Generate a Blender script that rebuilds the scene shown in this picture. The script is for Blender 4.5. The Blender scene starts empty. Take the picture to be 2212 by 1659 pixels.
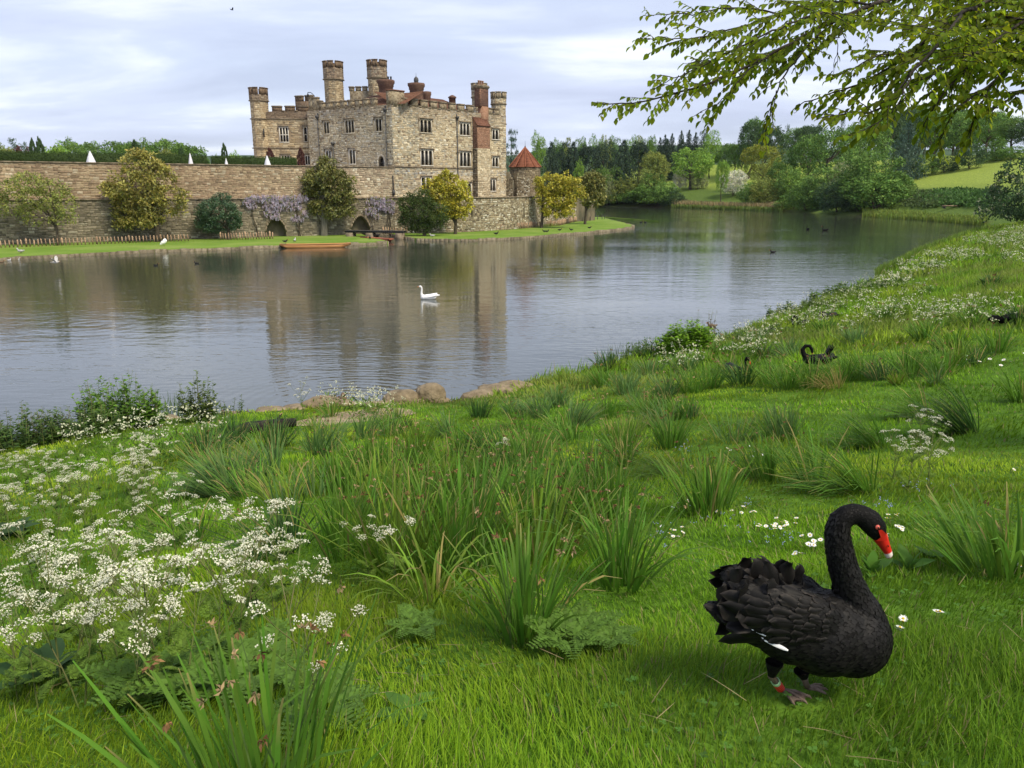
import bpy, bmesh, math, random
import numpy as np
from mathutils import Vector, Matrix
from mathutils.bvhtree import BVHTree

rng = np.random.default_rng(11)
random.seed(11)
R = math.radians
scene = bpy.context.scene
COL = scene.collection

# ------------------------------------------------------------------ camera
PITCH, CAMH = 14.17, 6.0
cam_d = bpy.data.cameras.new('camera')
cam = bpy.data.objects.new('camera', cam_d)
COL.objects.link(cam)
cam.location = (0, 0, CAMH)
cam.rotation_euler = (R(90 - PITCH), 0, 0)
cam_d.sensor_width = 36.0
cam_d.lens = 36 * 1661 / 2212
cam_d.clip_start, cam_d.clip_end = 0.05, 9000
scene.camera = cam

# ------------------------------------------------------------------ sky and sun
SUN_EL, SUN_AZ = 52, 132          # azimuth clockwise from +Y: behind the viewer, to the right
world = bpy.data.worlds.new('World')
scene.world = world
world.use_nodes = True


def sky_nodes():
    nt = world.node_tree
    N, L = nt.nodes, nt.links
    N.clear()
    out = N.new('ShaderNodeOutputWorld')
    bg = N.new('ShaderNodeBackground')
    bg.inputs['Strength'].default_value = 0.46
    L.new(bg.outputs[0], out.inputs[0])
    sky = N.new('ShaderNodeTexSky')
    sky.sky_type = 'NISHITA'
    sky.sun_disc = False
    sky.sun_elevation = R(SUN_EL)
    sky.sun_rotation = R(SUN_AZ)
    sky.air_density, sky.dust_density = 1.0, 1.5
    sc = N.new('ShaderNodeVectorMath'); sc.operation = 'SCALE'
    sc.inputs['Scale'].default_value = 0.11
    L.new(sky.outputs[0], sc.inputs[0])
    tc = N.new('ShaderNodeTexCoord')
    sep = N.new('ShaderNodeSeparateXYZ')
    L.new(tc.outputs['Generated'], sep.inputs[0])
    zz = N.new('ShaderNodeMath'); zz.operation = 'MAXIMUM'
    L.new(sep.outputs['Z'], zz.inputs[0]); zz.inputs[1].default_value = 0.0
    za = N.new('ShaderNodeMath'); za.operation = 'ADD'
    L.new(zz.outputs[0], za.inputs[0]); za.inputs[1].default_value = 0.16
    dv = N.new('ShaderNodeVectorMath'); dv.operation = 'DIVIDE'
    cmb = N.new('ShaderNodeCombineXYZ')
    for i in range(3):
        L.new(za.outputs[0], cmb.inputs[i])
    L.new(tc.outputs['Generated'], dv.inputs[0]); L.new(cmb.outputs[0], dv.inputs[1])
    mp = N.new('ShaderNodeMapping')
    mp.inputs['Rotation'].default_value = (0, 0, R(14))
    mp.inputs['Scale'].default_value = (0.62, 1.35, 0.0)
    mp.inputs['Location'].default_value = (0.35, 1.9, 0.0)
    L.new(dv.outputs[0], mp.inputs[0])
    n1 = N.new('ShaderNodeTexNoise')
    n1.inputs['Scale'].default_value = 1.15
    n1.inputs['Detail'].default_value = 7
    n1.inputs['Roughness'].default_value = 0.52
    n1.inputs['Distortion'].default_value = 0.35
    L.new(mp.outputs[0], n1.inputs['Vector'])
    cr = N.new('ShaderNodeValToRGB')
    e = cr.color_ramp.elements
    e[0].position, e[0].color = 0.34, (0.50, 0.55, 0.72, 1)
    e[1].position, e[1].color = 0.70, (0.96, 0.99, 1.04, 1)
    m_ = cr.color_ramp.elements.new(0.53); m_.color = (0.62, 0.68, 0.86, 1)
    L.new(n1.outputs['Fac'], cr.inputs[0])
    # thinner veil of cloud lets some blue through
    n2 = N.new('ShaderNodeTexNoise')
    n2.inputs['Scale'].default_value = 0.55
    n2.inputs['Detail'].default_value = 4
    L.new(mp.outputs[0], n2.inputs['Vector'])
    mr = N.new('ShaderNodeMapRange')
    mr.inputs['From Min'].default_value, mr.inputs['From Max'].default_value = 0.35, 0.65
    mr.inputs['To Min'].default_value, mr.inputs['To Max'].default_value = 0.72, 0.96
    L.new(n2.outputs['Fac'], mr.inputs['Value'])
    mx = N.new('ShaderNodeMix'); mx.data_type = 'RGBA'
    L.new(mr.outputs[0], mx.inputs['Factor'])
    L.new(sc.outputs[0], mx.inputs['A']); L.new(cr.outputs[0], mx.inputs['B'])
    L.new(mx.outputs['Result'], bg.inputs['Color'])


sky_nodes()
sun_d = bpy.data.lights.new('sun', 'SUN')
sun_d.energy, sun_d.angle, sun_d.color = 1.5, R(16), (1.0, 0.89, 0.68)
sun = bpy.data.objects.new('sun', sun_d)
COL.objects.link(sun)
_sd = Vector((math.sin(R(SUN_AZ)) * math.cos(R(SUN_EL)), math.cos(R(SUN_AZ)) * math.cos(R(SUN_EL)), math.sin(R(SUN_EL))))
sun.rotation_euler = _sd.to_track_quat('Z', 'Y').to_euler()
sun.location = (20, -20, 40)
scene.view_settings.view_transform = 'Standard'
scene.view_settings.look = 'None'
scene.view_settings.exposure = 1.5
scene.view_settings.gamma = 1.0
scene.view_settings.use_curve_mapping = False
scene.cycles.max_bounces = 6
scene.cycles.diffuse_bounces = 3
scene.cycles.glossy_bounces = 3
scene.cycles.transmission_bounces = 2
scene.cycles.transparent_max_bounces = 4
scene.cycles.volume_bounces = 0
scene.cycles.use_denoising = True

# ------------------------------------------------------------------ pixel <-> place (survey of the photograph, 2212 x 1659)
FPX, CX, CY = 1661.0, 1106.0, 829.5
_s, _c = math.sin(R(PITCH)), math.cos(R(PITCH))


def ray(px, py):
    a, b = (px - CX) / FPX, -(py - CY) / FPX
    return np.array([a, b * _s + _c, b * _c - _s])


def at(px, py, Y):
    d = ray(px, py)
    t = Y / d[1]
    return np.array([d[0] * t, Y, CAMH + d[2] * t])


def atz(px, py, z):
    d = ray(px, py)
    t = (z - CAMH) / d[2]
    return np.array([d[0] * t, d[1] * t, z])


def crop(x0, y0, s):
    return lambda x, y: ((x0 + x / s) * 0.548611, (y0 + y / s) * 0.548611)


c1 = crop(960, 200, 3.6867); c2 = crop(1500, 200, 3.6867); c3 = crop(960, 600, 3.6867)
c4 = crop(1500, 500, 3.16); c5 = crop(0, 480, 2.765); c6 = crop(700, 480, 2.212)
c7 = crop(2000, 480, 2.212); c8 = crop(2900, 400, 1.9514); cs = crop(2700, 1900, 1.7467); ch = crop(3150, 1940, 4.609)


# ------------------------------------------------------------------ scene helpers
def tag(o, label=None, cat=None, group=None, kind=None):
    if label: o['label'] = label
    if cat: o['category'] = cat
    if group: o['group'] = group
    if kind: o['kind'] = kind
    return o


def empty(name, loc=(0, 0, 0), rz=0.0, label=None, cat=None, group=None):
    o = bpy.data.objects.new(name, None)
    o.empty_display_size = 0.2
    COL.objects.link(o)
    o.location = [float(v) for v in loc]
    o.rotation_euler = (0, 0, rz)
    return tag(o, label, cat, group)


KIDS = {}


def link(name, me, parent=None, local=False):
    o = bpy.data.objects.new(name, me)
    COL.objects.link(o)
    if parent is not None:
        o.parent = parent
        KIDS.setdefault(parent.name, []).append(o)
        if not local and parent.parent is None and parent.type == 'EMPTY':
            o.matrix_parent_inverse = (Matrix.Translation(parent.location) @ parent.rotation_euler.to_matrix().to_4x4()).inverted()
    return o


def to_mesh(name, V, F, mat=None, col=None, smooth=False):
    """F: one index array (M x k) or a list of such arrays."""
    me = bpy.data.meshes.new(name)
    V = np.asarray(V, dtype=np.float32).reshape(-1, 3)
    Fs = F if isinstance(F, list) else [F]
    Fs = [np.asarray(f, dtype=np.int32) for f in Fs if len(f)]
    me.vertices.add(len(V))
    me.vertices.foreach_set('co', V.ravel())
    nl = sum(f.size for f in Fs); npoly = sum(len(f) for f in Fs)
    me.loops.add(nl); me.polygons.add(npoly)
    me.loops.foreach_set('vertex_index', np.concatenate([f.ravel() for f in Fs]))
    tot = np.concatenate([np.full(len(f), f.shape[1], dtype=np.int32) for f in Fs])
    st = np.concatenate([[0], np.cumsum(tot)[:-1]]).astype(np.int32)
    me.polygons.foreach_set('loop_start', st)
    me.update(calc_edges=True)
    if smooth:
        me.polygons.foreach_set('use_smooth', np.ones(npoly, dtype=bool))
    if col is not None:
        ca = me.color_attributes.new('Col', 'FLOAT_COLOR', 'POINT')
        c4_ = np.ones((len(V), 4), dtype=np.float32)
        c4_[:, :3] = np.asarray(col, dtype=np.float32).reshape(-1, 3)
        ca.data.foreach_set('color', c4_.ravel())
    if mat is not None:
        for m in (mat if isinstance(mat, (list, tuple)) else [mat]):
            me.materials.append(m)
    return me


def build(name, V, F, mat, parent=None, col=None, smooth=False, local=False):
    return link(name, to_mesh(name, V, F, mat, col, smooth), parent, local)


class MB:
    """collects simple solids into one mesh"""
    def __init__(self):
        self.V, self.F4, self.F3, self.C, self.n = [], [], [], [], 0
        self.c = (1, 1, 1)

    def add(self, V, F):
        V = np.asarray(V, dtype=float).reshape(-1, 3)
        F = np.asarray(F, dtype=int)
        if len(F) == 0: return
        (self.F4 if F.shape[1] == 4 else self.F3).append(F + self.n)
        self.V.append(V); self.n += len(V)
        self.C.append(np.tile(np.asarray(self.c, float), (len(V), 1)))

    def add2(self, V, F4, F3):
        n0 = self.n
        V = np.asarray(V, dtype=float).reshape(-1, 3)
        if len(F4): self.F4.append(np.asarray(F4, int) + n0)
        if len(F3): self.F3.append(np.asarray(F3, int) + n0)
        self.V.append(V); self.n += len(V)
        self.C.append(np.tile(np.asarray(self.c, float), (len(V), 1)))

    def hexa(self, P):
        """8 corners: bottom 0-3, top 4-7"""
        self.add(P, [[0, 3, 2, 1], [4, 5, 6, 7], [0, 1, 5, 4], [1, 2, 6, 5], [2, 3, 7, 6], [3, 0, 4, 7]])

    def box(self, c, s, rz=0.0):
        x, y, z = s[0] / 2, s[1] / 2, s[2] / 2
        P = np.array([[-x, -y, -z], [x, -y, -z], [x, y, -z], [-x, y, -z], [-x, -y, z], [x, -y, z], [x, y, z], [-x, y, z]])
        ca, sa = math.cos(rz), math.sin(rz)
        P = np.column_stack([P[:, 0] * ca - P[:, 1] * sa, P[:, 0] * sa + P[:, 1] * ca, P[:, 2]]) + np.asarray(c)
        self.hexa(P)

    def lathe(self, c, prof, n=16, a0=0.0, cap=True):
        """prof: [(r, z)...] about a vertical axis at c"""
        prof = np.asarray(prof, float)
        ang = a0 + np.arange(n) * 2 * math.pi / n
        V = np.concatenate([np.column_stack([r * np.cos(ang), r * np.sin(ang), np.full(n, z)]) for r, z in prof]) + np.asarray(c)
        F = []
        for k in range(len(prof) - 1):
            for i in range(n):
                j = (i + 1) % n
                F.append([k * n + i, k * n + j, (k + 1) * n + j, (k + 1) * n + i])
        F3 = []
        if cap:
            V = np.vstack([V, [c[0], c[1], c[2] + prof[-1, 1]]])
            t = len(V) - 1
            k = len(prof) - 1
            F3 = [[k * n + i, k * n + (i + 1) % n, t] for i in range(n)]
        self.add2(V, F, F3)

    def tube(self, pts, rad, n=6):
        pts = np.asarray(pts, float)
        rad = np.broadcast_to(np.asarray(rad, float), (len(pts),))
        T = np.gradient(pts, axis=0)
        T /= np.linalg.norm(T, axis=1)[:, None] + 1e-9
        up = np.array([0.13, 0.21, 0.97])
        A = np.cross(T, up); bad = np.linalg.norm(A, axis=1) < 0.15
        A[bad] = np.cross(T[bad], [1.0, 0, 0])
        A /= np.linalg.norm(A, axis=1)[:, None]
        B = np.cross(T, A)
        ang = np.arange(n) * 2 * math.pi / n
        V = (pts[:, None] + rad[:, None, None] * (A[:, None] * np.cos(ang)[None, :, None] + B[:, None] * np.sin(ang)[None, :, None])).reshape(-1, 3)
        m = len(pts)
        i = np.arange(n); j = (i + 1) % n
        F = np.concatenate([np.column_stack([k * n + i, k * n + j, (k + 1) * n + j, (k + 1) * n + i]) for k in range(m - 1)])
        V = np.vstack([V, pts[-1]])
        self.add2(V, F, np.column_stack([(m - 1) * n + i, (m - 1) * n + j, np.full(n, m * n)]))

    def mesh(self, name, mat, smooth=False):
        F = []
        if self.F4: F.append(np.concatenate(self.F4))
        if self.F3: F.append(np.concatenate(self.F3))
        return to_mesh(name, np.concatenate(self.V), F, mat, np.concatenate(self.C), smooth)

    def build(self, name, mat, parent=None, smooth=False, local=False):
        return link(name, self.mesh(name, mat, smooth), parent, local)


def copy_tree(o, parent=None):
    c = o.copy()
    COL.objects.link(c)
    if parent is not None: c.parent = parent
    for chd in KIDS.get(o.name, []):
        copy_tree(chd, c)
    return c


# ------------------------------------------------------------------ materials
def make_mat(name, c1_, c2_=None, scale=4.0, detail=5, rough=0.85, bump=0.0, bscale=30.0, attr=False, trans=0.0,
             spec=0.2, orand=0.0, stretch=(1, 1, 1), tcol=None, contrast=(0.35, 0.65), c3_=None, scale3=0.7, sheen=0.0):
    m = bpy.data.materials.new(name)
    m.use_nodes = True
    N, L = m.node_tree.nodes, m.node_tree.links
    b = N['Principled BSDF']
    b.inputs['Roughness'].default_value = rough
    b.inputs['Specular IOR Level'].default_value = spec
    if sheen:
        b.inputs['Sheen Weight'].default_value = sheen
    tc = N.new('ShaderNodeTexCoord')
    mp = N.new('ShaderNodeMapping')
    mp.inputs['Scale'].default_value = stretch
    L.new(tc.outputs['Object'], mp.inputs[0])
    rgb = lambda c: (c[0], c[1], c[2], 1)
    if c2_ is not None:
        n = N.new('ShaderNodeTexNoise')
        n.inputs['Scale'].default_value = scale
        n.inputs['Detail'].default_value = detail
        n.inputs['Roughness'].default_value = 0.6
        L.new(mp.outputs[0], n.inputs['Vector'])
        cr = N.new('ShaderNodeValToRGB')
        e = cr.color_ramp.elements
        e[0].position, e[0].color = contrast[0], rgb(c1_)
        e[1].position, e[1].color = contrast[1], rgb(c2_)
        L.new(n.outputs['Fac'], cr.inputs[0])
        c = cr.outputs[0]
    else:
        rn = N.new('ShaderNodeRGB'); rn.outputs[0].default_value = rgb(c1_)
        c = rn.outputs[0]
    if c3_ is not None:
        n = N.new('ShaderNodeTexNoise')
        n.inputs['Scale'].default_value = scale3
        n.inputs['Detail'].default_value = 3
        L.new(mp.outputs[0], n.inputs['Vector'])
        mr = N.new('ShaderNodeMapRange')
        mr.inputs['From Min'].default_value, mr.inputs['From Max'].default_value = 0.45, 0.66
        L.new(n.outputs['Fac'], mr.inputs['Value'])
        mx = N.new('ShaderNodeMix'); mx.data_type = 'RGBA'
        L.new(mr.outputs[0], mx.inputs['Factor'])
        L.new(c, mx.inputs['A']); mx.inputs['B'].default_value = rgb(c3_)
        c = mx.outputs['Result']
    if attr:
        a = N.new('ShaderNodeAttribute'); a.attribute_name = 'Col'
        mx = N.new('ShaderNodeMix'); mx.data_type = 'RGBA'; mx.blend_type = 'MULTIPLY'
        mx.inputs['Factor'].default_value = 1.0
        L.new(c, mx.inputs['A']); L.new(a.outputs['Color'], mx.inputs['B'])
        c = mx.outputs['Result']
    if orand:
        oi = N.new('ShaderNodeObjectInfo')
        mr = N.new('ShaderNodeMapRange')
        mr.inputs['To Min'].default_value, mr.inputs['To Max'].default_value = 1 - orand, 1 + orand
        L.new(oi.outputs['Random'], mr.inputs['Value'])
        hs = N.new('ShaderNodeHueSaturation')
        L.new(mr.outputs[0], hs.inputs['Value']); L.new(c, hs.inputs['Color'])
        c = hs.outputs[0]
    L.new(c, b.inputs['Base Color'])
    if bump:
        n = N.new('ShaderNodeTexNoise')
        n.inputs['Scale'].default_value = bscale
        n.inputs['Detail'].default_value = 6
        L.new(mp.outputs[0], n.inputs['Vector'])
        bp = N.new('ShaderNodeBump')
        bp.inputs['Strength'].default_value = bump
        bp.inputs['Distance'].default_value = 1.0 / bscale
        L.new(n.outputs['Fac'], bp.inputs['Height'])
        L.new(bp.outputs[0], b.inputs['Normal'])
    if trans:
        t = N.new('ShaderNodeBsdfTranslucent')
        if tcol:
            mt = N.new('ShaderNodeMix'); mt.data_type = 'RGBA'; mt.blend_type = 'MULTIPLY'
            mt.inputs['Factor'].default_value = 1.0
            L.new(c, mt.inputs['A']); mt.inputs['B'].default_value = rgb(tcol)
            L.new(mt.outputs['Result'], t.inputs['Color'])
        else:
            L.new(c, t.inputs['Color'])
        ms = N.new('ShaderNodeMixShader')
        ms.inputs[0].default_value = trans
        L.new(b.outputs[0], ms.inputs[1]); L.new(t.outputs[0], ms.inputs[2])
        L.new(ms.outputs[0], N['Material Output'].inputs['Surface'])
    return m


M = {}

# ================================================================== SETTING: ground, water, island
NEAR_PX = [(-60, 992), (0, 968), (140, 932), (330, 915), (480, 900), (600, 892), (760, 880), (880, 876), (960, 876), (1030, 860),
           (1130, 832), (1290, 802), (1400, 775), (1540, 741), (1640, 703), (1720, 675), (1800, 641), (1890, 607), (1985, 553), (2080, 514), (2138, 494)]
FAR_PX = [(2125, 488), (2060, 481), (1990, 475), (1900, 470), (1860, 468), (1780, 462), (1680, 455.5), (1560, 450), (1440, 447.5), (1300, 446.5)]
near_w = [atz(a, b, 0)[:2] for a, b in NEAR_PX]
far_w = [atz(a, b, 0)[:2] for a, b in FAR_PX]
SHORE = np.array([(-420, -60), (-130, 0), (-60, 12)] + [tuple(p) for p in near_w] + [tuple(p) for p in far_w] +
                 [(0, 272), (-40, 240), (-120, 215), (-420, 205)])


def seg_dist(P, L, closed=False):
    A = L if not closed else L
    B = np.roll(L, -1, axis=0) if closed else L[1:]
    A = L if closed else L[:-1]
    if len(P) < 3000:
        ab = B - A
        ap = P[:, None] - A[None]
        t = np.clip((ap * ab[None]).sum(-1) / (ab * ab).sum(-1)[None], 0, 1)
        q = ap - t[..., None] * ab[None]
        return np.sqrt((q * q).sum(-1).min(axis=1))
    best = np.full(len(P), 1e9)
    for a, b in zip(A, B):
        ab = b - a
        t = np.clip(((P - a) @ ab) / (ab @ ab), 0, 1)
        d = np.hypot(P[:, 0] - a[0] - t * ab[0], P[:, 1] - a[1] - t * ab[1])
        best = np.minimum(best, d)
    return best


def inside(P, poly):
    x, y = P[:, 0], P[:, 1]
    if len(P) < 3000:
        q = np.roll(poly, -1, axis=0)
        y1, y2, x1, x2 = poly[:, 1][None], q[:, 1][None], poly[:, 0][None], q[:, 0][None]
        c = ((y1 > y[:, None]) != (y2 > y[:, None])) & (x[:, None] < (x2 - x1) * (y[:, None] - y1) / (y2 - y1 + 1e-12) + x1)
        return (c.sum(axis=1) % 2).astype(bool)
    r = np.zeros(len(P), bool)
    for (x1, y1), (x2, y2) in zip(poly, np.roll(poly, -1, axis=0)):
        c = ((y1 > y) != (y2 > y)) & (x < (x2 - x1) * (y - y1) / (y2 - y1 + 1e-12) + x1)
        r ^= c
    return r


def sm(a, b, x):
    t = np.clip((x - a) / (b - a), 0, 1)
    return t * t * (3 - 2 * t)


def wob(x, y, s=1.0):
    return (np.sin(x * 0.9 * s + 1.3 * np.sin(y * 0.55 * s)) + np.sin(y * 1.15 * s + 1.7 * np.sin(x * 0.7 * s + 2)) + 0.6 * np.sin(x * 2.3 * s + y * 1.9 * s)) / 2.6


def shore_sd(P):
    d = seg_dist(P, SHORE)
    w = inside(P, SHORE)
    return np.where(w, -d, d)


def ground_z(x, y, raw=False):
    x = np.atleast_1d(np.asarray(x, float)); y = np.atleast_1d(np.asarray(y, float))
    sd = shore_sd(np.column_stack([x, y]))
    d = np.maximum(sd, 0)
    near = np.interp(d, [0, 4, 9, 14, 16.5, 18, 19.2, 21, 30, 60], [.12, .86, 1.98, 3.02, 3.68, 4.12, 4.43, 4.62, 5.0, 6.5])
    near = near + 0.06 * wob(x, y, 0.8) * sm(0.5, 6, d) + 0.012 * wob(x * 5, y * 5)
    cap = 6.0 + 11.5 * sm(5, 60, x)
    far = 0.25 + 3.0 * sm(0, 20, d) + np.minimum((0.055 + 0.035 * sm(20, 70, x)) * d + 0.13 * sm(60, 95, x) * np.maximum(0, d - 32), cap - 3.3)
    far = far + 0.35 * wob(x, y, 0.06) * sm(4, 30, d)
    far = far + (62 + 14 * wob(x, y, 0.004) + 4 * wob(x, y, 0.02)) * sm(430, 1700, y)
    w = sm(70, 140, y)
    z = near * (1 - w) + far * w
    z = np.where(sd < 0, np.maximum(-1.4, sd * 0.45 + 0.12), z)
    return z if not raw else (z, sd)


def hit(px, py):
    d = ray(px, py)
    t = np.geomspace(1.1, 420, 150)
    for _ in range(3):
        P = d[None] * t[:, None]
        z = ground_z(P[:, 0], P[:, 1])
        below = np.nonzero(P[:, 2] + CAMH <= z)[0]
        k = below[0] if len(below) else len(t) - 1
        t = np.linspace(t[max(0, k - 1)], t[k], 10)
    q = d * t[-1]
    return np.array([q[0], q[1], float(ground_z(q[0], q[1])[0])])


M['ground'] = make_mat('ground', (0.55, 0.6, 0.55), (1.15, 1.1, 1.1), scale=2.2, rough=0.95, bump=0.6, bscale=9, attr=True, spec=0.05)


def make_terrain():
    xs = 3 * np.sinh(np.linspace(-6.75, 6.75, 280))
    ys = 6 + 4 * np.sinh(np.linspace(-1.97, 7.35, 240))
    X, Y = np.meshgrid(xs, ys)
    z, sd = ground_z(X.ravel(), Y.ravel(), raw=True)
    nx, ny = len(xs), len(ys)
    V = np.column_stack([X.ravel(), Y.ravel(), z])
    i = np.arange(ny - 1)[:, None] * nx + np.arange(nx - 1)[None]
    F = np.stack([i, i + 1, i + nx + 1, i + nx], axis=-1).reshape(-1, 4)
    x, y = V[:, 0], V[:, 1]
    near = np.array([0.08, 0.165, 0.018])
    field = np.array([0.25, 0.32, 0.06])
    scrub = np.array([0.10, 0.155, 0.035])
    hill = np.array([0.06, 0.1, 0.045])
    mud = np.array([0.09, 0.07, 0.045])
    w = sm(90, 150, y)[:, None]
    fs = sm(30, 36, sd)[:, None]
    far = scrub * (1 - fs) + field * fs
    h = sm(430, 600, y)[:, None]
    far = far * (1 - h) + hill * h
    C = near * (1 - w) + far * w
    m_ = (1 - sm(0.2, 0.9, sd))[:, None]
    C = C * (1 - m_) + mud * m_
    o = build('ground', V, F, M['ground'], col=C, smooth=True)
    tag(o, 'green grassy bank and fields round the lake', kind='structure')


make_terrain()


def make_water():
    m = bpy.data.materials.new('lake_water')
    m.use_nodes = True
    N, L = m.node_tree.nodes, m.node_tree.links
    b = N['Principled BSDF']
    b.inputs['Base Color'].default_value = (0.042, 0.05, 0.038, 1)
    b.inputs['Roughness'].default_value = 0.03
    b.inputs['IOR'].default_value = 1.5
    b.inputs['Specular IOR Level'].default_value = 0.95
    tc = N.new('ShaderNodeTexCoord')

    def noise(sc, st, det, rot=0.0):
        mp = N.new('ShaderNodeMapping')
        mp.inputs['Scale'].default_value = st
        mp.inputs['Rotation'].default_value = (0, 0, R(rot))
        L.new(tc.outputs['Object'], mp.inputs[0])
        n = N.new('ShaderNodeTexNoise')
        n.inputs['Scale'].default_value = sc
        n.inputs['Detail'].default_value = det
        n.inputs['Roughness'].default_value = 0.5
        L.new(mp.outputs[0], n.inputs['Vector'])
        return n.outputs['Fac']

    def op(kind, a, b_):
        q = N.new('ShaderNodeMath'); q.operation = kind
        for k, v in enumerate((a, b_)):
            if isinstance(v, (int, float)): q.inputs[k].default_value = v
            else: L.new(v, q.inputs[k])
        return q.outputs[0]

    small = noise(2.6, (0.55, 1.5, 1), 3, 8)
    mid = noise(0.55, (0.5, 1.3, 1), 2, -12)
    gust = noise(0.035, (0.6, 1.5, 1), 3, 6)
    g = N.new('ShaderNodeMapRange')
    g.inputs['From Min'].default_value, g.inputs['From Max'].default_value = 0.36, 0.62
    g.inputs['To Min'].default_value, g.inputs['To Max'].default_value = 0.35, 1.35
    L.new(gust, g.inputs['Value'])
    h = op('ADD', op('MULTIPLY', small, op('MULTIPLY', g.outputs[0], 0.0135)), op('MULTIPLY', mid, 0.02))
    # rings spreading from the dabbling duck
    for (rx, ry, amp, k, fall) in RINGS:
        sp = N.new('ShaderNodeVectorMath'); sp.operation = 'DISTANCE'
        L.new(tc.outputs['Object'], sp.inputs[0]); sp.inputs[1].default_value = (rx, ry, 0)
        d = sp.outputs['Value']
        s_ = op('SINE', op('MULTIPLY', d, k), 0.0)
        e_ = op('POWER', 2.718, op('MULTIPLY', d, -fall))
        h = op('ADD', h, op('MULTIPLY', op('MULTIPLY', s_, e_), amp))
    bp = N.new('ShaderNodeBump')
    bp.inputs['Strength'].default_value = 1.0
    bp.inputs['Distance'].default_value = 1.0
    L.new(h, bp.inputs['Height'])
    L.new(bp.outputs[0], b.inputs['Normal'])
    xs = np.linspace(-420, 190, 30); ys = np.linspace(4, 320, 30)
    X, Y = np.meshgrid(xs, ys)
    V = np.column_stack([X.ravel(), Y.ravel(), np.zeros(X.size)])
    i = np.arange(29)[:, None] * 30 + np.arange(29)[None]
    F = np.stack([i, i + 1, i + 31, i + 30], axis=-1).reshape(-1, 4)
    o = build('water', V, F, m)
    tag(o, 'rippled lake water reflecting castle and sky', kind='structure')


_p = atz(742, 868, 0)
_q = atz(200, 700, 0)
RINGS = [(_p[0], _p[1], 0.004, 17.0, 0.36), (_q[0], _q[1], 0.0013, 7.5, 0.16)]
make_water()

# ------------------------------------------------------------------ castle island
IZ = 0.30
ISL_FRONT_L = [(-260, 585), (-120, 571), (0, 555.5), (160, 547.5), (330, 539.5), (480, 534.5), (600, 529.5), (720, 526), (800, 523), (838, 521)]
ISL_CHAN = [(826, 518), (790, 509)]
ISL_CHAN_R = [(845, 504), (866, 511)]
ISL_FRONT_R = [(900, 514.5), (960, 516), (1050, 515.5), (1150, 509.5), (1250, 501.5), (1330, 494.5), (1366, 489.5), (1372, 486.5), (1350, 481), (1318, 474), (1300, 468)]
isl_l = [atz(a, b, IZ)[:2] for a, b in ISL_FRONT_L]
isl_c = [atz(a, b, IZ)[:2] for a, b in ISL_CHAN]
isl_cr = [atz(a, b, IZ)[:2] for a, b in ISL_CHAN_R]
isl_r = [atz(a, b, IZ)[:2] for a, b in ISL_FRONT_R]


def dense(pts, step):
    pts = np.asarray(pts, float)
    out = [pts[0]]
    for a, b in zip(pts[:-1], pts[1:]):
        n = max(1, int(np.hypot(*(b - a)) / step))
        for k in range(1, n + 1):
            out.append(a + (b - a) * k / n)
    return np.array(out)


def smooth_line(pts, it=2):
    p = np.asarray(pts, float)
    for _ in range(it):
        q = [p[0]]
        for a, b in zip(p[:-1], p[1:]):
            q += [a * 0.75 + b * 0.25, a * 0.25 + b * 0.75]
        q.append(p[-1]); p = np.array(q)
    return p


M['lawn'] = make_mat('island_lawn', (0.115, 0.205, 0.028), (0.165, 0.25, 0.042), scale=0.5, detail=8, rough=0.95, bump=0.5, bscale=3.0, spec=0.05, c3_=(0.2, 0.27, 0.06), scale3=0.18)


def island_part(name, outline, label):
    ol = np.asarray(outline, float)
    bm = bmesh.new()
    vs = [bm.verts.new((p[0], p[1], IZ)) for p in ol]
    f = bm.faces.new(vs)
    if f.normal.z < 0: f.normal_flip()
    bm.normal_update()
    bmesh.ops.triangulate(bm, faces=[f])
    n = len(ol)
    lo = [bm.verts.new((p[0], p[1], -1.2)) for p in ol]
    for k in range(n):
        bm.faces.new((vs[k], vs[(k + 1) % n], lo[(k + 1) % n], lo[k]))
    me = bpy.data.meshes.new(name)
    bm.to_mesh(me); bm.free()
    me.materials.append(M['lawn'])
    o = link(name, me)
    tag(o, label, kind='structure')
    return o


isl_left = smooth_line(isl_l, 2)
isl_right = smooth_line(isl_r, 2)
island_part('island_lawn', list(isl_left) + list(isl_c) + [(-22.5, 112), (-22.5, 150), (-130, 150), (-130, 80)], 'mown grass strip below the left castle wall')
island_part('island_lawn', list(isl_cr) + list(isl_right) + [(28, 150), (20, 170), (-18, 170), (-17.5, 112)], 'mown grass point below the right castle wall')

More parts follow.
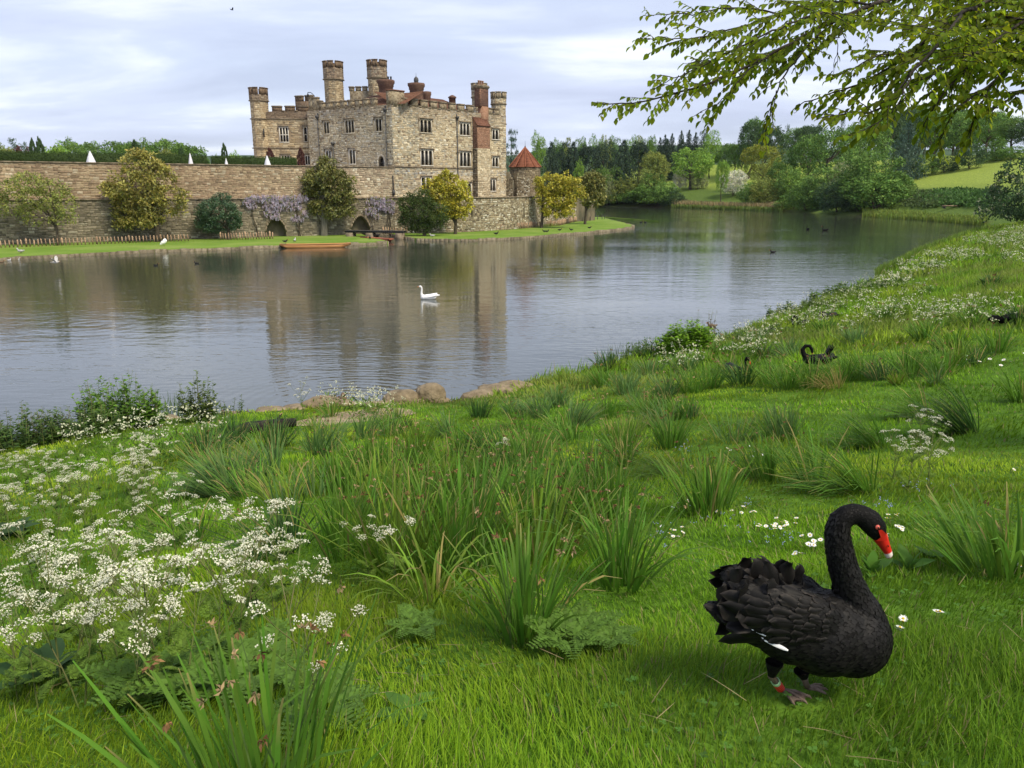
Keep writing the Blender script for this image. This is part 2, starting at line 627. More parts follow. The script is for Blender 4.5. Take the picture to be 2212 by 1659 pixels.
# ================================================================== STONEWORK
class Path:
    """vertical wall surface above a plan polyline, walked left to right as the viewer sees it"""
    def __init__(s, pts):
        s.p = np.asarray(pts, float)
        d = np.diff(s.p, axis=0)
        s.l = np.hypot(d[:, 0], d[:, 1])
        s.t = d / s.l[:, None]
        s.n = np.column_stack([s.t[:, 1], -s.t[:, 0]])
        s.c = np.concatenate([[0], np.cumsum(s.l)])
        s.L = s.c[-1]

    def pt(s, u, z, off=0.0):
        u = np.asarray(u, float); z = np.broadcast_to(np.asarray(z, float), u.shape); off = np.broadcast_to(np.asarray(off, float), u.shape)
        k = np.clip(np.searchsorted(s.c, u, side='right') - 1, 0, len(s.l) - 1)
        q = s.p[k] + s.t[k] * (u - s.c[k])[..., None] + s.n[k] * off[..., None]
        return np.concatenate([q, z[..., None]], axis=-1)

    def hit(s, px, py, off=0.0):
        d = ray(px, py)
        best = None
        for k in range(len(s.l)):
            n = s.n[k]; p0 = s.p[k] + n * off
            den = d[0] * n[0] + d[1] * n[1]
            if abs(den) < 1e-6: continue
            t = (p0 @ n) / den
            q = d[:2] * t
            u = (q - p0) @ s.t[k]
            e = max(0, -u, u - s.l[k])
            if best is None or e < best[0]:
                best = (e, s.c[k] + u, CAMH + d[2] * t)
        return best[1], best[2]

    def box(s, mb, u0, u1, z0, z1, o0, o1):
        """solid from offset o0 (inner) to o1 (outer)"""
        U = np.array([u0, u1, u1, u0] * 2); Z = np.array([z0] * 4 + [z1] * 4); O = np.array([o1, o1, o0, o0] * 2)
        mb.hexa(s.pt(U, Z, O))


def rect(path, cf, x0, y0, x1, y1, off=0.0):
    ua, za = path.hit(*cf(x0, y0), off); ub, zb = path.hit(*cf(x1, y1), off)
    return min(ua, ub), max(ua, ub), min(za, zb), max(za, zb)


def arch_z(h, u):
    """underside of an arched hole"""
    s_ = np.clip(np.abs((u - (h['u0'] + h['u1']) / 2) / ((h['u1'] - h['u0']) / 2)), 0, 1)
    return h['zs'] + (h['z1'] - h['zs']) * np.maximum(1 - s_ ** h.get('e', 1.7), 0) ** 0.72


def wall_front(path, u0, u1, z0, z1, holes, mb, depth=0.3, off=0.0, top=0.0):
    us = sorted(set([u0, u1] + [h[k] for h in holes for k in ('u0', 'u1')] + [c for c in path.c if u0 < c < u1]))
    zs = sorted(set([z0, z1] + [h[k] for h in holes for k in ('z0', 'z1')]))
    us = [u for u in us if u0 - 1e-6 <= u <= u1 + 1e-6]; zs = [z for z in zs if z0 - 1e-6 <= z <= z1 + 1e-6]
    for a, b in zip(us[:-1], us[1:]):
        for c, d in zip(zs[:-1], zs[1:]):
            um, zm = (a + b) / 2, (c + d) / 2
            if any(h['u0'] < um < h['u1'] and h['z0'] < zm < h['z1'] for h in holes): continue
            e = 1e-4
            mb.add(path.pt(np.array([a + e * 0, b - e, b - e, a]), np.array([c, c, d, d]), off), [[0, 1, 2, 3]])
    for h in holes:
        a, b, c, d = h['u0'], h['u1'], h['z0'], h['z1']
        dp = h.get('depth', depth)
        if 'zs' in h:
            n = 14
            uu = np.linspace(a, b, n + 1)
            zz = arch_z(h, uu)
            for k in range(n):
                mb.add(path.pt(np.array([uu[k], uu[k + 1], uu[k + 1], uu[k]]), np.array([zz[k], zz[k + 1], d, d]), off), [[0, 1, 2, 3]])
                mb.add(path.pt(np.array([uu[k], uu[k + 1], uu[k + 1], uu[k]]), np.array([zz[k], zz[k + 1], zz[k + 1], zz[k]]), off + np.array([0, 0, -dp, -dp])), [[0, 1, 2, 3]])
            sides = [(a, c, h['zs']), (b, c, h['zs'])]
        else:
            mb.add(path.pt(np.array([a, b, b, a]), np.array([d] * 4), off + np.array([0, 0, -dp, -dp])), [[0, 1, 2, 3]])
            sides = [(a, c, d), (b, c, d)]
        mb.add(path.pt(np.array([a, b, b, a]), np.array([c] * 4), off + np.array([0, 0, -dp, -dp])), [[0, 1, 2, 3]])
        for (u, z_0, z_1) in sides:
            mb.add(path.pt(np.array([u, u, u, u]), np.array([z_0, z_0, z_1, z_1]), off + np.array([0, -dp, -dp, 0])), [[0, 1, 2, 3]])
        if h.get('back', True):
            mb.add(path.pt(np.array([a, b, b, a]), np.array([c, c, d, d]), off - dp), [[0, 1, 2, 3]])
    if top:
        for a, b in zip(us[:-1], us[1:]):
            mb.add(path.pt(np.array([a, b, b, a]), np.array([z1] * 4), off + np.array([0, 0, -top, -top])), [[0, 1, 2, 3]])
            mb.add(path.pt(np.array([a, b, b, a]), np.array([z0, z0, z1, z1]), off - top), [[3, 2, 1, 0]])


def lay_stones(path, u0, u1, z0, z1, holes, ch_, sw, pal, wts, off=0.0, proud=(0.012, 0.05), gap=0.03, seed=1, wavy=0.05, ragged=0.35, ztint=None):
    g = np.random.default_rng(seed)
    V, C = [], []
    pal = np.asarray(pal, float)
    wts = np.asarray(wts, float); wts /= wts.sum()
    z = z0
    while z < z1 - 0.05:
        hgt = g.uniform(*ch_)
        if z + hgt > z1: hgt = z1 - z
        if hgt < 0.06: break
        u = u0 - g.uniform(0, sw[1])
        while u < u1 - 0.04:
            w = g.uniform(*sw) * (1.0 if g.random() > 0.12 else 1.5)
            a, b = max(u, u0), min(u + w, u1)
            u += w
            if b - a < 0.08: continue
            rows = [(z, z + hgt)]
            if g.random() < ragged and hgt > 0.22:
                m_ = z + hgt * g.uniform(0.35, 0.65); rows = [(z, m_), (m_, z + hgt)]
            for (zb, zt) in rows:
                dz = wavy * math.sin((a + b) * 0.55 + zb * 1.7) * min(1.0, (zb - z0) * 2, (z1 - zt) * 2)
                zb_, zt_ = zb + dz, zt + dz
                bad = False
                for h in holes:
                    if b > h['u0'] - 0.02 and a < h['u1'] + 0.02 and zt_ > h['z0'] - 0.02 and zb_ < h['z1'] + 0.02:
                        if 'zs' in h and zb_ > max(arch_z(h, np.clip(np.array([a, b, (a + b) / 2]), h['u0'], h['u1']))) + 0.02: continue
                        bad = True; break
                if bad: continue
                gp = gap * g.uniform(0.4, 1.3)
                a_, b_, c_, d_ = a + gp / 2, b - gp / 2, zb_ + gp / 2, zt_ - gp / 2
                if b_ - a_ < 0.05 or d_ - c_ < 0.04: continue
                j = g.uniform(-1, 1, (4, 2)) * np.array([min(0.035, (b_ - a_) * .15), min(0.025, (d_ - c_) * .15)])
                bu = np.array([a_, b_, b_, a_]) + j[:, 0]; bz = np.array([c_, c_, d_, d_]) + j[:, 1]
                ins = min(0.03, (b_ - a_) * 0.14, (d_ - c_) * 0.14)
                fu = bu + np.array([ins, -ins, -ins, ins]); fz = bz + np.array([ins, ins, -ins, -ins])
                pr = g.uniform(*proud)
                V.append(path.pt(np.concatenate([bu, fu]), np.concatenate([bz, fz]), off + np.concatenate([np.zeros(4), np.full(4, pr) + g.uniform(-.006, .006, 4)])))
                c = pal[g.choice(len(pal), p=wts)] * g.uniform(0.82, 1.16)
                c = c * np.array([.965, 1.0, 1.06])
                c = c * (1 + .16 * float(wob(np.array((a + b) * .35 + seed), np.array(zb * .5), 1.0)))
                if ztint is not None: c = c * np.asarray(ztint((zb + zt) / 2, (a + b) / 2, g))
                C.append(c)
        z += hgt
    return np.array(V).reshape(-1, 8, 3), np.array(C)


SF = np.array([[4, 5, 6, 7], [0, 1, 5, 4], [1, 2, 6, 5], [2, 3, 7, 6], [3, 0, 4, 7]])


def place_stones(parent, VC, nobj, mat, name='stone', rest='stonework'):
    V = np.concatenate([v for v, c in VC]); C = np.concatenate([c for v, c in VC])
    size = np.linalg.norm(V[:, 6] - V[:, 4], axis=1) / np.linalg.norm(V.mean(axis=1) - np.array([0, 0, CAMH]), axis=1)
    order = np.argsort(-size)
    big, small = order[:nobj], order[nobj:]
    for k in big:
        build(name, V[k], SF, mat, parent, col=np.tile(C[k], (8, 1)))
    if len(small):
        Vs = V[small].reshape(-1, 3)
        F = (SF[None] + (np.arange(len(small)) * 8)[:, None, None]).reshape(-1, 4)
        o = build(rest, Vs, F, mat, parent, col=np.repeat(C[small], 8, axis=0))
        o['kind'] = 'stuff'


M['stone'] = make_mat('rubble_stone', (0.82, 0.82, 0.8), (1.14, 1.12, 1.08), scale=5, detail=6, rough=0.92, bump=0.5, bscale=14, attr=True, spec=0.12)
M['mortar'] = make_mat('lime_mortar', (0.37, 0.295, 0.18), (0.49, 0.4, 0.265), scale=1.6, detail=8, rough=0.95, bump=0.4, bscale=12, spec=0.08, c3_=(0.2, 0.165, 0.12), scale3=0.22)
M['mortar_brown'] = make_mat('brown_mortar', (0.29, 0.215, 0.135), (0.385, 0.3, 0.195), scale=1.6, detail=8, rough=0.95, bump=0.4, bscale=12, spec=0.08, c3_=(0.22, 0.17, 0.115), scale3=0.3)
M['mortar_dark'] = make_mat('weathered_mortar', (0.13, 0.108, 0.075), (0.22, 0.185, 0.125), scale=1.2, detail=8, rough=0.95, bump=0.4, bscale=10, spec=0.08, c3_=(0.085, 0.082, 0.055), scale3=0.25)
M['dress'] = make_mat('dressed_stone', (0.42, 0.37, 0.28), (0.56, 0.51, 0.41), scale=2.5, rough=0.85, bump=0.2, bscale=15, spec=0.15)
M['pale_dress'] = make_mat('pale_dressed_stone', (0.55, 0.52, 0.45), (0.68, 0.64, 0.56), scale=2.5, rough=0.85, bump=0.2, bscale=15, spec=0.15)
M['coping'] = make_mat('weathered_coping', (0.15, 0.118, 0.08), (0.28, 0.23, 0.165), scale=2.2, detail=7, rough=0.9, bump=0.4, bscale=12, spec=0.12)
M['brick'] = make_mat('red_brick', (0.23, 0.125, 0.08), (0.36, 0.215, 0.14), scale=3.5, detail=9, rough=0.9, bump=0.4, bscale=16, spec=0.12, stretch=(1, 1, 2.6), attr=True)
M['dark_brick'] = make_mat('dark_brick', (0.10, 0.058, 0.045), (0.18, 0.108, 0.08), scale=3.5, detail=9, rough=0.9, bump=0.4, bscale=16, spec=0.12, stretch=(1, 1, 2.6), attr=True)
M['tile'] = make_mat('clay_tile', (0.14, 0.072, 0.048), (0.235, 0.122, 0.08), scale=2.6, detail=9, rough=0.9, bump=0.6, bscale=9, spec=0.12, stretch=(1, 1, 2.0), attr=True)
M['glass'] = make_mat('window_glass', (0.012, 0.013, 0.014), (0.03, 0.03, 0.03), scale=6, rough=0.12, spec=0.5)
M['lead'] = make_mat('lead_pipe', (0.05, 0.05, 0.052), (0.09, 0.088, 0.085), scale=6, rough=0.6, spec=0.3)
M['iron'] = make_mat('dark_iron', (0.015, 0.015, 0.016), (0.03, 0.03, 0.03), scale=8, rough=0.55, spec=0.35)
M['gravel'] = make_mat('terrace_gravel', (0.3, 0.26, 0.2), (0.4, 0.35, 0.28), scale=6, rough=0.95)

PAL_CASTLE = [(.52, .43, .285), (.59, .51, .36), (.45, .36, .235), (.42, .375, .29), (.27, .205, .135), (.64, .58, .45)]
W_CASTLE = [5, 2.6, 3, 1.8, 1.1, 0.8]
PAL_WING = [(.45, .35, .215), (.39, .29, .17), (.5, .405, .26), (.31, .235, .145)]
W_WING = [4, 3, 3, 1]
PAL_UPPER = [(.345, .25, .16), (.3, .21, .135), (.39, .295, .19), (.45, .37, .26), (.24, .175, .115)]
W_UPPER = [5, 3, 4, 1.2, 1.2]
PAL_LOWER = [(.22, .185, .13), (.17, .145, .105), (.265, .225, .16), (.33, .295, .22), (.13, .112, .08)]
W_LOWER = [5, 4, 3, 1.2, 1.4]
PAL_RIGHT = [(.33, .265, .17), (.25, .2, .13), (.42, .36, .25), (.55, .5, .39), (.14, .11, .075)]
W_RIGHT = [5, 3, 3, 1.8, 1.2]

# ------------------------------------------------------------------ lower curtain wall with the water gates
LOW = Path([(-75, 72), (-15.9, 106), (-11, 106.3), (-6.2, 109.2), (-0.6, 115.5), (3.2, 122.5), (4.6, 128), (5.8, 135), (10.5, 143), (16, 152)])
LZ = 4.95
low = empty('curtain_wall', (-30, 97.8, IZ), 0, 'long low weathered stone wall rising from the grass, pierced by two arches', 'wall')
u0, u1, z0_, z1_ = rect(LOW, c3, 308, 968, 618, 1200)
A1 = dict(u0=u0, u1=u1, z0=IZ - 0.9, z1=z1_, zs=IZ + 0.55, depth=4.0, e=2.0)
u0, u1, z0_, z1_ = rect(LOW, c3, 1556, 930, 1832, 1150)
A2 = dict(u0=u0, u1=u1, z0=IZ - 1.2, z1=z1_, zs=IZ + 0.75, depth=4.0, e=1.6)
ARCHES = [A1, A2]
SL = []
for cx_ in ((1780, 1000, 1055, 0), (1132, 1010, 1060, 0)):
    ua, za = LOW.hit(*c4(cx_[0], 1120)); ub, zb = LOW.hit(*c4(cx_[0], 1005))
    SL.append(dict(u0=ua - 0.11, u1=ua + 0.11, z0=za, z1=zb, depth=0.35))
mb = MB()
wall_front(LOW, 0, LOW.L, -0.6, LZ, ARCHES + SL, mb, top=1.2)
mb.build('wall_core', M['mortar_dark'], low)
seg_r = LOW.c[1]
st = [lay_stones(LOW, 6, seg_r, IZ - 0.3, LZ - 0.12, ARCHES, (0.17, 0.34), (0.26, 0.62), PAL_LOWER, W_LOWER, seed=3),
      lay_stones(LOW, seg_r, LOW.L - 8, IZ - 0.3, LZ - 0.12, SL, (0.15, 0.3), (0.2, 0.5), PAL_RIGHT, W_RIGHT, seed=4)]
place_stones(low, st, 300, M['stone'])
mb = MB()
for a, b in zip(LOW.c[:-1], LOW.c[1:]):
    for k in range(max(1, int((b - a) / 1.1))):
        n = max(1, int((b - a) / 1.1))
        LOW.box(mb, a + (b - a) * k / n + .01, a + (b - a) * (k + 1) / n - .01, LZ - 0.09, LZ + 0.08 + 0.015 * math.sin(k * 2.1 + a), -1.25, 0.13)
mb.build('coping', M['coping'], low)
for h in ARCHES:
    mb = MB()
    n = 13
    th = np.linspace(h['u0'], h['u1'], n + 1)
    for k in range(n):
        uu = np.array([th[k], th[k + 1]])
        zz = arch_z(h, uu)
        um = (h['u0'] + h['u1']) / 2
        ou = um + (uu - um) * 1.13; oz = h['zs'] + (zz - h['zs']) * 1.1 + 0.12
        U = np.array([uu[0] + .01, uu[1] - .01, ou[1] - .01, ou[0] + .01]); Z = np.array([zz[0], zz[1], oz[1], oz[0]])
        mb.hexa(np.vstack([LOW.pt(U, Z, 0.0), LOW.pt(U, Z, 0.07)]))
    mb.c = (0.8, 0.8, 0.8)
    mb.build('arch_ring', M['coping'], low)

# ------------------------------------------------------------------ upper terrace wall
UPP = Path([(-75, 72.7), (-15.75, 106.75)])
UZ = 8.85
upp = empty('terrace_wall', (-30, 98.5, LZ), 0, 'high brown stone terrace wall above the older lower wall', 'wall')
mb = MB()
wall_front(UPP, 0, UPP.L, LZ - 0.3, UZ, [], mb, top=0.7)
mb.build('wall_core', M['mortar_brown'], upp)


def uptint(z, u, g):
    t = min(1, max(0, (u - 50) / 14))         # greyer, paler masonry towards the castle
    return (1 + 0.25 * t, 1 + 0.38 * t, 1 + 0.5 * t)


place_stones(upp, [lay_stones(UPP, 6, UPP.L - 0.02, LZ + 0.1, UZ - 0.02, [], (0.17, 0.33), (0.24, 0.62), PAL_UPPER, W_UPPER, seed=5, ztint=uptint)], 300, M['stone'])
mb = MB()
for k in range(60):
    a = UPP.L * k / 60; b = UPP.L * (k + 1) / 60
    UPP.box(mb, a + .01, b - .01, UZ - 0.01, UZ + 0.13, -0.75, 0.12)
mb.c = (0.5, 0.5, 0.5)
mb.build('coping', M['coping'], upp)
mb = MB()
ua, za = UPP.hit(*c3(2160, 330)); ub, zb = UPP.hit(*c3(2175, 620))
mb.tube([UPP.pt(np.array(ua), za, .14), UPP.pt(np.array(ua), zb, .14)], 0.07, 6)
UPP.box(mb, ua - .14, ua + .14, zb + .0, zb + .7, .04, .3)
mb.build('drainpipe', M['lead'], upp)


def flat(name, pts, z, mat, label):
    bm = bmesh.new()
    f = bm.faces.new([bm.verts.new((p[0], p[1], z)) for p in pts])
    bm.normal_update()
    if f.normal.z < 0: f.normal_flip()
    me = bpy.data.meshes.new(name); bm.to_mesh(me); bm.free()
    me.materials.append(mat)
    return tag(link(name, me), label, kind='structure')


flat('terrace', [(-75, 73.5), (-15.6, 107.4), (-16.2, 109), (-29, 118), (-42, 165), (-130, 165)], UZ - 0.35, M['gravel'], 'gravel terrace behind the upper wall')
flat('terrace', [(-15.4, 106.6), (-11, 107), (-6.2, 110), (-0.8, 116), (3.0, 123), (4.2, 128.5), (5.2, 136), (-4, 134), (-2, 124), (-15.6, 108.6)], LZ - 0.3, M['gravel'], 'narrow walk between castle and curtain wall')

# ------------------------------------------------------------------ island edging stones
M['edging'] = make_mat('edging_stone', (0.13, 0.108, 0.07), (0.27, 0.23, 0.16), scale=3, rough=0.9, bump=0.4, bscale=12, attr=True)


def edging(line, label):
    line = np.asarray(line)
    e = empty('stone_edging', (line[len(line) // 2][0], line[len(line) // 2][1], 0), 0, label, 'kerb')
    P = Path(line)
    g = np.random.default_rng(8)
    u = 0.0
    while u < P.L - 0.5:
        w = g.uniform(0.8, 1.5)
        mb = MB()
        mb.c = tuple(np.array([1, 1, 1]) * g.uniform(0.7, 1.15))
        b = min(u + w - 0.04, P.L)
        mid = (u + b) / 2
        h = IZ + g.uniform(-0.06, 0.04); o = g.uniform(0.02, 0.12)
        P.box(mb, u, mid, -0.5, h, -0.45, o); P.box(mb, mid, b, -0.5, h + g.uniform(-.02, .02), -0.44, o + .01)
        mb.build('stone', M['edging'], e)
        u += w


edging(isl_left, 'long row of flat edging stones along the left island shore')
edging(isl_right[:-4], 'curving row of edging stones round the grassy island point')
edging([isl_l[-1], isl_c[0], isl_c[1]], 'short stone quay edge of the boat channel by the arch')
edging([isl_cr[0], isl_cr[1], isl_r[0]], 'short stone edge of the boat channel below the dark yew')

# ================================================================== CASTLE
PLf = Path([(-29.54, 117), (-15.97, 108)])
PR = Path([(-15.97, 108), (-0.92, 124.5)])
PW = Path([(-36.4, 118.4), (-29.3, 118.4)])
castle = empty('castle', (-16, 112, LZ), 0, 'tan stone castle with battlements, turrets and red brick chimneys on the island', 'castle')
PZ = 17.0          # foot of the battlements
win_spec = []


def window(path, cf, x0, y0, x1, y1, n, rows=1, frame='dress', hood=True, arched=True):
    u0, u1, z0, z1 = rect(path, cf, x0, y0, x1, y1)
    win_spec.append((path, u0, u1, z0, z1, n, rows, frame, hood, arched))
    return dict(u0=u0 + 0.001, u1=u1 - 0.001, z0=z0, z1=z1, depth=0.34, back=False)


HL = [window(PLf, c1, 1156, 1036, 1240, 1202, 2), window(PLf, c1, 1468, 1012, 1602, 1188, 3), window(PLf, c1, 1908, 990, 2002, 1164, 2),
      window(PLf, c1, 1188, 1446, 1270, 1625, 2, frame='pale_dress'), window(PLf, c1, 1530, 1436, 1620, 1640, 2, frame='pale_dress')]
u0, u1, z0_, z1_ = rect(PLf, c1, 1950, 1530, 2042, 1720)
DOOR = dict(u0=u0, u1=u1, z0=UZ - 0.3, z1=z1_, zs=z1_ - 0.62, depth=0.4, e=1.8)
HRt = [window(PR, c2, 568, 1000, 732, 1192, 3), window(PR, c2, 1146, 1050, 1286, 1230, 3, frame='pale_dress'), window(PR, c2, 1618, 1145, 1702, 1288, 2, frame='pale_dress'),
       window(PR, c4, 497, 288, 642, 478, 3, frame='pale_dress'), window(PR, c4, 982, 314, 1112, 492, 3, frame='pale_dress'), window(PR, c4, 1388, 378, 1458, 495, 2, frame='pale_dress'),
       window(PR, c4, 502, 628, 620, 830, 2, frame='pale_dress'), window(PR, c4, 1036, 702, 1124, 870, 2, frame='pale_dress'), window(PR, c4, 1358, 656, 1422, 795, 2, frame='pale_dress')]
HW = [window(PW, c1, 520, 1114, 648, 1322, 3, rows=2, frame='pale_dress'), window(PW, c1, 872, 1112, 922, 1316, 1, rows=2),
      window(PW, c1, 548, 1524, 664, 1640, 3), window(PW, c1, 892, 1526, 962, 1650, 2, frame='pale_dress')]
_u, _z = PW.hit(*c1(213, 993)); WZ = PW.hit(*c1(700, 993))[1]; WZ2 = PW.hit(*c1(700, 1417))[1]; WTOP = PW.hit(*c1(700, 880))[1]

mb = MB()
wall_front(PLf, 0, PLf.L, UZ - 0.4, PZ + 0.02, HL + [DOOR], mb, top=0.8)
wall_front(PR, 0, PR.L, LZ - 0.4, PZ + 0.02, HRt, mb, top=0.8)
# unseen returns close the block
RET = Path([(-0.92, 124.5), (-9, 132), (-34, 135), (-29.54, 117)])
wall_front(RET, 0, RET.L, LZ - 0.4, PZ, [], mb, top=0.8)
mb.build('wall', M['mortar'], castle)
mb = MB()
wall_front(PW, 0, PW.L, UZ - 0.4, WTOP, HW, mb, top=0.7)
RW = Path([(-36.4, 132), (-36.4, 118.4)])
wall_front(RW, 0, RW.L, UZ - 0.4, WTOP, [], mb, top=0.7)
mb.build('wing_wall', M['mortar_brown'], castle)


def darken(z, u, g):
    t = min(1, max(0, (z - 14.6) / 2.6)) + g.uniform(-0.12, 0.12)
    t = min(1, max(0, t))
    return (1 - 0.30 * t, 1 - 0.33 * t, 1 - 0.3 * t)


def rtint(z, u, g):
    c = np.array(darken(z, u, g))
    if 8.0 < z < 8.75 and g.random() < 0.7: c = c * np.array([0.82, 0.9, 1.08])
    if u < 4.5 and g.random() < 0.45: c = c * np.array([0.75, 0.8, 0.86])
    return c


STR_Z = PR.hit(*c4(600, 503))[1]
pad = lambda H_, m_=0.16: [dict(h, u0=h['u0'] - m_, u1=h['u1'] + m_, z0=h['z0'] - m_ * .8, z1=h['z1'] + m_) for h in H_]
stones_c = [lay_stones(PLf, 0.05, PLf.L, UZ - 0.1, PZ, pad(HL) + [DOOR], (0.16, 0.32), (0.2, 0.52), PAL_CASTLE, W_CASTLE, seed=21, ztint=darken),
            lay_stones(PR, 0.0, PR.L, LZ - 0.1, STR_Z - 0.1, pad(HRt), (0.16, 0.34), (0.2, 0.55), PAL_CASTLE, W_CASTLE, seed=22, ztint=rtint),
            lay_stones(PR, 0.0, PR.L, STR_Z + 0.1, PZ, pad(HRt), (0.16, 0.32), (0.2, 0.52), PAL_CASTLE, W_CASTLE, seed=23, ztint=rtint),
            lay_stones(PW, 0.0, PW.L, UZ - 0.1, WZ, pad(HW), (0.24, 0.36), (0.35, 0.9), PAL_WING, W_WING, seed=24, wavy=0.01, ragged=0.05),
            lay_stones(PW, 0.0, PW.L, WZ + 0.12, WTOP, [], (0.24, 0.36), (0.35, 0.9), [(.24, .175, .12), (.2, .145, .1), (.28, .21, .145)], [3, 3, 1], seed=25, wavy=0.01, ragged=0.05)]
place_stones(castle, stones_c, 300, M['stone'])

# string courses
mb = MB()
a_, b_ = PR.hit(*c4(170, 490))[0], PR.hit(*c4(1150, 515))[0]
PR.box(mb, a_, b_, STR_Z - 0.1, STR_Z + 0.09, -0.1, 0.12)
mb.build('string_course', M['coping'], castle)
for z in (WZ, WZ2):
    mb = MB()
    PW.box(mb, 0.0, PW.L, z - 0.02, z + 0.13, -0.1, 0.13)
    mb.build('string_course', M['coping'], castle)

# windows
for (path, u0, u1, z0, z1, n, rows, frame, hood, arched) in win_spec:
    fm = MB()
    W = u1 - u0
    jw, mw = 0.13, 0.10
    bx = lambda a, b, c, d, o0=-0.26, o1=0.035: path.box(fm, a, b, c, d, o0, o1)
    bx(u0 - jw, u0, z0 - 0.12, z1 + 0.14); bx(u1, u1 + jw, z0 - 0.12, z1 + 0.14)
    bx(u0, u1, z1, z1 + 0.139, -0.26, 0.034)
    path.box(fm, u0 - jw - 0.03, u1 + jw + 0.03, z0 - 0.13, z0 - 0.002, -0.28, 0.09)
    lw = (W - (n - 1) * mw) / n
    lights = []
    for k in range(n):
        a = u0 + k * (lw + mw)
        if k: bx(a - mw, a, z0, z1 - 0.001, -0.24, 0.012)
        lights.append((a, a + lw))
    hs = (z1 - z0) / rows
    for r_ in range(1, rows):
        bx(u0 + .001, u1 - .001, z0 + r_ * hs - 0.05, z0 + r_ * hs + 0.05, -0.23, 0.006)
    for (a, b) in lights:
        for r_ in range(rows):
            zt = z0 + (r_ + 1) * hs - (0.05 if r_ < rows - 1 else 0)
            rh = min(lw * 0.55, 0.34)
            th = np.linspace(0, math.pi / 2, 5)
            for sgn, e in ((1, a), (-1, b)):
                uu = np.concatenate([[e], e + sgn * lw / 2 * (1 - np.cos(th))]); zz = np.concatenate([[zt], zt - rh + rh * np.sin(th)])
                Pf = path.pt(uu, zz, -0.03); Pb = path.pt(uu, zz, -0.22)
                for q in range(1, 5):
                    fm.add(np.vstack([Pf[0], Pf[q], Pf[q + 1]]), [[0, 1, 2]] if sgn < 0 else [[0, 2, 1]])
                    fm.add(np.vstack([Pf[q], Pf[q + 1], Pb[q + 1], Pb[q]]), [[0, 1, 2, 3]])
    w = fm.build('window', M[frame], castle)
    if hood:
        hm = MB()
        path.box(hm, u0 - 0.26, u1 + 0.26, z1 + 0.17, z1 + 0.29, -0.05, 0.17)
        path.box(hm, u0 - 0.26, u0 - 0.15, z1 - 0.16, z1 + 0.168, -0.05, 0.15)
        path.box(hm, u1 + 0.15, u1 + 0.26, z1 - 0.16, z1 + 0.168, -0.05, 0.15)
        hm.build('hood_mould', M['coping'], w)
    for (a, b) in lights:
        for r_ in range(rows):
            pm = MB()
            path.box(pm, a + .002, b - .002, z0 + r_ * hs + (.05 if r_ else 0), z0 + (r_ + 1) * hs - (0.05 if r_ < rows - 1 else 0), -0.30, -0.235)
            pm.build('pane', M['glass'], w)
# doorway in the left face
dm = MB()
n = 12
th = np.linspace(DOOR['u0'], DOOR['u1'], n + 1); um = (DOOR['u0'] + DOOR['u1']) / 2
for k in range(n):
    uu = th[k:k + 2]; zz = arch_z(DOOR, uu); ou = um + (uu - um) * 1.34; oz = zz + 0.26
    U = np.array([uu[0], uu[1], ou[1], ou[0]]); Z = np.array([zz[0], zz[1], oz[1], oz[0]])
    dm.hexa(np.vstack([PLf.pt(U, Z, -0.2), PLf.pt(U, Z, 0.05)]))
for e, s_ in ((DOOR['u0'], -1), (DOOR['u1'], 1)):
    PLf.box(dm, min(e, e + s_ * .2), max(e, e + s_ * .2), UZ - .3, DOOR['zs'] + .12, -0.2, 0.055)
dw = dm.build('doorway', M['dress'], castle)
pm = MB(); PLf.box(pm, DOOR['u0'], DOOR['u1'], DOOR['z0'], DOOR['z1'], -0.5, -0.36)
pm.build('door', M['glass'], dw)
rm = MB()
for k in range(7):
    u = DOOR['u0'] - 3.2 + k * 0.85
    rm.tube([PLf.pt(np.array(u), UZ - .3, .9), PLf.pt(np.array(u), UZ + 0.75, .9)], 0.025, 5)
for z in (UZ + 0.74, UZ + 0.25):
    rm.tube([PLf.pt(np.array(DOOR['u0'] - 3.2), z, .9), PLf.pt(np.array(DOOR['u0'] + 1.9), z, .9)], 0.022, 5)
rm.build('railing', M['iron'], castle)


# battlements
def merlon(path, u0, u1, z0, z1, parent=castle, th=0.5, mat='stone_merlon', cop='coping', name='merlon'):
    m1 = MB()
    path.box(m1, u0, u1, z0 - 0.02, z1 - 0.13, -th, 0.0)
    o = m1.build(name, M[mat], parent)
    m2 = MB()
    if parent is castle or parent.parent is None:
        m2.c = (0.8, 0.8, 0.8)
    path.box(m2, u0 - 0.07, u1 + 0.07, z1 - 0.128, z1 - 0.02, -th - 0.07, 0.09)
    path.box(m2, u0 - 0.03, u1 + 0.03, z1 - 0.018, z1 + 0.05, -th, 0.03)
    return o, m2


M['stone_merlon'] = make_mat('merlon_stone', (0.17, 0.13, 0.085), (0.38, 0.32, 0.22), scale=3.6, detail=9, rough=0.92, bump=0.7, bscale=10, spec=0.1, contrast=(0.38, 0.6))
M['brown_merlon'] = make_mat('brown_merlon_stone', (0.125, 0.088, 0.058), (0.21, 0.15, 0.1), scale=3.6, detail=9, rough=0.92, bump=0.7, bscale=10, spec=0.1, contrast=(0.38, 0.6))


def battlement(path, ua, ub, n, zf, ztop, fill=0.62, sill=True, mat='stone_merlon', th=0.5):
    p = (ub - ua) / n
    for k in range(n):
        a = ua + k * p
        o, cm = merlon(path, a, a + p * fill, zf, ztop, mat=mat, th=th)
        cm.build('coping', M['coping'], o)
        if sill and k < n - 1:
            sm_ = MB()
            path.box(sm_, a + p * fill + 0.075, a + p - 0.075, zf + 0.004, zf + 0.16, -th, 0.12)
            sm_.build('embrasure_sill', M['coping'], castle)


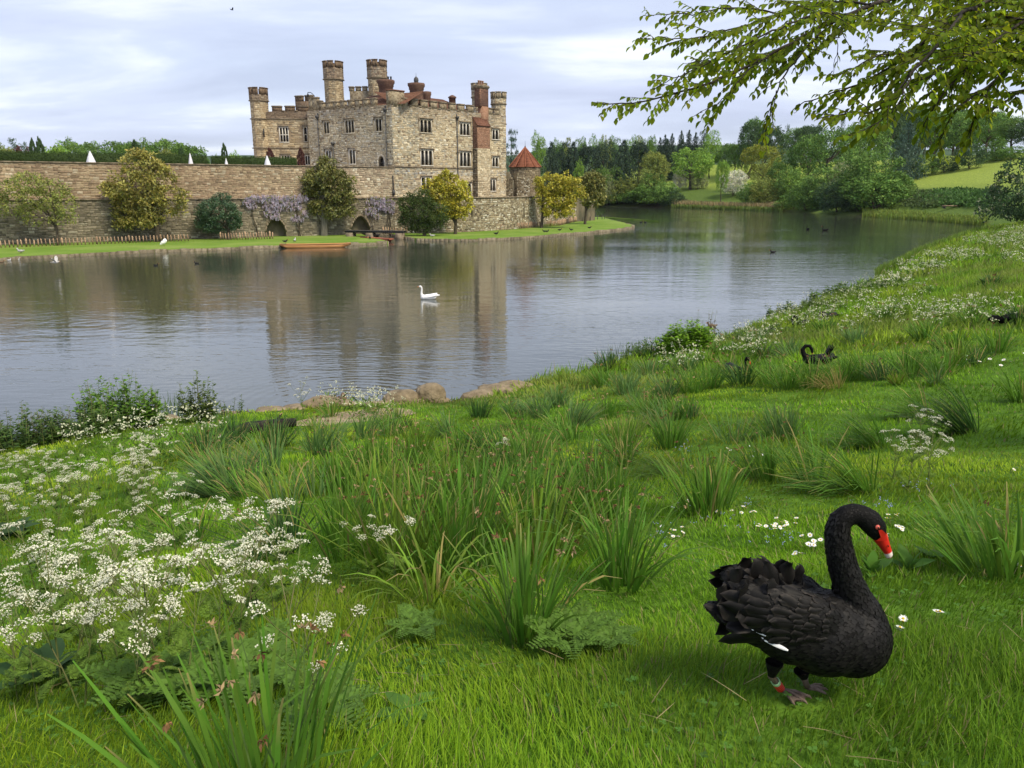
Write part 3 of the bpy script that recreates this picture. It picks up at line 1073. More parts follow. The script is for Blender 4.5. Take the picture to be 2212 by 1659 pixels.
ua = PLf.hit(*c1(1085, 800))[0]; ub = PLf.hit(*c1(1950, 800))[0]
battlement(PLf, ua, ub, 8, PZ, PZ + 1.0)
ua = PR.hit(*c2(300, 780))[0]; ub = PR.hit(*c2(1390, 800))[0]
battlement(PR, ua, ub, 8, PZ, PZ + 1.0)
ua = PR.hit(*c2(1560, 800))[0]
battlement(PR, ua, PR.L - 0.9, 2, PZ, PZ + 0.9, fill=0.6)
# raised corner parapet
mb = MB()
CP = Path([PLf.p[1] - PLf.t[0] * 0.9, PLf.p[1], PR.p[0] + PR.t[0] * 2.2])
CP.box(mb, 0.0, CP.c[1], PZ - 0.3, PZ + 1.75, -0.7, 0.03)
CP.box(mb, CP.c[1] + 0.001, CP.L, PZ - 0.3, PZ + 1.75, -0.7, 0.03)
o = mb.build('corner_parapet', M['stone_merlon'], castle)
mb = MB()
CP.box(mb, -0.06, CP.c[1], PZ + 1.753, PZ + 1.9, -0.8, 0.12); CP.box(mb, CP.c[1] + .001, CP.L + 0.06, PZ + 1.753, PZ + 1.901, -0.8, 0.12)
mb.build('coping', M['tile'], o)
# stepped parapet over the join with the wing
for (x0, x1, y) in ((880, 985, 668), (985, 1060, 672), (1060, 1110, 722)):
    a = PLf.hit(*c1(max(x0, 935), y))[0]; b, zt = PLf.hit(*c1(x1, y))
    if b - a > 0.2:
        m1, m2 = merlon(PLf, a, b - 0.002, PZ, zt)
        m2.build('coping', M['coping'], m1)
wb = PW.hit(*c1(410, 880))[0]
battlement(PW, wb, PW.L, 3, WTOP, PW.hit(*c1(600, 800))[1], fill=0.72, mat='brown_merlon')
PWB = Path([(-34.5, 124), (-28, 121.5)])
a, zt = PWB.hit(*c1(740, 655)); b, zb = PWB.hit(*c1(905, 790))
mb = MB(); PWB.box(mb, a, b + 2, zb - 1.5, zb + 0.6, -0.5, 0); mb.build('rear_parapet', M['brown_merlon'], castle)
battlement(PWB, a, b + 1.6, 2, zb + 0.6, zt, fill=0.7, sill=False, mat='brown_merlon')
# security lamp on its bent arm
_lp = [PLf.pt(np.array(PLf.hit(*c1(x, y))[0]), PLf.hit(*c1(x, y))[1], -0.5) for x, y in ((985, 668), (983, 645), (935, 600), (890, 600), (890, 612))]
mb = MB(); mb.tube(_lp, 0.05, 6)
mb.lathe(_lp[-1] - np.array([0, 0, 0.62]), [(0.06, 0), (0.15, 0.1), (0.16, 0.4), (0.06, 0.6)], 8)
mb.build('lamp_arm', M['iron'], castle)


# turrets
def turret(name, px, Y, zbot, top_c, str_c, cf, r, n=8, nm=8, pal=PAL_WING, wts=W_WING, brown=True, extra=(), mseed=1, slit=False, a0=math.pi / 8):
    X = at(px, 400, Y)[0]
    ztop = at(*cf(*top_c), Y - r)[2]; zstr = at(*cf(*str_c), Y - r)[2]
    ang = -math.pi / 2 + a0 + np.arange(n + 1) * 2 * math.pi / n
    ring = lambda rr: Path(np.column_stack([X + rr * np.cos(ang), Y + rr * np.sin(ang)]))
    P1, P2 = ring(r), ring(r * 1.07)
    zc = ztop - 0.95
    mb = MB()
    wall_front(P1, 0, P1.L, zbot, zstr, [], mb); wall_front(P2, 0, P2.L, zstr, zc, [], mb, top=0.4)
    t = mb.build(name, M['mortar_brown'], castle)
    dark = [(.25, .185, .13), (.2, .15, .105), (.3, .23, .165), (.35, .29, .21)]
    st = [lay_stones(P1, 0, P1.L, zbot + .05, zstr - .05, [], (0.2, 0.34), (0.25, 0.6), pal, wts, seed=mseed, wavy=0.0, ragged=0.1),
          lay_stones(P2, 0, P2.L, zstr + .12, zc - .03, [], (0.2, 0.32), (0.25, 0.55), dark if brown else pal, [3, 3, 2, 1] if brown else wts, seed=mseed + 50, wavy=0.0, ragged=0.1)]
    V = np.concatenate([s_[0] for s_ in st]); C = np.concatenate([s_[1] for s_ in st])
    F = (SF[None] + (np.arange(len(V)) * 8)[:, None, None]).reshape(-1, 4)
    o = build('stonework', V.reshape(-1, 3), F, M['stone'], t, col=np.repeat(C, 8, axis=0)); o['kind'] = 'stuff'
    for z in (zstr,) + tuple(extra):
        mb = MB()
        mb.lathe((X, Y, 0), [(r * 0.95, z - 0.06), (r * 1.16, z - 0.02), (r * 1.16, z + 0.1), (r * 0.95, z + 0.14)], n, -math.pi / 2 + a0, cap=False)
        mb.build('string_course', M['coping'], t)
    PC = Path(np.column_stack([X + r * 1.07 * np.cos(np.linspace(0, 2 * math.pi, 33) - 1.9), Y + r * 1.07 * np.sin(np.linspace(0, 2 * math.pi, 33) - 1.9)]))
    p = PC.L / nm
    for k in range(nm):
        mb = MB()
        a, b = k * p + 0.01, k * p + p * 0.72
        mm = (a + b) / 2
        for q0, q1 in ((a, mm), (mm, b)):
            PC.box(mb, q0, q1, zc - 0.02, ztop - 0.1, -0.34, 0.0)
        for q0, q1 in ((a - .04, mm), (mm, b + .04)):
            PC.box(mb, q0, q1, ztop - 0.098, ztop + 0.02, -0.38, 0.07)
        mb.build('merlon', M['brown_merlon' if brown else 'stone_merlon'], t)
    # lead flat inside the crown
    mb = MB(); mb.lathe((X, Y, 0), [(r * 0.9, zc - 0.5), (r * 0.1, zc - 0.45)], n); mb.build('lead_flat', M['lead'], t)
    return t, X


pxo = lambda cf, x: cf(x, 0)[0]
turret('turret', pxo(c1, 1385), 125, PZ - 1, (1385, 138), (1385, 408), c1, 1.44, mseed=31, nm=8)
turret('turret', pxo(c1, 2000), 124.5, PZ - 1, (2000, 120), (2000, 388), c1, 1.44, mseed=33, nm=8)
turret('turret', pxo(c1, 312), 119.0, UZ - 0.4, (285, 525), (290, 720), c1, 1.27, mseed=35, nm=8, extra=(WZ + 0.01, WZ2 + 0.01))
turret('turret', pxo(c2, 1438), 129, PZ - 2, (1438, 462), (1438, 672), c2, 1.2, mseed=37, nm=7, brown=False, pal=PAL_CASTLE, wts=W_CASTLE)
turret('turret', pxo(c2, 1712), 125.0, STR_Z - 1.4, (1712, 590), (1712, 770), c2, 1.16, mseed=39, nm=7, brown=False, pal=PAL_CASTLE, wts=W_CASTLE, extra=(at(*c2(1800, 1062), 124)[2], at(*c2(1800, 1476), 124)[2]))
# arrow slit on the wing turret
mb = MB(); p = at(*c1(292, 1192), 117.68); mb.box(p, (0.16, 0.12, 1.2)); mb.build('arrow_slit', M['iron'], castle)
# wall between the tall turrets
PT = Path([(at(*c1(1535, 560), 125)[0], 125), (at(*c1(1880, 560), 124.5)[0], 124.5)])
zt, zb = PT.hit(*c1(1700, 518))[1], PT.hit(*c1(1700, 582))[1]
mb = MB(); PT.box(mb, 0, PT.L, PZ - 0.5, zb, -0.6, 0); mb.build('linking_wall', M['stone_merlon'], castle)
battlement(PT, -0.1, PT.L + 0.35, 4, zb, zt, fill=0.68, sill=False)


# roofs of hand-made tile, laid as courses so the slope has real steps
def roof_slope(mb, A, B, C, D, n):
    """A,B eave ends; C,D ridge ends (above B and A)"""
    A, B, C, D = (np.asarray(q, float) for q in (A, B, C, D))
    nrm = np.cross(B - A, D - A); nrm /= np.linalg.norm(nrm)
    if nrm[2] < 0: nrm = -nrm
    for k in range(n):
        s0, s1 = k / n, (k + 1.12) / n
        l0, r0 = A + (D - A) * s0, B + (C - B) * s0
        l1, r1 = A + (D - A) * min(s1, 1), B + (C - B) * min(s1, 1)
        t = 0.05
        mb.c = tuple(np.array([1, 1, 1]) * random.uniform(0.8, 1.15))
        mb.hexa(np.vstack([l0, r0, r1, l1, l0 + nrm * t, r0 + nrm * t, r1 + nrm * t * 0.2, l1 + nrm * t * 0.2]))


def off_pt(path, u, o, z):
    return path.pt(np.array(u), z, o)


mb = MB()
zr = at(*c1(1700, 622), 114)[2]
ul, ur = PLf.hit(*c1(1300, 740))[0], PLf.L + 1.5
roof_slope(mb, off_pt(PLf, ul, -1.0, PZ + 0.1), off_pt(PLf, ur, -1.0, PZ + 0.1), off_pt(PLf, ur, -5, zr), off_pt(PLf, ul + 2.6, -5, zr), 12)
roof_slope(mb, off_pt(PLf, ul, -9.0, PZ + 0.1), off_pt(PLf, ul, -1.0, PZ + 0.1), off_pt(PLf, ul + 2.6, -5, zr), off_pt(PLf, ul + 2.599, -5.01, zr), 12)
mb.build('roof', M['tile'], castle)
mb = MB()
zr = at(*c2(1000, 700), 121)[2]
ul, ur = PR.hit(*c2(600, 760))[0], PR.hit(*c2(1400, 790))[0]
ul = 1.0
roof_slope(mb, off_pt(PR, ul, -1.0, PZ + 0.1), off_pt(PR, ur + 0.4, -1.0, PZ + 0.1), off_pt(PR, ur - 2.4, -5, zr), off_pt(PR, ul, -5, zr), 11)
roof_slope(mb, off_pt(PR, ur + 0.4, -1.0, PZ + 0.1), off_pt(PR, ur + 0.4, -9, PZ + 0.1), off_pt(PR, ur - 2.401, -5.01, zr), off_pt(PR, ur - 2.4, -5, zr), 11)
mb.build('roof', M['tile'], castle)
# ridge ventilator
p = at(*c2(1035, 690), 120.5)
mb = MB(); mb.lathe((p[0], p[1], p[2] - 1.0), [(0.5, 0), (0.5, 1.0), (0.62, 1.02), (0.6, 1.2), (0.15, 1.45)], 8); mb.build('roof_vent', M['dark_brick'], castle)


# chimneys
def oct_chimney(px, Y, ztop, zbot, r, mat, pots=0):
    X = at(px, 300, Y)[0]
    mb = MB()
    H = ztop - zbot
    mb.lathe((X, Y, zbot), [(r * 1.12, 0), (r * 1.12, H * .25), (r, H * .25 + .1), (r, H - .95), (r * 1.1, H - .85), (r * 1.1, H - .6), (r * 1.26, H - .35), (r * 1.26, H - .04), (r * 1.12, H), (r * .5, H + .06)], 8, math.pi / 8)
    o = mb.build('chimney', M[mat], castle)
    return o, X


o, X = oct_chimney(pxo(c1, 2092), 115.5, at(*c1(2092, 418), 115)[2], PZ - 0.5, 1.02, 'dark_brick')
for k, x in enumerate((2096, 2135)):
    p = at(*c1(x, 410), 116)
    mb = MB(); mb.lathe((p[0], p[1], p[2] - 0.25), [(0.13, 0), (0.11, 0.45), (0.16, 0.5), (0.14, 0.58)], 8); mb.build('chimney_pot', M['iron'], o)
o, X = oct_chimney(pxo(c2, 535), 113.5, at(*c2(535, 465), 113)[2], PZ - 0.5, 0.98, 'dark_brick')
p = at(*c2(533, 430), 113.5)
mb = MB(); mb.lathe((X, 113.5, p[2] - 0.4), [(0.2, 0), (0.3, .2), (0.34, .45), (0.28, .7), (0.12, .85), (0.03, .95), (0.02, 1.35)], 10); mb.build('chimney_cowl', M['lead'], o)
o, X = oct_chimney(pxo(c2, 680), 117.0, at(*c2(680, 595), 117)[2], PZ - 0.5, 0.55, 'dark_brick')
# chimney breast on the right face
ua = PR.hit(*c4(1142, 300))[0]; ub = PR.hit(*c4(1360, 300), 1.0)[0]
zs_ = PR.hit(*c4(1280, 268), 1.0)[1]; zsh = PR.hit(*c2(1490, 1100), 1.0)[1]; zbk = PR.hit(*c2(1330, 985))[1]
mb = MB(); PR.box(mb, ua, ub, LZ - 0.3, zs_, -0.1, 1.0)
cb = mb.build('chimney_breast', M['mortar'], castle)
PB = Path([PR.pt(np.array(ua), 0, 0.0)[:2], PR.pt(np.array(ua), 0, 1.0)[:2], PR.pt(np.array(ub), 0, 1.0)[:2]])
st1 = lay_stones(PB, 0, 1.0, LZ - 0.2, zs_, [], (0.15, 0.3), (0.2, 0.5), [(.09, .075, .055), (.16, .13, .09), (.33, .3, .24)], [4, 3, 1.4], seed=41)  # left side stones coloured darker, its shade put into the palette
st2 = lay_stones(PB, 1.0, PB.L, LZ - 0.2, zs_, [], (0.18, 0.34), (0.25, 0.6), PAL_CASTLE[:3], [5, 2, 3], seed=42)
V = np.concatenate([st1[0], st2[0]]); C = np.concatenate([st1[1], st2[1]])
F = (SF[None] + (np.arange(len(V)) * 8)[:, None, None]).reshape(-1, 4)
o = build('stonework', V.reshape(-1, 3), F, M['stone'], cb, col=np.repeat(C, 8, axis=0)); o['kind'] = 'stuff'


def brick_face(path, u0, u1, z0, z1, parent, mat, off=0.0, bh=0.085, bl=0.26, seed=1):
    V, C = lay_stones(path, u0, u1, z0, z1, [], (bh, bh), (bl, bl * 1.05), [(1, 1, 1), (.78, .75, .74), (1.2, 1.15, 1.1)], [4, 2, 2], off=off, proud=(0.008, 0.016), gap=0.016, seed=seed, wavy=0.0, ragged=0)
    F = (SF[None] + (np.arange(len(V)) * 8)[:, None, None]).reshape(-1, 4)
    o = build('brickwork', V.reshape(-1, 3), F, mat, parent, col=np.repeat(C, 8, axis=0)); o['kind'] = 'stuff'


mb = MB(); PR.box(mb, ua + .02, ub - .02, zs_ + .001, zsh, -0.1, 0.98)
# sloping shoulder
U = np.array([ua - .05, ub + .05, ub + .05, ua - .05]); zz = np.array([zsh, zsh, zbk + .15, zbk + .15]); oo = np.array([1.1, 1.1, 0.0, 0.0])
lo = PR.pt(U, zz, oo); hi = lo + np.array([0, 0, 0.16])
bb = mb.build('brick_stack', M['brick'], castle)
mb = MB(); mb.c = (.85, .8, .8); mb.hexa(np.vstack([lo, hi])); mb.build('shoulder', M['tile'], bb)
mb = MB(); Ps = PR.pt(np.array([ua, ua, ua, ub, ub, ub]), np.array([zsh, zsh, zbk + .15] * 2), np.array([0.97, 0, 0] * 2))
mb.add(Ps, [[0, 1, 2], [3, 5, 4]]); mb.build('shoulder_cheek', M['brick'], bb)
brick_face(PB, 1.02, PB.L - 0.02, zs_ + 0.02, zsh, bb, M['brick'], seed=43, off=-0.02)
brick_face(PB, 0.0, 0.99, zs_ + 0.02, zsh, bb, M['dark_brick'], seed=44, off=-0.02)  # darker brick colour on the left side paints in its shade
su0 = PR.hit(*c2(1400, 700))[0] + 0.35; su1 = PR.hit(*c2(1542, 700))[0]; sz = PR.hit(*c2(1460, 512))[1]
mb = MB(); PR.box(mb, su0 + .35, su1, zsh - 0.3, PZ + 1.0, -0.6, 0.25); PR.box(mb, su0, su1 + .001, PZ + 1.001, sz - 0.3, -0.95, 0.251)
sh = mb.build('chimney', M['brick'], castle)
mb = MB(); mb.c = (.8, .8, .8)
for dz, e in ((-0.3, 0.1), (-0.15, 0.16), (0.0, 0.06)):
    PR.box(mb, su0 - e, su1 + e, sz + dz + .001, sz + dz + 0.15, -0.95 - e, 0.25 + e)
mb.build('chimney_cap', M['coping'], sh)
for k in range(3):
    p = PR.pt(np.array(su0 + 0.3 + k * 0.42), sz + 0.14, -0.35)
    mb = MB(); mb.lathe(p, [(0.15, 0), (0.13, 0.5), (0.17, 0.55), (0.16, 0.66)], 10); mb.c = (1, .8, .7); mb.build('chimney_pot', M['brick'], sh)
PS = Path([PR.pt(np.array(su0), 0, -0.95)[:2], PR.pt(np.array(su0), 0, 0.251)[:2], PR.pt(np.array(su1), 0, 0.251)[:2]])
brick_face(PS, 0, PS.L, PZ + 1.02, sz - 0.32, sh, M['dark_brick'], seed=45)
# hopper heads and drainpipes
for path, cf, x, y0, y1 in ((PLf, c1, 1078, 975, 1600), (PLf, c1, 2062, 870, 1640), (PR, c2, 1096, 985, 1560), (PLf, c1, 1305, 1360, 1640)):
    ua_, zt = path.hit(*cf(x, y0)); zb = path.hit(*cf(x, y1))[1]
    zb = STR_Z - 1.5 if path is PR else UZ - .3
    mb = MB()
    mb.tube([path.pt(np.array(ua_), zb, .15), path.pt(np.array(ua_), zt, .15)], 0.07, 7)
    path.box(mb, ua_ - .2, ua_ + .2, zt, zt + .3, .03, .38); path.box(mb, ua_ - .13, ua_ + .13, zt - .18, zt - .002, .05, .3)
    for z in np.arange(zb + 1.5, zt - .5, 2.2): path.box(mb, ua_ - .14, ua_ + .14, z, z + .08, .02, .235)
    if y0 < 1200: path.box(mb, ua_ - .09, ua_ + .09, zt + .31, zt + .68, .01, .06)
    mb.build('drainpipe', M['lead'], castle)

# ------------------------------------------------------------------ round gate tower with conical tile roof
gt_ = empty('round_tower', (at(1134, 400, 136)[0], 136, LZ), 0, 'small round stone tower with a conical red tile roof right of castle', 'tower')
TX, TY = at(1134, 400, 136)[0], 136.0
TR = (at(*c4(2003, 480), 134)[0] - at(*c4(1590, 480), 134)[0]) / 2 * 1.0
ze = at(*c4(1800, 492), 133.5)[2]; za_ = at(*c4(1805, 250), 136)[2]
ang = np.linspace(-math.pi * 1.25, math.pi * 0.25, 33)
PTW = Path(np.column_stack([TX + TR * 0.93 * np.cos(ang), TY + TR * 0.93 * np.sin(ang)]))
ang2 = np.linspace(0, 2 * math.pi, 25)
mb = MB(); mb.lathe((TX, TY, 0), [(TR * 0.925, LZ - 0.4), (TR * 0.925, ze)], 32, cap=True)
mb.build('wall', M['mortar_brown'], gt_)
V, C = lay_stones(PTW, 0, PTW.L, LZ - 0.3, ze, [], (0.16, 0.3), (0.2, 0.5), [(.27, .215, .135), (.2, .155, .1), (.34, .28, .19), (.13, .105, .07)], [4, 4, 2, 2], seed=61)
F = (SF[None] + (np.arange(len(V)) * 8)[:, None, None]).reshape(-1, 4)
o = build('stonework', V.reshape(-1, 3), F, M['stone'], gt_, col=np.repeat(C, 8, axis=0)); o['kind'] = 'stuff'
mb = MB()
H = za_ - ze
n = 10
aa = np.arange(n) * 2 * math.pi / n + 0.31
for i in range(n):
    A_ = np.array([TX + TR * 1.03 * math.cos(aa[i]), TY + TR * 1.03 * math.sin(aa[i]), ze - 0.1]); B_ = np.array([TX + TR * 1.03 * math.cos(aa[(i + 1) % n]), TY + TR * 1.03 * math.sin(aa[(i + 1) % n]), ze - 0.1])
    T_ = np.array([TX, TY, za_])
    nn = 16
    for k in range(nn):
        s0, s1 = k / nn, min(1, (k + 1.05) / nn)
        mb.c = tuple(np.array([1.25, 0.95, 0.85]) * random.uniform(0.82, 1.12))
        l0, r0, l1, r1 = A_ + (T_ - A_) * s0, B_ + (T_ - B_) * s0, A_ + (T_ - A_) * s1, B_ + (T_ - B_) * s1
        up = np.array([0, 0, 0.05])
        mb.hexa(np.vstack([l0, r0, r1, l1, l0 + up, r0 + up, r1 + up * .2, l1 + up * .2]))
rf = mb.build('roof', M['tile'], gt_)
mb = MB()
for i in range(n):
    A_ = np.array([TX + TR * 1.04 * math.cos(aa[i]), TY + TR * 1.04 * math.sin(aa[i]), ze - 0.02]); mb.c = (1.5, 1.1, .95)
    mb.tube([A_, np.array([TX, TY, za_ + .05])], 0.08, 5)
mb.build('hip_tiles', M['tile'], rf)
mb = MB(); mb.lathe((TX, TY, za_ - .1), [(0.12, 0), (0.1, 0.25), (0.03, .35), (0.015, 1.1)], 8); mb.build('finial', M['iron'], rf)
# ruined wall stubs beside it
for (xa, xb, yt, Yd, lab) in ((1525, 1640, 478, 127.5, 'tall ruined stone wall stub between castle and round tower'), (1690, 1850, 560, 132.0, 'ruined flint wall fragment in front of the round tower')):
    XA, XB = at(*c4(xa, yt), Yd)[0], at(*c4(xb, yt), Yd)[0]
    zt = at(*c4((xa + xb) / 2, yt), Yd)[2]
    P_ = Path([(XA, Yd + .3), (XB, Yd)])
    e = empty('ruined_wall', (XA, Yd, LZ), 0, lab, 'wall')
    g = np.random.default_rng(int(xa))
    mb = MB()
    k = 0; n = 7
    for k in range(n):
        hh = zt - (k / n) * (zt - LZ) * (0.45 if xa < 1600 else 0.15) - g.uniform(0, .5)
        P_.box(mb, P_.L * k / n, P_.L * (k + 1) / n, LZ - .4, hh, -0.8 - .01 * k, 0.01 * (k % 2))
    mb.build('wall_core', M['mortar_dark'], e)
    V, C = lay_stones(P_, 0, P_.L, LZ - 0.3, zt - (zt - LZ) * (0.42 if xa < 1600 else 0.2), [], (0.14, 0.28), (0.18, 0.42), PAL_RIGHT, [3, 4, 2, 2, 2], seed=int(xa), off=0.012)
    F = (SF[None] + (np.arange(len(V)) * 8)[:, None, None]).reshape(-1, 4)
    o = build('stonework', V.reshape(-1, 3), F, M['stone'], e, col=np.repeat(C, 8, axis=0)); o['kind'] = 'stuff'

# ================================================================== FOLIAGE
def unit(v):
    return v / (np.linalg.norm(v, axis=-1, keepdims=True) + 1e-9)


def leaf_cards(P, Nrm, D, length, width, curl=0.0):
    """rhombic leaves: base P, growing along D, facing Nrm"""
    n = len(P)
    D = unit(D); S = unit(np.cross(D, Nrm)); Nn = np.cross(S, D)
    l = np.broadcast_to(length, (n,))[:, None]; w = np.broadcast_to(width, (n,))[:, None]
    V = np.stack([P, P + D * l * 0.45 + S * w * 0.5 + Nn * curl * l, P + D * l, P + D * l * 0.45 - S * w * 0.5 + Nn * curl * l], axis=1)
    return V.reshape(-1, 3), np.arange(n * 4).reshape(n, 4)


def blob_leaves(centres, radii, nleaf, leaf, g, up=0.25, droop=0.0, flat=1.0, aspect=0.55, bright=0.35, squash=None):
    """leaf clumps: centres (m,3), radii (m,); nleaf leaves on each"""
    m_ = len(centres)
    d = unit(g.normal(size=(m_, nleaf, 3)) + np.array([0, 0, up]))
    rr = radii[:, None, None] * g.uniform(0.55, 1.08, (m_, nleaf, 1))
    sq = np.array([1, 1, flat])
    P = (centres[:, None] + d * rr * sq).reshape(-1, 3)
    nr = unit(d.reshape(-1, 3) + g.normal(size=(m_ * nleaf, 3)) * 0.55)
    D = unit(np.cross(nr, g.normal(size=nr.shape)) + d.reshape(-1, 3) * 0.35 + np.array([0, 0, -droop]))
    ln = leaf * g.uniform(0.6, 1.35, len(P))
    V, F = leaf_cards(P, nr, D, ln, ln * aspect, 0.05)
    b = (1 + g.uniform(-bright, bright, m_))[:, None] * g.uniform(0.75, 1.25, (m_, nleaf))
    tint = 1 + g.uniform(-0.14, 0.14, (m_, nleaf))
    C = np.stack([b * (1 + (tint - 1)), b, b * (1 - (tint - 1))], axis=-1).reshape(-1, 3)
    return V, F, np.repeat(C, 4, axis=0)


def surface_pts(lobes, n, g, inner=0.25, lowcut=-0.75):
    """points near the outer skin of a union of ellipsoids (cx,cy,cz,rx,ry,rz)"""
    L_ = np.asarray(lobes, float)
    area = (L_[:, 3] * L_[:, 4] + L_[:, 3] * L_[:, 5] + L_[:, 4] * L_[:, 5])
    k = g.choice(len(L_), size=n * 4, p=area / area.sum())
    d = unit(g.normal(size=(n * 4, 3)))
    r = np.where(g.random(n * 4) < inner, g.uniform(0.45, 0.9, n * 4), g.uniform(0.88, 1.02, n * 4))
    P = L_[k, :3] + d * L_[k, 3:] * r[:, None]
    keep = np.ones(len(P), bool)
    for j in range(len(L_)):
        q = np.linalg.norm((P - L_[j, :3]) / L_[j, 3:], axis=1)
        keep &= (q > 0.62) | (k == j)
    keep &= d[:, 2] > lowcut
    return P[keep][:n]


def crown_round(seed, n=210, nl=30, leaf=0.034, rc=(0.045, 0.085), lobes=None, zc=0.56, rz=0.44, up=0.5, droop=0.0, bright=0.3):
    g = np.random.default_rng(seed)
    if lobes is None:
        lobes = [(0, 0, zc, 0.37, 0.37, rz * 0.88)]
        for k in range(9):
            a = g.uniform(0, 6.28); el = g.uniform(-0.4, 1.1)
            c = np.array([0.26 * math.cos(a) * math.cos(el), 0.26 * math.sin(a) * math.cos(el), zc + rz * 0.6 * math.sin(el)])
            r = g.uniform(0.15, 0.23)
            lobes.append((*c, r, r, r * 0.85))
    P = surface_pts(lobes, n, g)
    V, F, C = blob_leaves(P, g.uniform(*rc, len(P)), nl, leaf, g, up=up, droop=droop, flat=0.8, bright=bright)
    return V, F, C


def trunk_mb(h0, h1, r, g, limbs=6, spread=0.3, lean=0.02, fork=0.35):
    mb = MB()
    z = np.linspace(0, h1, 7)
    x = np.cumsum(g.normal(0, lean, 7)); y = np.cumsum(g.normal(0, lean, 7)); x -= x[0]; y -= y[0]
    mb.tube(np.column_stack([x, y, z]), r * np.linspace(1.25, 0.35, 7), 7)
    for k in range(limbs):
        s = g.uniform(fork, 0.9); zz = s * h1
        b = np.array([np.interp(zz, z, x), np.interp(zz, z, y), zz])
        a = k * 2.4 + g.uniform(-.5, .5); L_ = spread * g.uniform(0.6, 1.1)
        t = np.linspace(0, 1, 5)
        mb.tube(b + np.column_stack([np.cos(a) * L_ * t, np.sin(a) * L_ * t, L_ * 0.75 * t ** 1.2 + g.normal(0, .01, 5)]), r * (0.55 * (1 - t) + 0.08), 5)
    return mb


def crown_conifer(seed, tiers=16, per=9, base=0.10, nl=20, leaf=0.045, wide=0.5, taper=0.62, droop=0.25):
    g = np.random.default_rng(seed)
    c, r = [], []
    for t in range(tiers):
        s = t / (tiers - 1)
        z = base + (1 - base) * s * 0.97
        rad = wide * (1 - s) ** taper + 0.05
        k = max(3, int(per * (1 - s) + 3))
        a0 = g.uniform(0, 6.28)
        for q in range(k):
            a = a0 + q * 6.283 / k + g.normal(0, .15)
            for f in ((0.95, 0.62, 0.3) if rad > .12 else (0.8, 0.3)):
                rr = rad * f * g.uniform(0.8, 1.12)
                c.append((rr * math.cos(a), rr * math.sin(a), z - droop * rr * 0.5 + g.normal(0, .008))); r.append(0.03 + 0.06 * (1 - s) * g.uniform(.7, 1.2))
    return blob_leaves(np.array(c), np.array(r), nl, leaf, g, up=0.2, droop=0.2, flat=0.45, aspect=0.4, bright=0.3)


def crown_cedar(seed):
    g = np.random.default_rng(seed)
    c, r = [], []
    for t in range(9):
        z = 0.3 + 0.68 * t / 8
        rad = (0.5 - 0.3 * (t / 8) ** 1.5) * g.uniform(0.75, 1.1)
        for q in range(int(6 + 8 * rad * 2)):
            a = g.uniform(0, 6.28); rr = rad * math.sqrt(g.uniform(0.1, 1))
            c.append((rr * math.cos(a), rr * math.sin(a), z + 0.1 * rr + g.normal(0, .006))); r.append(g.uniform(0.05, 0.085))
    return blob_leaves(np.array(c), np.array(r), 24, 0.04, g, up=0.4, flat=0.22, aspect=0.4)


def crown_pine(seed):
    g = np.random.default_rng(seed)
    c, r = [], []
    for k in range(34):
        a = g.uniform(0, 6.28); z = g.uniform(0.5, 0.98); rr = g.uniform(0, 0.42) * math.sqrt(max(0.05, 1 - ((z - .7) / .36) ** 2))
        c.append((rr * math.cos(a), rr * math.sin(a), z)); r.append(g.uniform(0.07, 0.12))
    return blob_leaves(np.array(c), np.array(r), 40, 0.045, g, up=0.5, flat=0.6, aspect=0.4)


def crown_columnar(seed):
    g = np.random.default_rng(seed)
    n = 90
    z = g.uniform(0.0, 0.97, n); rad = 0.5 * np.clip(np.minimum(z / .12, (1.02 - z) / .35), 0.15, 1)
    a = g.uniform(0, 6.28, n)
    c = np.column_stack([rad * .95 * np.cos(a), rad * .95 * np.sin(a), z])
    return blob_leaves(c, np.full(n, 0.07), 60, 0.09, g, up=0.8, flat=1.0, aspect=0.5)


def crown_bush(seed, n=200, nl=30, leaf=0.04):
    g = np.random.default_rng(seed)
    lobes = [(0, 0, 0.45, 0.36, 0.36, 0.45)]
    for k in range(8):
        a = g.uniform(0, 6.28)
        lobes.append((0.27 * math.cos(a), 0.27 * math.sin(a), g.uniform(0.18, 0.6), *(g.uniform(0.17, 0.24) * np.array([1, 1, 1.15]))))
    P = surface_pts(lobes, n, g)
    P = P[P[:, 2] > 0.0]
    return blob_leaves(P, g.uniform(0.05, 0.09, len(P)), nl, leaf, g, up=0.5, flat=0.85)


def crown_feather(seed, n=150, nl=34, leaf=0.035):
    """loose upright sprays (willow scrub, young trees)"""
    g = np.random.default_rng(seed)
    c, r = [], []
    for k in range(n):
        a = g.uniform(0, 6.28); s = g.uniform(0.12, 1) ** 0.8
        top = g.uniform(0.55, 1.0)
        rr = 0.42 * g.uniform(0.15, 1) * (0.55 + 0.45 * math.sin(s * 2.6))
        c.append((rr * math.cos(a), rr * math.sin(a), s * top * (1 - 0.25 * (rr / .42) ** 2))); r.append(g.uniform(0.035, 0.065))
    return blob_leaves(np.array(c), np.array(r), nl, leaf, g, up=0.9, flat=1.3, aspect=0.35, bright=0.25)


M['bark'] = make_mat('bark', (0.05, 0.04, 0.03), (0.11, 0.09, 0.065), scale=6, rough=0.95, bump=0.6, bscale=14, stretch=(1, 1, .3))
M['pale_bark'] = make_mat('pale_bark', (0.13, 0.115, 0.09), (0.22, 0.2, 0.16), scale=6, rough=0.95, bump=0.5, bscale=14, stretch=(1, 1, .3))


def leafmat(name, c, trans=0.22, spec=0.15, rough=0.7):
    M[name] = make_mat(name, c, attr=True, trans=trans, spec=spec, rough=rough, orand=0.10)


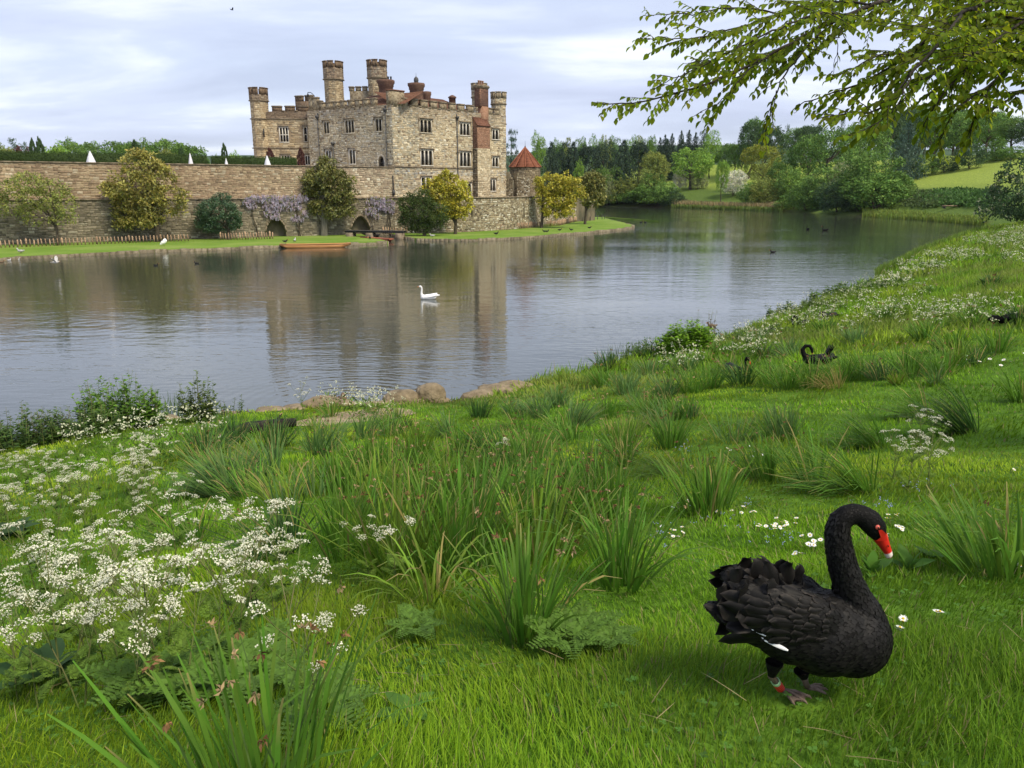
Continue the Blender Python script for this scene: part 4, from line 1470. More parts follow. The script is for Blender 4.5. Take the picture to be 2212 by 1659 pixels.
leafmat('leaf_green', (0.124, 0.223, 0.043)); leafmat('leaf_mid', (0.152, 0.257, 0.056)); leafmat('leaf_bright', (0.208, 0.347, 0.053))
leafmat('leaf_olive', (0.216, 0.255, 0.058)); leafmat('leaf_gold', (0.245, 0.27, 0.042)); leafmat('leaf_dark', (0.065, 0.114, 0.045))
leafmat('leaf_pine', (0.045, 0.074, 0.045)); leafmat('leaf_blue', (0.079, 0.132, 0.092)); leafmat('leaf_willow', (0.262, 0.297, 0.138))
leafmat('leaf_copper', (0.103, 0.046, 0.040)); leafmat('blossom', (0.62, 0.62, 0.5)); leafmat('leaf_magnolia', (0.27, 0.25, 0.06), spec=0.3, rough=0.5)
leafmat('leaf_magnolia_green', (0.19, 0.195, 0.055), spec=0.3, rough=0.5); leafmat('leaf_yellow', (0.40, 0.365, 0.045), spec=0.3, rough=0.5)
leafmat('leaf_holly', (0.069, 0.124, 0.062), spec=0.35, rough=0.45); leafmat('leaf_hedge', (0.039, 0.067, 0.018)); leafmat('leaf_yew', (0.069, 0.103, 0.028))
leafmat('wisteria', (0.54, 0.475, 0.57), trans=0.3); leafmat('leaf_spring', (0.235, 0.262, 0.069))

PROTO = {}


def proto(key, VFC, trunk=None, barkm='bark'):
    V, F, C = VFC
    me = to_mesh('crown', V, F, M['leaf_green'], C)
    tm = trunk.mesh('trunk', M[barkm], smooth=True) if trunk is not None else None
    PROTO[key] = (me, tm)


for k in range(4):
    proto('round%d' % k, crown_round(100 + k), trunk_mb(0, 0.62, 0.028, np.random.default_rng(k), 7, 0.3))
for k in range(3):
    proto('tall%d' % k, crown_round(200 + k, n=190, zc=0.6, rz=0.42, lobes=[(0, 0, .5, .3, .3, .34)] + [(0.2 * math.cos(a), 0.2 * math.sin(a), z, .22, .22, .2) for a, z in ((0.3 + k, .4), (2 + k, .55), (3.6, .7), (5, .5), (1.2, .78), (4.2, .86 - .02 * k))]), trunk_mb(0, 0.8, 0.022, np.random.default_rng(20 + k), 5, 0.2))
for k in range(3):
    proto('bush%d' % k, crown_bush(300 + k), trunk_mb(0, 0.4, 0.02, np.random.default_rng(30 + k), 6, 0.3, fork=.1))
for k in range(3):
    proto('feather%d' % k, crown_feather(400 + k), trunk_mb(0, 0.6, 0.014, np.random.default_rng(40 + k), 9, 0.32, fork=.1))
for k in range(2):
    proto('conifer%d' % k, crown_conifer(500 + k, wide=0.48), trunk_mb(0, 0.88, 0.016, np.random.default_rng(50 + k), 0))
proto('fir', crown_conifer(510, wide=0.5, taper=0.6, tiers=15, per=10), trunk_mb(0, 0.88, 0.016, np.random.default_rng(52), 0))
proto('cedar', crown_cedar(520), trunk_mb(0, 0.95, 0.025, np.random.default_rng(53), 8, .35))
proto('pine', crown_pine(530), trunk_mb(0, 0.9, 0.018, np.random.default_rng(54), 5, .25, fork=.6))
proto('column', crown_columnar(540), trunk_mb(0, 0.5, 0.03, np.random.default_rng(55), 0))


def plant_tree(kind, mat, X, Y, z, h, w, label, name='tree', cat='tree', group=None, rz=None, wy=None, trunk=True):
    me, tm = PROTO[kind]
    e = empty(name, (X, Y, z), random.uniform(0, 6.28) if rz is None else rz, label, cat, group)
    e.scale = (w, wy if wy else w, h)
    c = link('crown', me, e, local=True)
    c.material_slots[0].link = 'OBJECT'; c.material_slots[0].material = M[mat]
    if tm is not None and trunk:
        link('trunk', tm, e, local=True)
    return e


def tree_px(kind, mat, px, Y, ytop, wpx, label, zb=None, base=None, **kw):
    """tree standing at distance Y under pixel column px whose top reaches ytop"""
    if base is not None: Y = hit(px, base)[1]
    X = at(px, 400, Y)[0]
    z = float(ground_z(X, Y)[0]) - 0.2 if zb is None else zb
    zt = at(px, ytop, Y)[2]
    w = wpx / FPX * (Y * _c) * 1.06
    return plant_tree(kind, mat, X, Y, z, max(1.0, zt - z), w, label, **kw)


def far_shore(px):
    """distance at which the column px leaves the lake on the far side"""
    y = np.linspace(120, 320, 400); d = ray(px, 440)
    sd = shore_sd(np.column_stack([d[0] / d[1] * y, y]))
    w = np.nonzero(sd < 0)[0]
    return y[w[-1]] if len(w) else 125.0


def t7(kind, mat, x, Y, yt, w, label, **kw):
    px, py = c7(x, yt)
    if px > 1250: Y = far_shore(px) + 1.5 + max(0, Y - 246) * (0.45 if Y < 264 else 0.9)
    else: Y = Y + 32
    return tree_px(kind, mat, px, Y, py, w * .248, label, **kw)


def t8(kind, mat, x, Y, yt, w, label, **kw):
    px, py = c8(x, yt)
    if Y > 150: Y = max(Y, far_shore(px) + 2 + max(0, Y - 190) * (0.6 if Y < 218 else 0.9 if px < 1930 else 1.75))
    return tree_px(kind, mat, px, Y, py, w * .2811, label, **kw)


def t5(kind, mat, x, Y, yt, w, label, **kw): px, py = c5(x, yt); return tree_px(kind, mat, px, Y, py - 1.5, w * .1984 * 1.45, label, **kw)


# ------------------------------------------------------------------ woods across the lake (centre)
t7('cedar', 'leaf_blue', 40, 215, 90, 190, 'dark flat-topped cedar rising beside the castle right edge')
t7('tall0', 'leaf_bright', 262, 265, 122, 170, 'fresh green tree behind the red conical roof')
PINES = [(375, 255, 178, 190), (470, 262, 215, 180), (565, 258, 178, 200), (700, 262, 168, 210), (840, 268, 190, 190), (1000, 262, 160, 220), (1130, 275, 175, 190)]
PL_ = ['broad dark pine just right of the conical roof', 'lower dark pine between two taller pines', 'dark pine with pointed top in the pine belt', 'widest dark pine of the belt across the lake', 'dark pine behind the shoreline willows', 'tall dark pine at the middle of the far belt', 'last dark pine before the olive dome tree']
for i, ((x, Y, yt, w), lb) in enumerate(zip(PINES, PL_)): t7(('fir', 'tall1', 'fir', 'round2', 'tall0', 'fir', 'round0')[i], 'leaf_pine', x, Y, yt, w * 1.25, lb)
for i, (x, yt, w) in enumerate([(430, 175, 120), (500, 165, 120), (620, 150, 120), (770, 145, 130), (850, 142, 110), (925, 140, 110), (1060, 150, 120), (1130, 140, 120), (1190, 148, 110), (1240, 150, 100)]):
    t7('tall%d' % (i % 3), ('leaf_mid', 'leaf_olive', 'leaf_green')[i % 3], x, 325 + 6 * (i % 2), yt, w * 1.25, 'light green broadleaf tree topping the dark pines on the far skyline', group='broadleaf trees behind the pine belt')
for i, (x, yt) in enumerate([(1310, 138), (1352, 116), (1410, 104), (1490, 80), (1555, 74), (1612, 95)]):
    t7('conifer%d' % (i % 2), 'leaf_pine', x, 335, yt, 120, 'slim pointed dark conifer in the skyline clump above the round tree', group='pointed conifers on the skyline')
t7('fir', 'leaf_pine', 1370, 320, 150, 200, 'broad dark conifer at the foot of the pointed skyline clump')
t7('fir', 'leaf_pine', 1500, 322, 155, 200, 'second broad dark conifer under the pointed skyline clump')
t7('round0', 'leaf_olive', 1255, 262, 262, 300, 'olive green dome-shaped oak left of the round green tree')
t7('round1', 'leaf_bright', 1590, 246, 208, 400, 'large round bright green tree across the lake', base=c7(0, 590)[1])
t7('bush1', 'blossom', 1500, 238, 395, 130, 'pale blossoming hawthorn under the left side of the round tree', base=c7(0, 585)[1])
t7('bush2', 'leaf_willow', 1660, 238, 415, 160, 'grey white hawthorn under the right side of the round tree', base=c7(0, 585)[1])
t7('tall1', 'leaf_bright', 1750, 315, 95, 210, 'tall fresh green tree right of the pointed conifers')
t7('tall2', 'leaf_dark', 1680, 335, 80, 90, 'narrow dark tree peeping above the woods')
t7('round2', 'leaf_bright', 1862, 262, 308, 130, 'small light green tree at the edge of the meadow')
for i, (x, yt, w) in enumerate([(1880, 175, 180), (1960, 160, 160), (2040, 180, 150)]):
    t7('round%d' % (i + 1), 'leaf_green', x, 318, yt, w, ('mid green tree left of the skyline gap', 'mid green tree in the middle of the far hillside', 'mid green tree behind the golden oak')[i])
t7('bush0', 'blossom', 1965, 236, 398, 235, 'white flowering hawthorn bush standing alone on the bank', cat='bush', name='hawthorn_bush', base=c7(0, 640)[1])
# shoreline willows
for i, (kind, mat, x, Y, yt, w, lb) in enumerate([
        ('feather0', 'leaf_willow', 870, 205, 448, 170, 'silvery willow beside the olive magnolia'), ('tall0', 'leaf_bright', 620, 236, 368, 150, 'fresh green sapling above the yellow magnolia'),
        ('round3', 'leaf_mid', 800, 252, 378, 200, 'rounded green tree left of the shoreline willows'), ('feather1', 'leaf_copper', 985, 262, 318, 90, 'bare brownish tree among the willows'),
        ('round0', 'leaf_mid', 940, 258, 392, 170, 'soft green tree behind the shoreline willows'), ('bush0', 'leaf_olive', 1060, 258, 470, 260, 'wide olive willow on the far shore'),
        ('bush1', 'leaf_mid', 1235, 258, 415, 280, 'grey green willow dome below the olive oak'), ('bush2', 'leaf_green', 1010, 254, 560, 220, 'dark lower willow bush at the water left end'),
        ('bush2', 'leaf_mid', 760, 250, 600, 260, 'low green bush at the far shore beside the island tip'), ('bush1', 'leaf_green', 880, 250, 590, 260, 'low bush where the far shore begins'),
        ('bush0', 'leaf_green', 1140, 252, 545, 330, 'broad willow bush dipping to the water'), ('bush1', 'leaf_green', 1310, 250, 548, 300, 'round willow bush at the waterline below the hawthorn'),
        ('bush0', 'leaf_mid', 1380, 249, 500, 240, 'green willow bush left of the reed bed'), ('bush1', 'leaf_olive', 960, 252, 480, 240, 'pale olive willow behind the silvery one'), ('bush0', 'leaf_green', 1230, 248, 570, 260, 'low green bush in the middle of the willow shore'),
        ('bush2', 'leaf_dark', 1450, 247, 560, 220, 'dark green bush beside the pale reed bed')]):
    t7(kind, mat, x, Y, yt, w, lb, wy=None)
# ------------------------------------------------------------------ woods to the right
t8('round2', 'leaf_gold', 185, 240, 305, 330, 'golden green oak above the far shore')
t8('feather2', 'leaf_olive', 215, 222, 428, 250, 'airy pale willow tree below the golden oak')
t8('round1', 'leaf_green', 540, 245, 235, 330, 'large dark green oak right of the golden oak')
t8('round3', 'leaf_green', 715, 240, 188, 400, 'tallest spreading green tree above the lakeside bushes')
t8('feather0', 'leaf_bright', 455, 215, 498, 270, 'light green lakeside sapling')
t8('bush1', 'leaf_olive', 330, 205, 640, 260, 'low olive bush at the lakeside left of the sapling')
t8('bush0', 'leaf_mid', 610, 202, 545, 330, 'rounded lakeside bush in front of the dark oak')
t8('bush2', 'leaf_green', 440, 198, 690, 260, 'low lakeside bush at the corner of the reed bed')
t8('bush2', 'leaf_willow', 800, 212, 432, 280, 'cream blossomed shrub behind the big lakeside bush')
t8('bush1', 'leaf_dark', 790, 196, 580, 330, 'shadowy lakeside bush left of the largest one')
t8('bush2', 'leaf_green', 1085, 192, 325, 480, 'largest dark lakeside shrub tree beside the hill meadow')
t8('bush0', 'leaf_green', 1080, 186, 520, 480, 'spreading skirt of dark bushes over the water edge')
for i, (x, Y, yt, w, m_, lb) in enumerate([(130, 196, 600, 240, 'leaf_green', 'dense waterside bush under the airy willow'), (240, 198, 560, 260, 'leaf_olive', 'olive scrub beside the reed bed'), (560, 196, 620, 300, 'leaf_green', 'deep green waterside bush left of the shadowy one'), (690, 205, 470, 300, 'leaf_mid', 'tall green bush behind the shadowy one'), (930, 196, 470, 330, 'leaf_green', 'dense bush joining the two biggest lakeside bushes'), (960, 192, 620, 300, 'leaf_dark', 'dark bush overhanging the water'), (1190, 192, 500, 300, 'leaf_green', 'bush on the meadow side of the largest shrub'), (400, 212, 480, 260, 'leaf_mid', 'soft green bush between willow and sapling'), (330, 228, 400, 240, 'leaf_green', 'green tree filling the gap right of the golden oak'), (880, 230, 330, 260, 'leaf_mid', 'green tree behind the cream blossomed shrub')]):
    t8('bush%d' % (i % 3), m_, x, Y, yt, w, lb)
t8('bush1', 'leaf_mid', 1260, 190, 575, 230, 'small green bush where lakeside scrub meets meadow')
for i, (x, yt, s_) in enumerate([(110, 250, 70), (280, 238, 80), (360, 188, 60), (432, 212, 80), (500, 195, 80), (770, 128, 70)]):
    t8('pine', 'leaf_dark', x, 330, yt, s_, 'dark scots pine on the right hand skyline', group='scots pines on the hilltop')
t8('fir', 'leaf_blue', 1275, 232, 160, 280, 'blue grey conifer at the corner of the hill meadow')
for i, (kind, mat, x, Y, yt, w, lb) in enumerate([
        ('tall0', 'leaf_green', 900, 268, 205, 260, 'green tree on the slope behind the cream shrub'), ('round0', 'leaf_mid', 1010, 275, 128, 330, 'big green tree behind the lakeside scrub'),
        ('round3', 'leaf_dark', 1130, 285, 110, 300, 'dark tree left of the blue grey conifer'), ('round1', 'leaf_green', 1480, 272, 100, 340, 'large green tree right of the blue grey conifer'),
        ('tall1', 'leaf_mid', 1650, 276, 70, 330, 'tall green tree above the hill meadow'), ('bush0', 'leaf_dark', 1770, 238, 300, 240, 'rounded dark yew at the top of the meadow'),
        ('round2', 'leaf_green', 1880, 282, 60, 360, 'broad green tree behind the dark yew'), ('conifer0', 'leaf_green', 1965, 245, 290, 220, 'cone-shaped evergreen at the meadow top'),
        ('round0', 'leaf_mid', 2080, 262, 120, 300, 'green tree at the right edge of the meadow'), ('bush2', 'leaf_dark', 1590, 240, 400, 200, 'low dark bush on the meadow edge'),
        ('bush1', 'leaf_green', 1440, 236, 380, 200, 'low green bush beside the blue grey conifer'), ('round1', 'leaf_dark', 2210, 255, 100, 330, 'shaded tree cut by the right picture edge'),
        ('bush0', 'leaf_green', 2080, 240, 330, 200, 'round green bush near the right meadow edge')]):
    t8(kind, mat, x, Y, yt, w, lb)
for i in range(26):           # the depth of the hillside wood, crowns seen only through gaps
    x = random.uniform(1600, 2330); Y = random.uniform(300, 380)
    tree_px(('round%d' % (i % 4)), ('leaf_green', 'leaf_dark', 'leaf_mid')[i % 3], x, Y, (262 if x < 1850 else 235) + random.uniform(-12, 20), 70, 'dim tree deep in the hillside wood', group='trees deep in the hillside wood')
# rhododendron at the lake end
e = t8('bush1', 'leaf_dark', 2175, 108, 372, 500, 'big glossy rhododendron with cream flower heads at the right edge', name='rhododendron_bush', cat='bush', trunk=False)
g = np.random.default_rng(77)
Pb = PROTO['bush1'][0]
co = np.empty(len(Pb.vertices) * 3, np.float32); Pb.vertices.foreach_get('co', co); co = co.reshape(-1, 4, 3)[:, 2]
out_ = co[np.hypot(co[:, 0], co[:, 1]) > 0.3]
sel = out_[g.choice(len(out_), 260)]
V, F, C = blob_leaves(sel * 1.02, np.full(260, 0.012), 9, 0.016, g, up=0.6)
fo = build('flower_heads', V, F, M['blossom'], e, col=C * np.array([1.0, .95, .75]), local=True)
# ------------------------------------------------------------------ trees behind the castle terrace (left)
for i, (kind, mat, x, Y, yt, w, lb) in enumerate([
        ('round0', 'leaf_green', -60, 235, 232, 330, 'rounded tree at the far left beyond the hedge'), ('round3', 'leaf_olive', 90, 215, 240, 260, 'olive tree at the left edge above the hedge'),
        ('round1', 'leaf_copper', 310, 230, 250, 220, 'dark copper beech above the hedge'), ('tall1', 'leaf_dark', 260, 250, 225, 160, 'dark tree behind the copper beech'),
        ('round2', 'leaf_bright', 640, 205, 210, 280, 'light green tree right of the paired cypresses'), ('round3', 'leaf_mid', 800, 225, 175, 330, 'tallest feathery tree above the terrace hedge'),
        ('round0', 'leaf_mid', 1050, 240, 228, 240, 'soft green tree behind the largest white parasol'), ('round1', 'leaf_green', 1270, 235, 192, 300, 'dense green tree left of the wall magnolia'),
        ('round2', 'leaf_green', 1420, 245, 185, 260, 'dense green tree behind the wall magnolia top'), ('round3', 'leaf_green', 1600, 240, 182, 300, 'dense green tree right of the wall magnolia'),
        ('round0', 'leaf_mid', 1840, 242, 200, 330, 'wide green tree in the left skyline row'), ('round1', 'leaf_olive', 1830, 215, 270, 230, 'lighter rounded tree in front of the skyline row'),
        ('round2', 'leaf_green', 2080, 240, 212, 330, 'last big green tree before the open sky gap'), ('bush0', 'leaf_bright', 2160, 200, 335, 160, 'light low bush at the end of the skyline row'),
        ('round3', 'leaf_bright', 2580, 230, 318, 150, 'small bright tree standing alone left of the castle'), ('bush1', 'leaf_green', 2370, 220, 345, 110, 'low bush behind the middle white parasol'),
        ('bush2', 'leaf_mid', 2760, 225, 352, 160, 'low tree touching the castle left turret')]):
    t5(kind, mat, x, Y, yt, w, lb)

# ------------------------------------------------------------------ plants on and under the castle walls
def lobe_tree(name, Y, cfun, blobs, mat, label, n, nl, leaf, rc, zb, trunk_x, cat='tree', depth=0.55, bright=0.35, up=0.4, aspect=0.5, barkm='bark', trunk_r=0.22, push=0.0, flat=0.85):
    """crown from outline blobs (cx, cy, rx, ry) surveyed on the photograph, given real depth"""
    g = np.random.default_rng(abs(hash(label)) % 1000 if False else len(label) * 7 + int(Y))
    lobes = []
    for (x, y, rx, ry) in blobs:
        p = at(*cfun(x, y), Y); q = at(*cfun(x + rx, y), Y); r_ = at(*cfun(x, y - ry), Y)
        ax, az = abs(q[0] - p[0]), abs(r_[2] - p[2])
        lobes.append((p[0], Y + g.uniform(-.3, .3) * ax * depth, p[2], ax, max(0.5, ax * depth), az))
    bx_ = at(*cfun(trunk_x, 0), Y)[0]
    e = empty(name, (bx_, Y, zb), 0, label, cat)
    P = surface_pts(lobes, n, g, inner=0.18, lowcut=-0.95)
    V, F, C = blob_leaves(P, g.uniform(*rc, len(P)), nl, leaf, g, up=up, flat=flat, bright=bright, aspect=aspect)
    build('crown', V, F, M[mat], e, col=C)
    mb = MB()
    top = lobes[0]
    z1 = max(l[2] for l in lobes)
    t = np.linspace(0, 1, 7)
    mb.tube(np.column_stack([bx_ + 0.15 * np.sin(t * 4), np.full(7, Y), zb - .1 + (z1 - zb) * t]), trunk_r * (1.15 - 0.95 * t), 8)
    for l in lobes:
        s = g.uniform(0.12, 0.4); b = np.array([bx_, Y, zb + (z1 - zb) * s]); c = np.array(l[:3])
        tt = np.linspace(0, 1, 5)[:, None]
        mb.tube(b + (c - b) * tt + np.array([0, 0, .25]) * np.sin(tt * 3.14), trunk_r * np.linspace(.5, .12, 5), 5)
    mb.build('trunk', M[barkm], e, smooth=True)
    return e


lobe_tree('magnolia_tree', 88.5, c5, [(1520, 480, 200, 150), (1480, 700, 330, 170), (1700, 640, 200, 190), (1300, 720, 170, 110), (1850, 820, 180, 110), (1500, 880, 260, 120), (1420, 1010, 170, 90), (1860, 930, 130, 90), (1640, 1000, 110, 70), (1480, 400, 120, 70), (1560, 1080, 230, 60), (1350, 1090, 100, 50)],
          'leaf_magnolia', 'large yellow olive magnolia against the left terrace wall', 300, 36, 0.34, (0.2, 0.72), IZ, 1570, trunk_r=0.25)
lobe_tree('magnolia_tree', 100.5, c3, [(1200, 200, 130, 110), (1180, 370, 280, 150), (1350, 450, 240, 180), (1050, 400, 180, 120), (1250, 620, 330, 170), (1500, 620, 150, 160), (1150, 800, 180, 90), (1480, 830, 130, 110), (1050, 600, 170, 130), (1300, 870, 230, 60), (1000, 820, 110, 60)],
          'leaf_magnolia_green', 'tall olive magnolia between the two arches', 300, 36, 0.34, (0.2, 0.72), IZ, 1095, trunk_r=0.42, barkm='pale_bark')
lobe_tree('magnolia_tree', 104.0, c4, [(830, 640, 70, 90), (830, 720, 200, 110), (650, 760, 130, 90), (950, 800, 150, 110), (780, 850, 200, 100), (1000, 960, 120, 100), (880, 980, 130, 90), (820, 1080, 140, 70), (960, 1070, 120, 70)],
          'leaf_yellow', 'golden magnolia beside the dark yew below the castle', 240, 36, 0.34, (0.18, 0.62), IZ, 900)
lobe_tree('yew_tree', 99.5, c4, [(480, 900, 150, 110), (480, 1030, 240, 140), (420, 1160, 200, 120), (650, 1080, 180, 130), (700, 1180, 130, 90), (330, 980, 120, 120), (500, 1250, 130, 70)],
          'leaf_yew', 'dark green yew standing by the boat bridge', 330, 34, 0.26, (0.25, 0.5), IZ, 500, up=0.5, aspect=0.35)
lobe_tree('magnolia_tree', 121.0, c7, [(340, 520, 100, 60), (400, 570, 150, 90), (540, 520, 90, 70), (590, 620, 80, 80), (330, 640, 90, 80), (470, 680, 120, 70), (500, 760, 90, 60), (420, 780, 120, 50), (330, 730, 80, 60)],
          'leaf_yellow', 'bright yellow magnolia at the right end of the curtain wall', 240, 36, 0.38, (0.2, 0.7), IZ, 300)
lobe_tree('magnolia_tree', 134.0, c7, [(740, 520, 90, 70), (720, 600, 100, 80), (770, 620, 90, 80), (740, 690, 90, 50)],
          'leaf_magnolia_green', 'olive brown magnolia at the island tip', 260, 26, 0.4, (0.3, 0.5), IZ, 690)
lobe_tree('holly_bush', 92.5, c6, [(380, 680, 80, 60), (350, 780, 170, 100), (360, 880, 170, 90), (230, 860, 70, 90), (470, 820, 70, 100)],
          'leaf_holly', 'dark blue green evergreen bush left of the wisteria', 330, 32, 0.2, (0.22, 0.42), IZ, 350, cat='bush')
lobe_tree('wall_shrub', 82.5, c5, [(330, 700, 250, 100), (150, 760, 200, 110), (560, 740, 180, 90), (350, 860, 330, 110), (640, 900, 220, 110), (150, 930, 200, 110), (420, 1020, 260, 110), (700, 1050, 150, 80), (300, 620, 130, 50)],
          'leaf_spring', 'sparse yellow green shrub spread against the far left wall', 420, 15, 0.24, (0.2, 0.5), IZ, 440, up=0.8, cat='shrub', trunk_r=0.12, flat=1.1)
for (kind, x, yt, yb, w, lb) in (('column', 415, 195, 430, 40, 'left one of two dark cypresses above the wall'), ('column', 492, 182, 430, 46, 'right one of two dark cypresses above the wall'), ('column', 1520, 215, 430, 62, 'brownish cypress behind the wall magnolia'), ('column', 2012, 280, 440, 40, 'thin cypress beside a white parasol')):
    px, py = c5(x, yt); tree_px(kind, 'leaf_dark', px, at(px, 350, 88 + (x / 2212) * 10)[1] + 1.2, py, w * .1984 * 1.5, lb, zb=UZ - .35, name='cypress_tree')
for (x, yt, Yd, w, lb) in ((430, 200, 105, 34, 'thin cypress left of the castle turret'), (820, 238, 111, 46, 'brown climbing cypress against the castle wing'), (1088, 236, 111.5, 40, 'slender brown cypress at the castle corner')):
    px, py = c6(x, yt); tree_px('column', 'leaf_copper' if x > 500 else 'leaf_dark', px, Yd, py, w * .248 * 1.4, lb, zb=UZ - .35, name='cypress_tree')


# hedge on the terrace
def hedge(A, B, z0, h, w, label):
    A, B = np.array(A, float), np.array(B, float)
    L_ = np.hypot(*(B - A)); t = (B - A) / L_; nn = np.array([t[1], -t[0]])
    e = empty('hedge', (A[0], A[1], z0), 0, label, 'hedge')
    mb = MB(); mb.box(((A + B) / 2).tolist() + [z0 + h / 2 - .05], (L_ - .1, w - .15, h - .1), math.atan2(t[1], t[0])); mb.build('core', M['leaf_hedge'], e)
    g = np.random.default_rng(9)
    n = int(L_ * 190)
    s = g.uniform(0, L_, n); f = g.random(n)
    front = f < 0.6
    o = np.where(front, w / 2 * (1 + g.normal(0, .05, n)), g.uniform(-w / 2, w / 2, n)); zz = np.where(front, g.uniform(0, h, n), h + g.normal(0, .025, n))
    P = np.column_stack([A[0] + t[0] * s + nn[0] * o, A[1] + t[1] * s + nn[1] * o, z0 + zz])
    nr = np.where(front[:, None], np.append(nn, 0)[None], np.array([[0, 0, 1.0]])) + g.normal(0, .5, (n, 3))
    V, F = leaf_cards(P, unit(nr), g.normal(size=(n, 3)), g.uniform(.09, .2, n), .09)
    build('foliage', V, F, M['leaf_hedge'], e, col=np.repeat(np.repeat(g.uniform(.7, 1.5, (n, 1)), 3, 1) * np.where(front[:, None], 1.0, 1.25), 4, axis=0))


def upoff(px, o):
    d = ray(px, 350); k = UPP
    p0 = k.p[0] - k.n[0] * o
    t = (p0 @ k.n[0]) / (d[:2] @ k.n[0]); return d[:2] * t


hedge(upoff(-60, 4.2), upoff(447, 4.2), UZ - .35, 1.62, 1.1, 'long dark clipped hedge above the left terrace wall')
hedge(upoff(456, 4.2), upoff(640, 4.2), UZ - .35, 1.55, 1.1, 'shorter dark clipped hedge ending before the castle wing')

# closed parasols on the terrace
M['canvas'] = make_mat('white_canvas', (0.66, 0.67, 0.72), (0.8, 0.8, 0.84), scale=3, rough=0.8)


def parasol(px, yt, o, wpx, label):
    p = upoff(px, o); Y = p[1]
    zt = at(px, yt, Y)[2]; z0 = UZ - .35
    e = empty('parasol', (p[0], p[1], z0), 0, label, 'parasol', 'closed white parasols on the terrace')
    r = wpx / 2 / FPX * Y * _c
    mb = MB(); mb.tube([(p[0], p[1], z0), (p[0], p[1], zt - .05)], .03, 6); mb.build('pole', M['lead'], e)
    n = 16
    mb = MB()
    ang = np.arange(n) * 2 * math.pi / n
    V = []
    for s, k in ((0, .1), (.12, .22), (.5, .6), (.85, .92), (1, 1.0)):
        rr = r * k * (1 + .16 * np.cos(ang * 8) * (s > .1)); V.append(np.column_stack([p[0] + rr * np.cos(ang), p[1] + rr * np.sin(ang), np.full(n, zt - s * (zt - z0 - .25))]))
    V = np.concatenate(V); i = np.arange(n); j = (i + 1) % n
    F = np.concatenate([np.column_stack([k * n + i, k * n + j, (k + 1) * n + j, (k + 1) * n + i]) for k in range(4)])
    mb.add(V, F); mb.build('canopy', M['canvas'], e, smooth=True)


parasol(c5(992, 0)[0], c5(0, 318)[1], 1.4, 19, 'widest closed white parasol on the left terrace')
parasol(c5(2076, 0)[0], c5(0, 340)[1], 1.6, 10, 'slim closed white parasol beside the thin cypress')
parasol(c6(422, 0)[0], c6(0, 316)[1], 1.8, 8, 'shortest closed white parasol in the middle of the terrace')
parasol(c6(780, 0)[0], c6(0, 293)[1], 1.4, 14, 'closed white parasol below the castle left turret')
parasol(c5(1641, 0)[0], c5(0, 376)[1], 1.6, 7, 'small white covered parasol partly hidden by the wall magnolia')


# wisteria on the curtain wall
def wisteria(blobs, label, seed, per=3.6):
    g = np.random.default_rng(seed)
    Vs, Cs, cen = [], [], []
    for (cf, x, y, rx, ry) in blobs:
        n = int(rx * ry / 420 * per)
        for k in range(n):
            a, r_ = g.uniform(0, 6.28), math.sqrt(g.random())
            u, z = LOW.hit(*cf(x + rx * r_ * math.cos(a), y + ry * r_ * math.sin(a)), .3)
            p = LOW.pt(np.array(u), z, g.uniform(.12, .5))
            L_ = g.uniform(.22, .42); m_ = 20
            s = np.sort(g.random(m_)); w = .085 * (1 - s * .75)
            aa = g.uniform(0, 6.28, m_)
            P = p + np.column_stack([w * np.cos(aa), w * np.sin(aa), -s * L_])
            nr = unit(np.column_stack([np.cos(aa), np.sin(aa), g.uniform(-.2, .8, m_)]))
            V, F = leaf_cards(P, nr, g.normal(size=(m_, 3)), .085, .08)
            Vs.append(V); b = g.uniform(.65, 1.3); t = g.uniform(-.12, .12)
            Cs.append(np.tile(np.array([b * (1 + t), b, b * (1 - t * .3)]), (len(V), 1)) * np.repeat(g.uniform(.75, 1.25, m_), 4)[:, None])
            cen.append(p)
    V = np.concatenate(Vs); F = np.arange(len(V)).reshape(-1, 4)
    c = np.array(cen).mean(axis=0)
    e = empty('wisteria_vine', (c[0], c[1], IZ), 0, label, 'climber')
    build('blossom', V, F, M['wisteria'], e, col=np.concatenate(Cs))
    mb = MB()
    cen = np.array(cen)
    uu = np.array([(q[:2] - LOW.p[0]) @ LOW.t[0] for q in cen]); lo_, hi_ = uu.min() + .4, uu.max() - .4
    zm = np.median(cen[:, 2]) + .25
    for k in range(3):
        n = 14
        ua = lo_ + (hi_ - lo_) * (.12 if k % 2 else .86); ub = hi_ if k % 2 else lo_
        t = np.linspace(0, 1, n)
        rise = np.clip(t / .35, 0, 1)
        u = np.where(t < .35, ua + .25 * np.sin(t * 16 + k), ua + (ub - ua) * (t - .35) / .65); z = IZ + (zm - .5 * k - IZ) * rise ** .8 + .12 * np.sin(t * 19 + k) * (t > .3)
        mb.tube(LOW.pt(u, z, .16 + .05 * k), np.linspace(.06, .02, n), 6)
    mb.build('stem', M['bark'], e)
    sel = cen[g.choice(len(cen), min(110, len(cen)))]
    V, F, C = blob_leaves(sel, np.full(len(sel), .2), 8, .16, g)
    build('leaves', V, F, M['leaf_olive'], e, col=C)


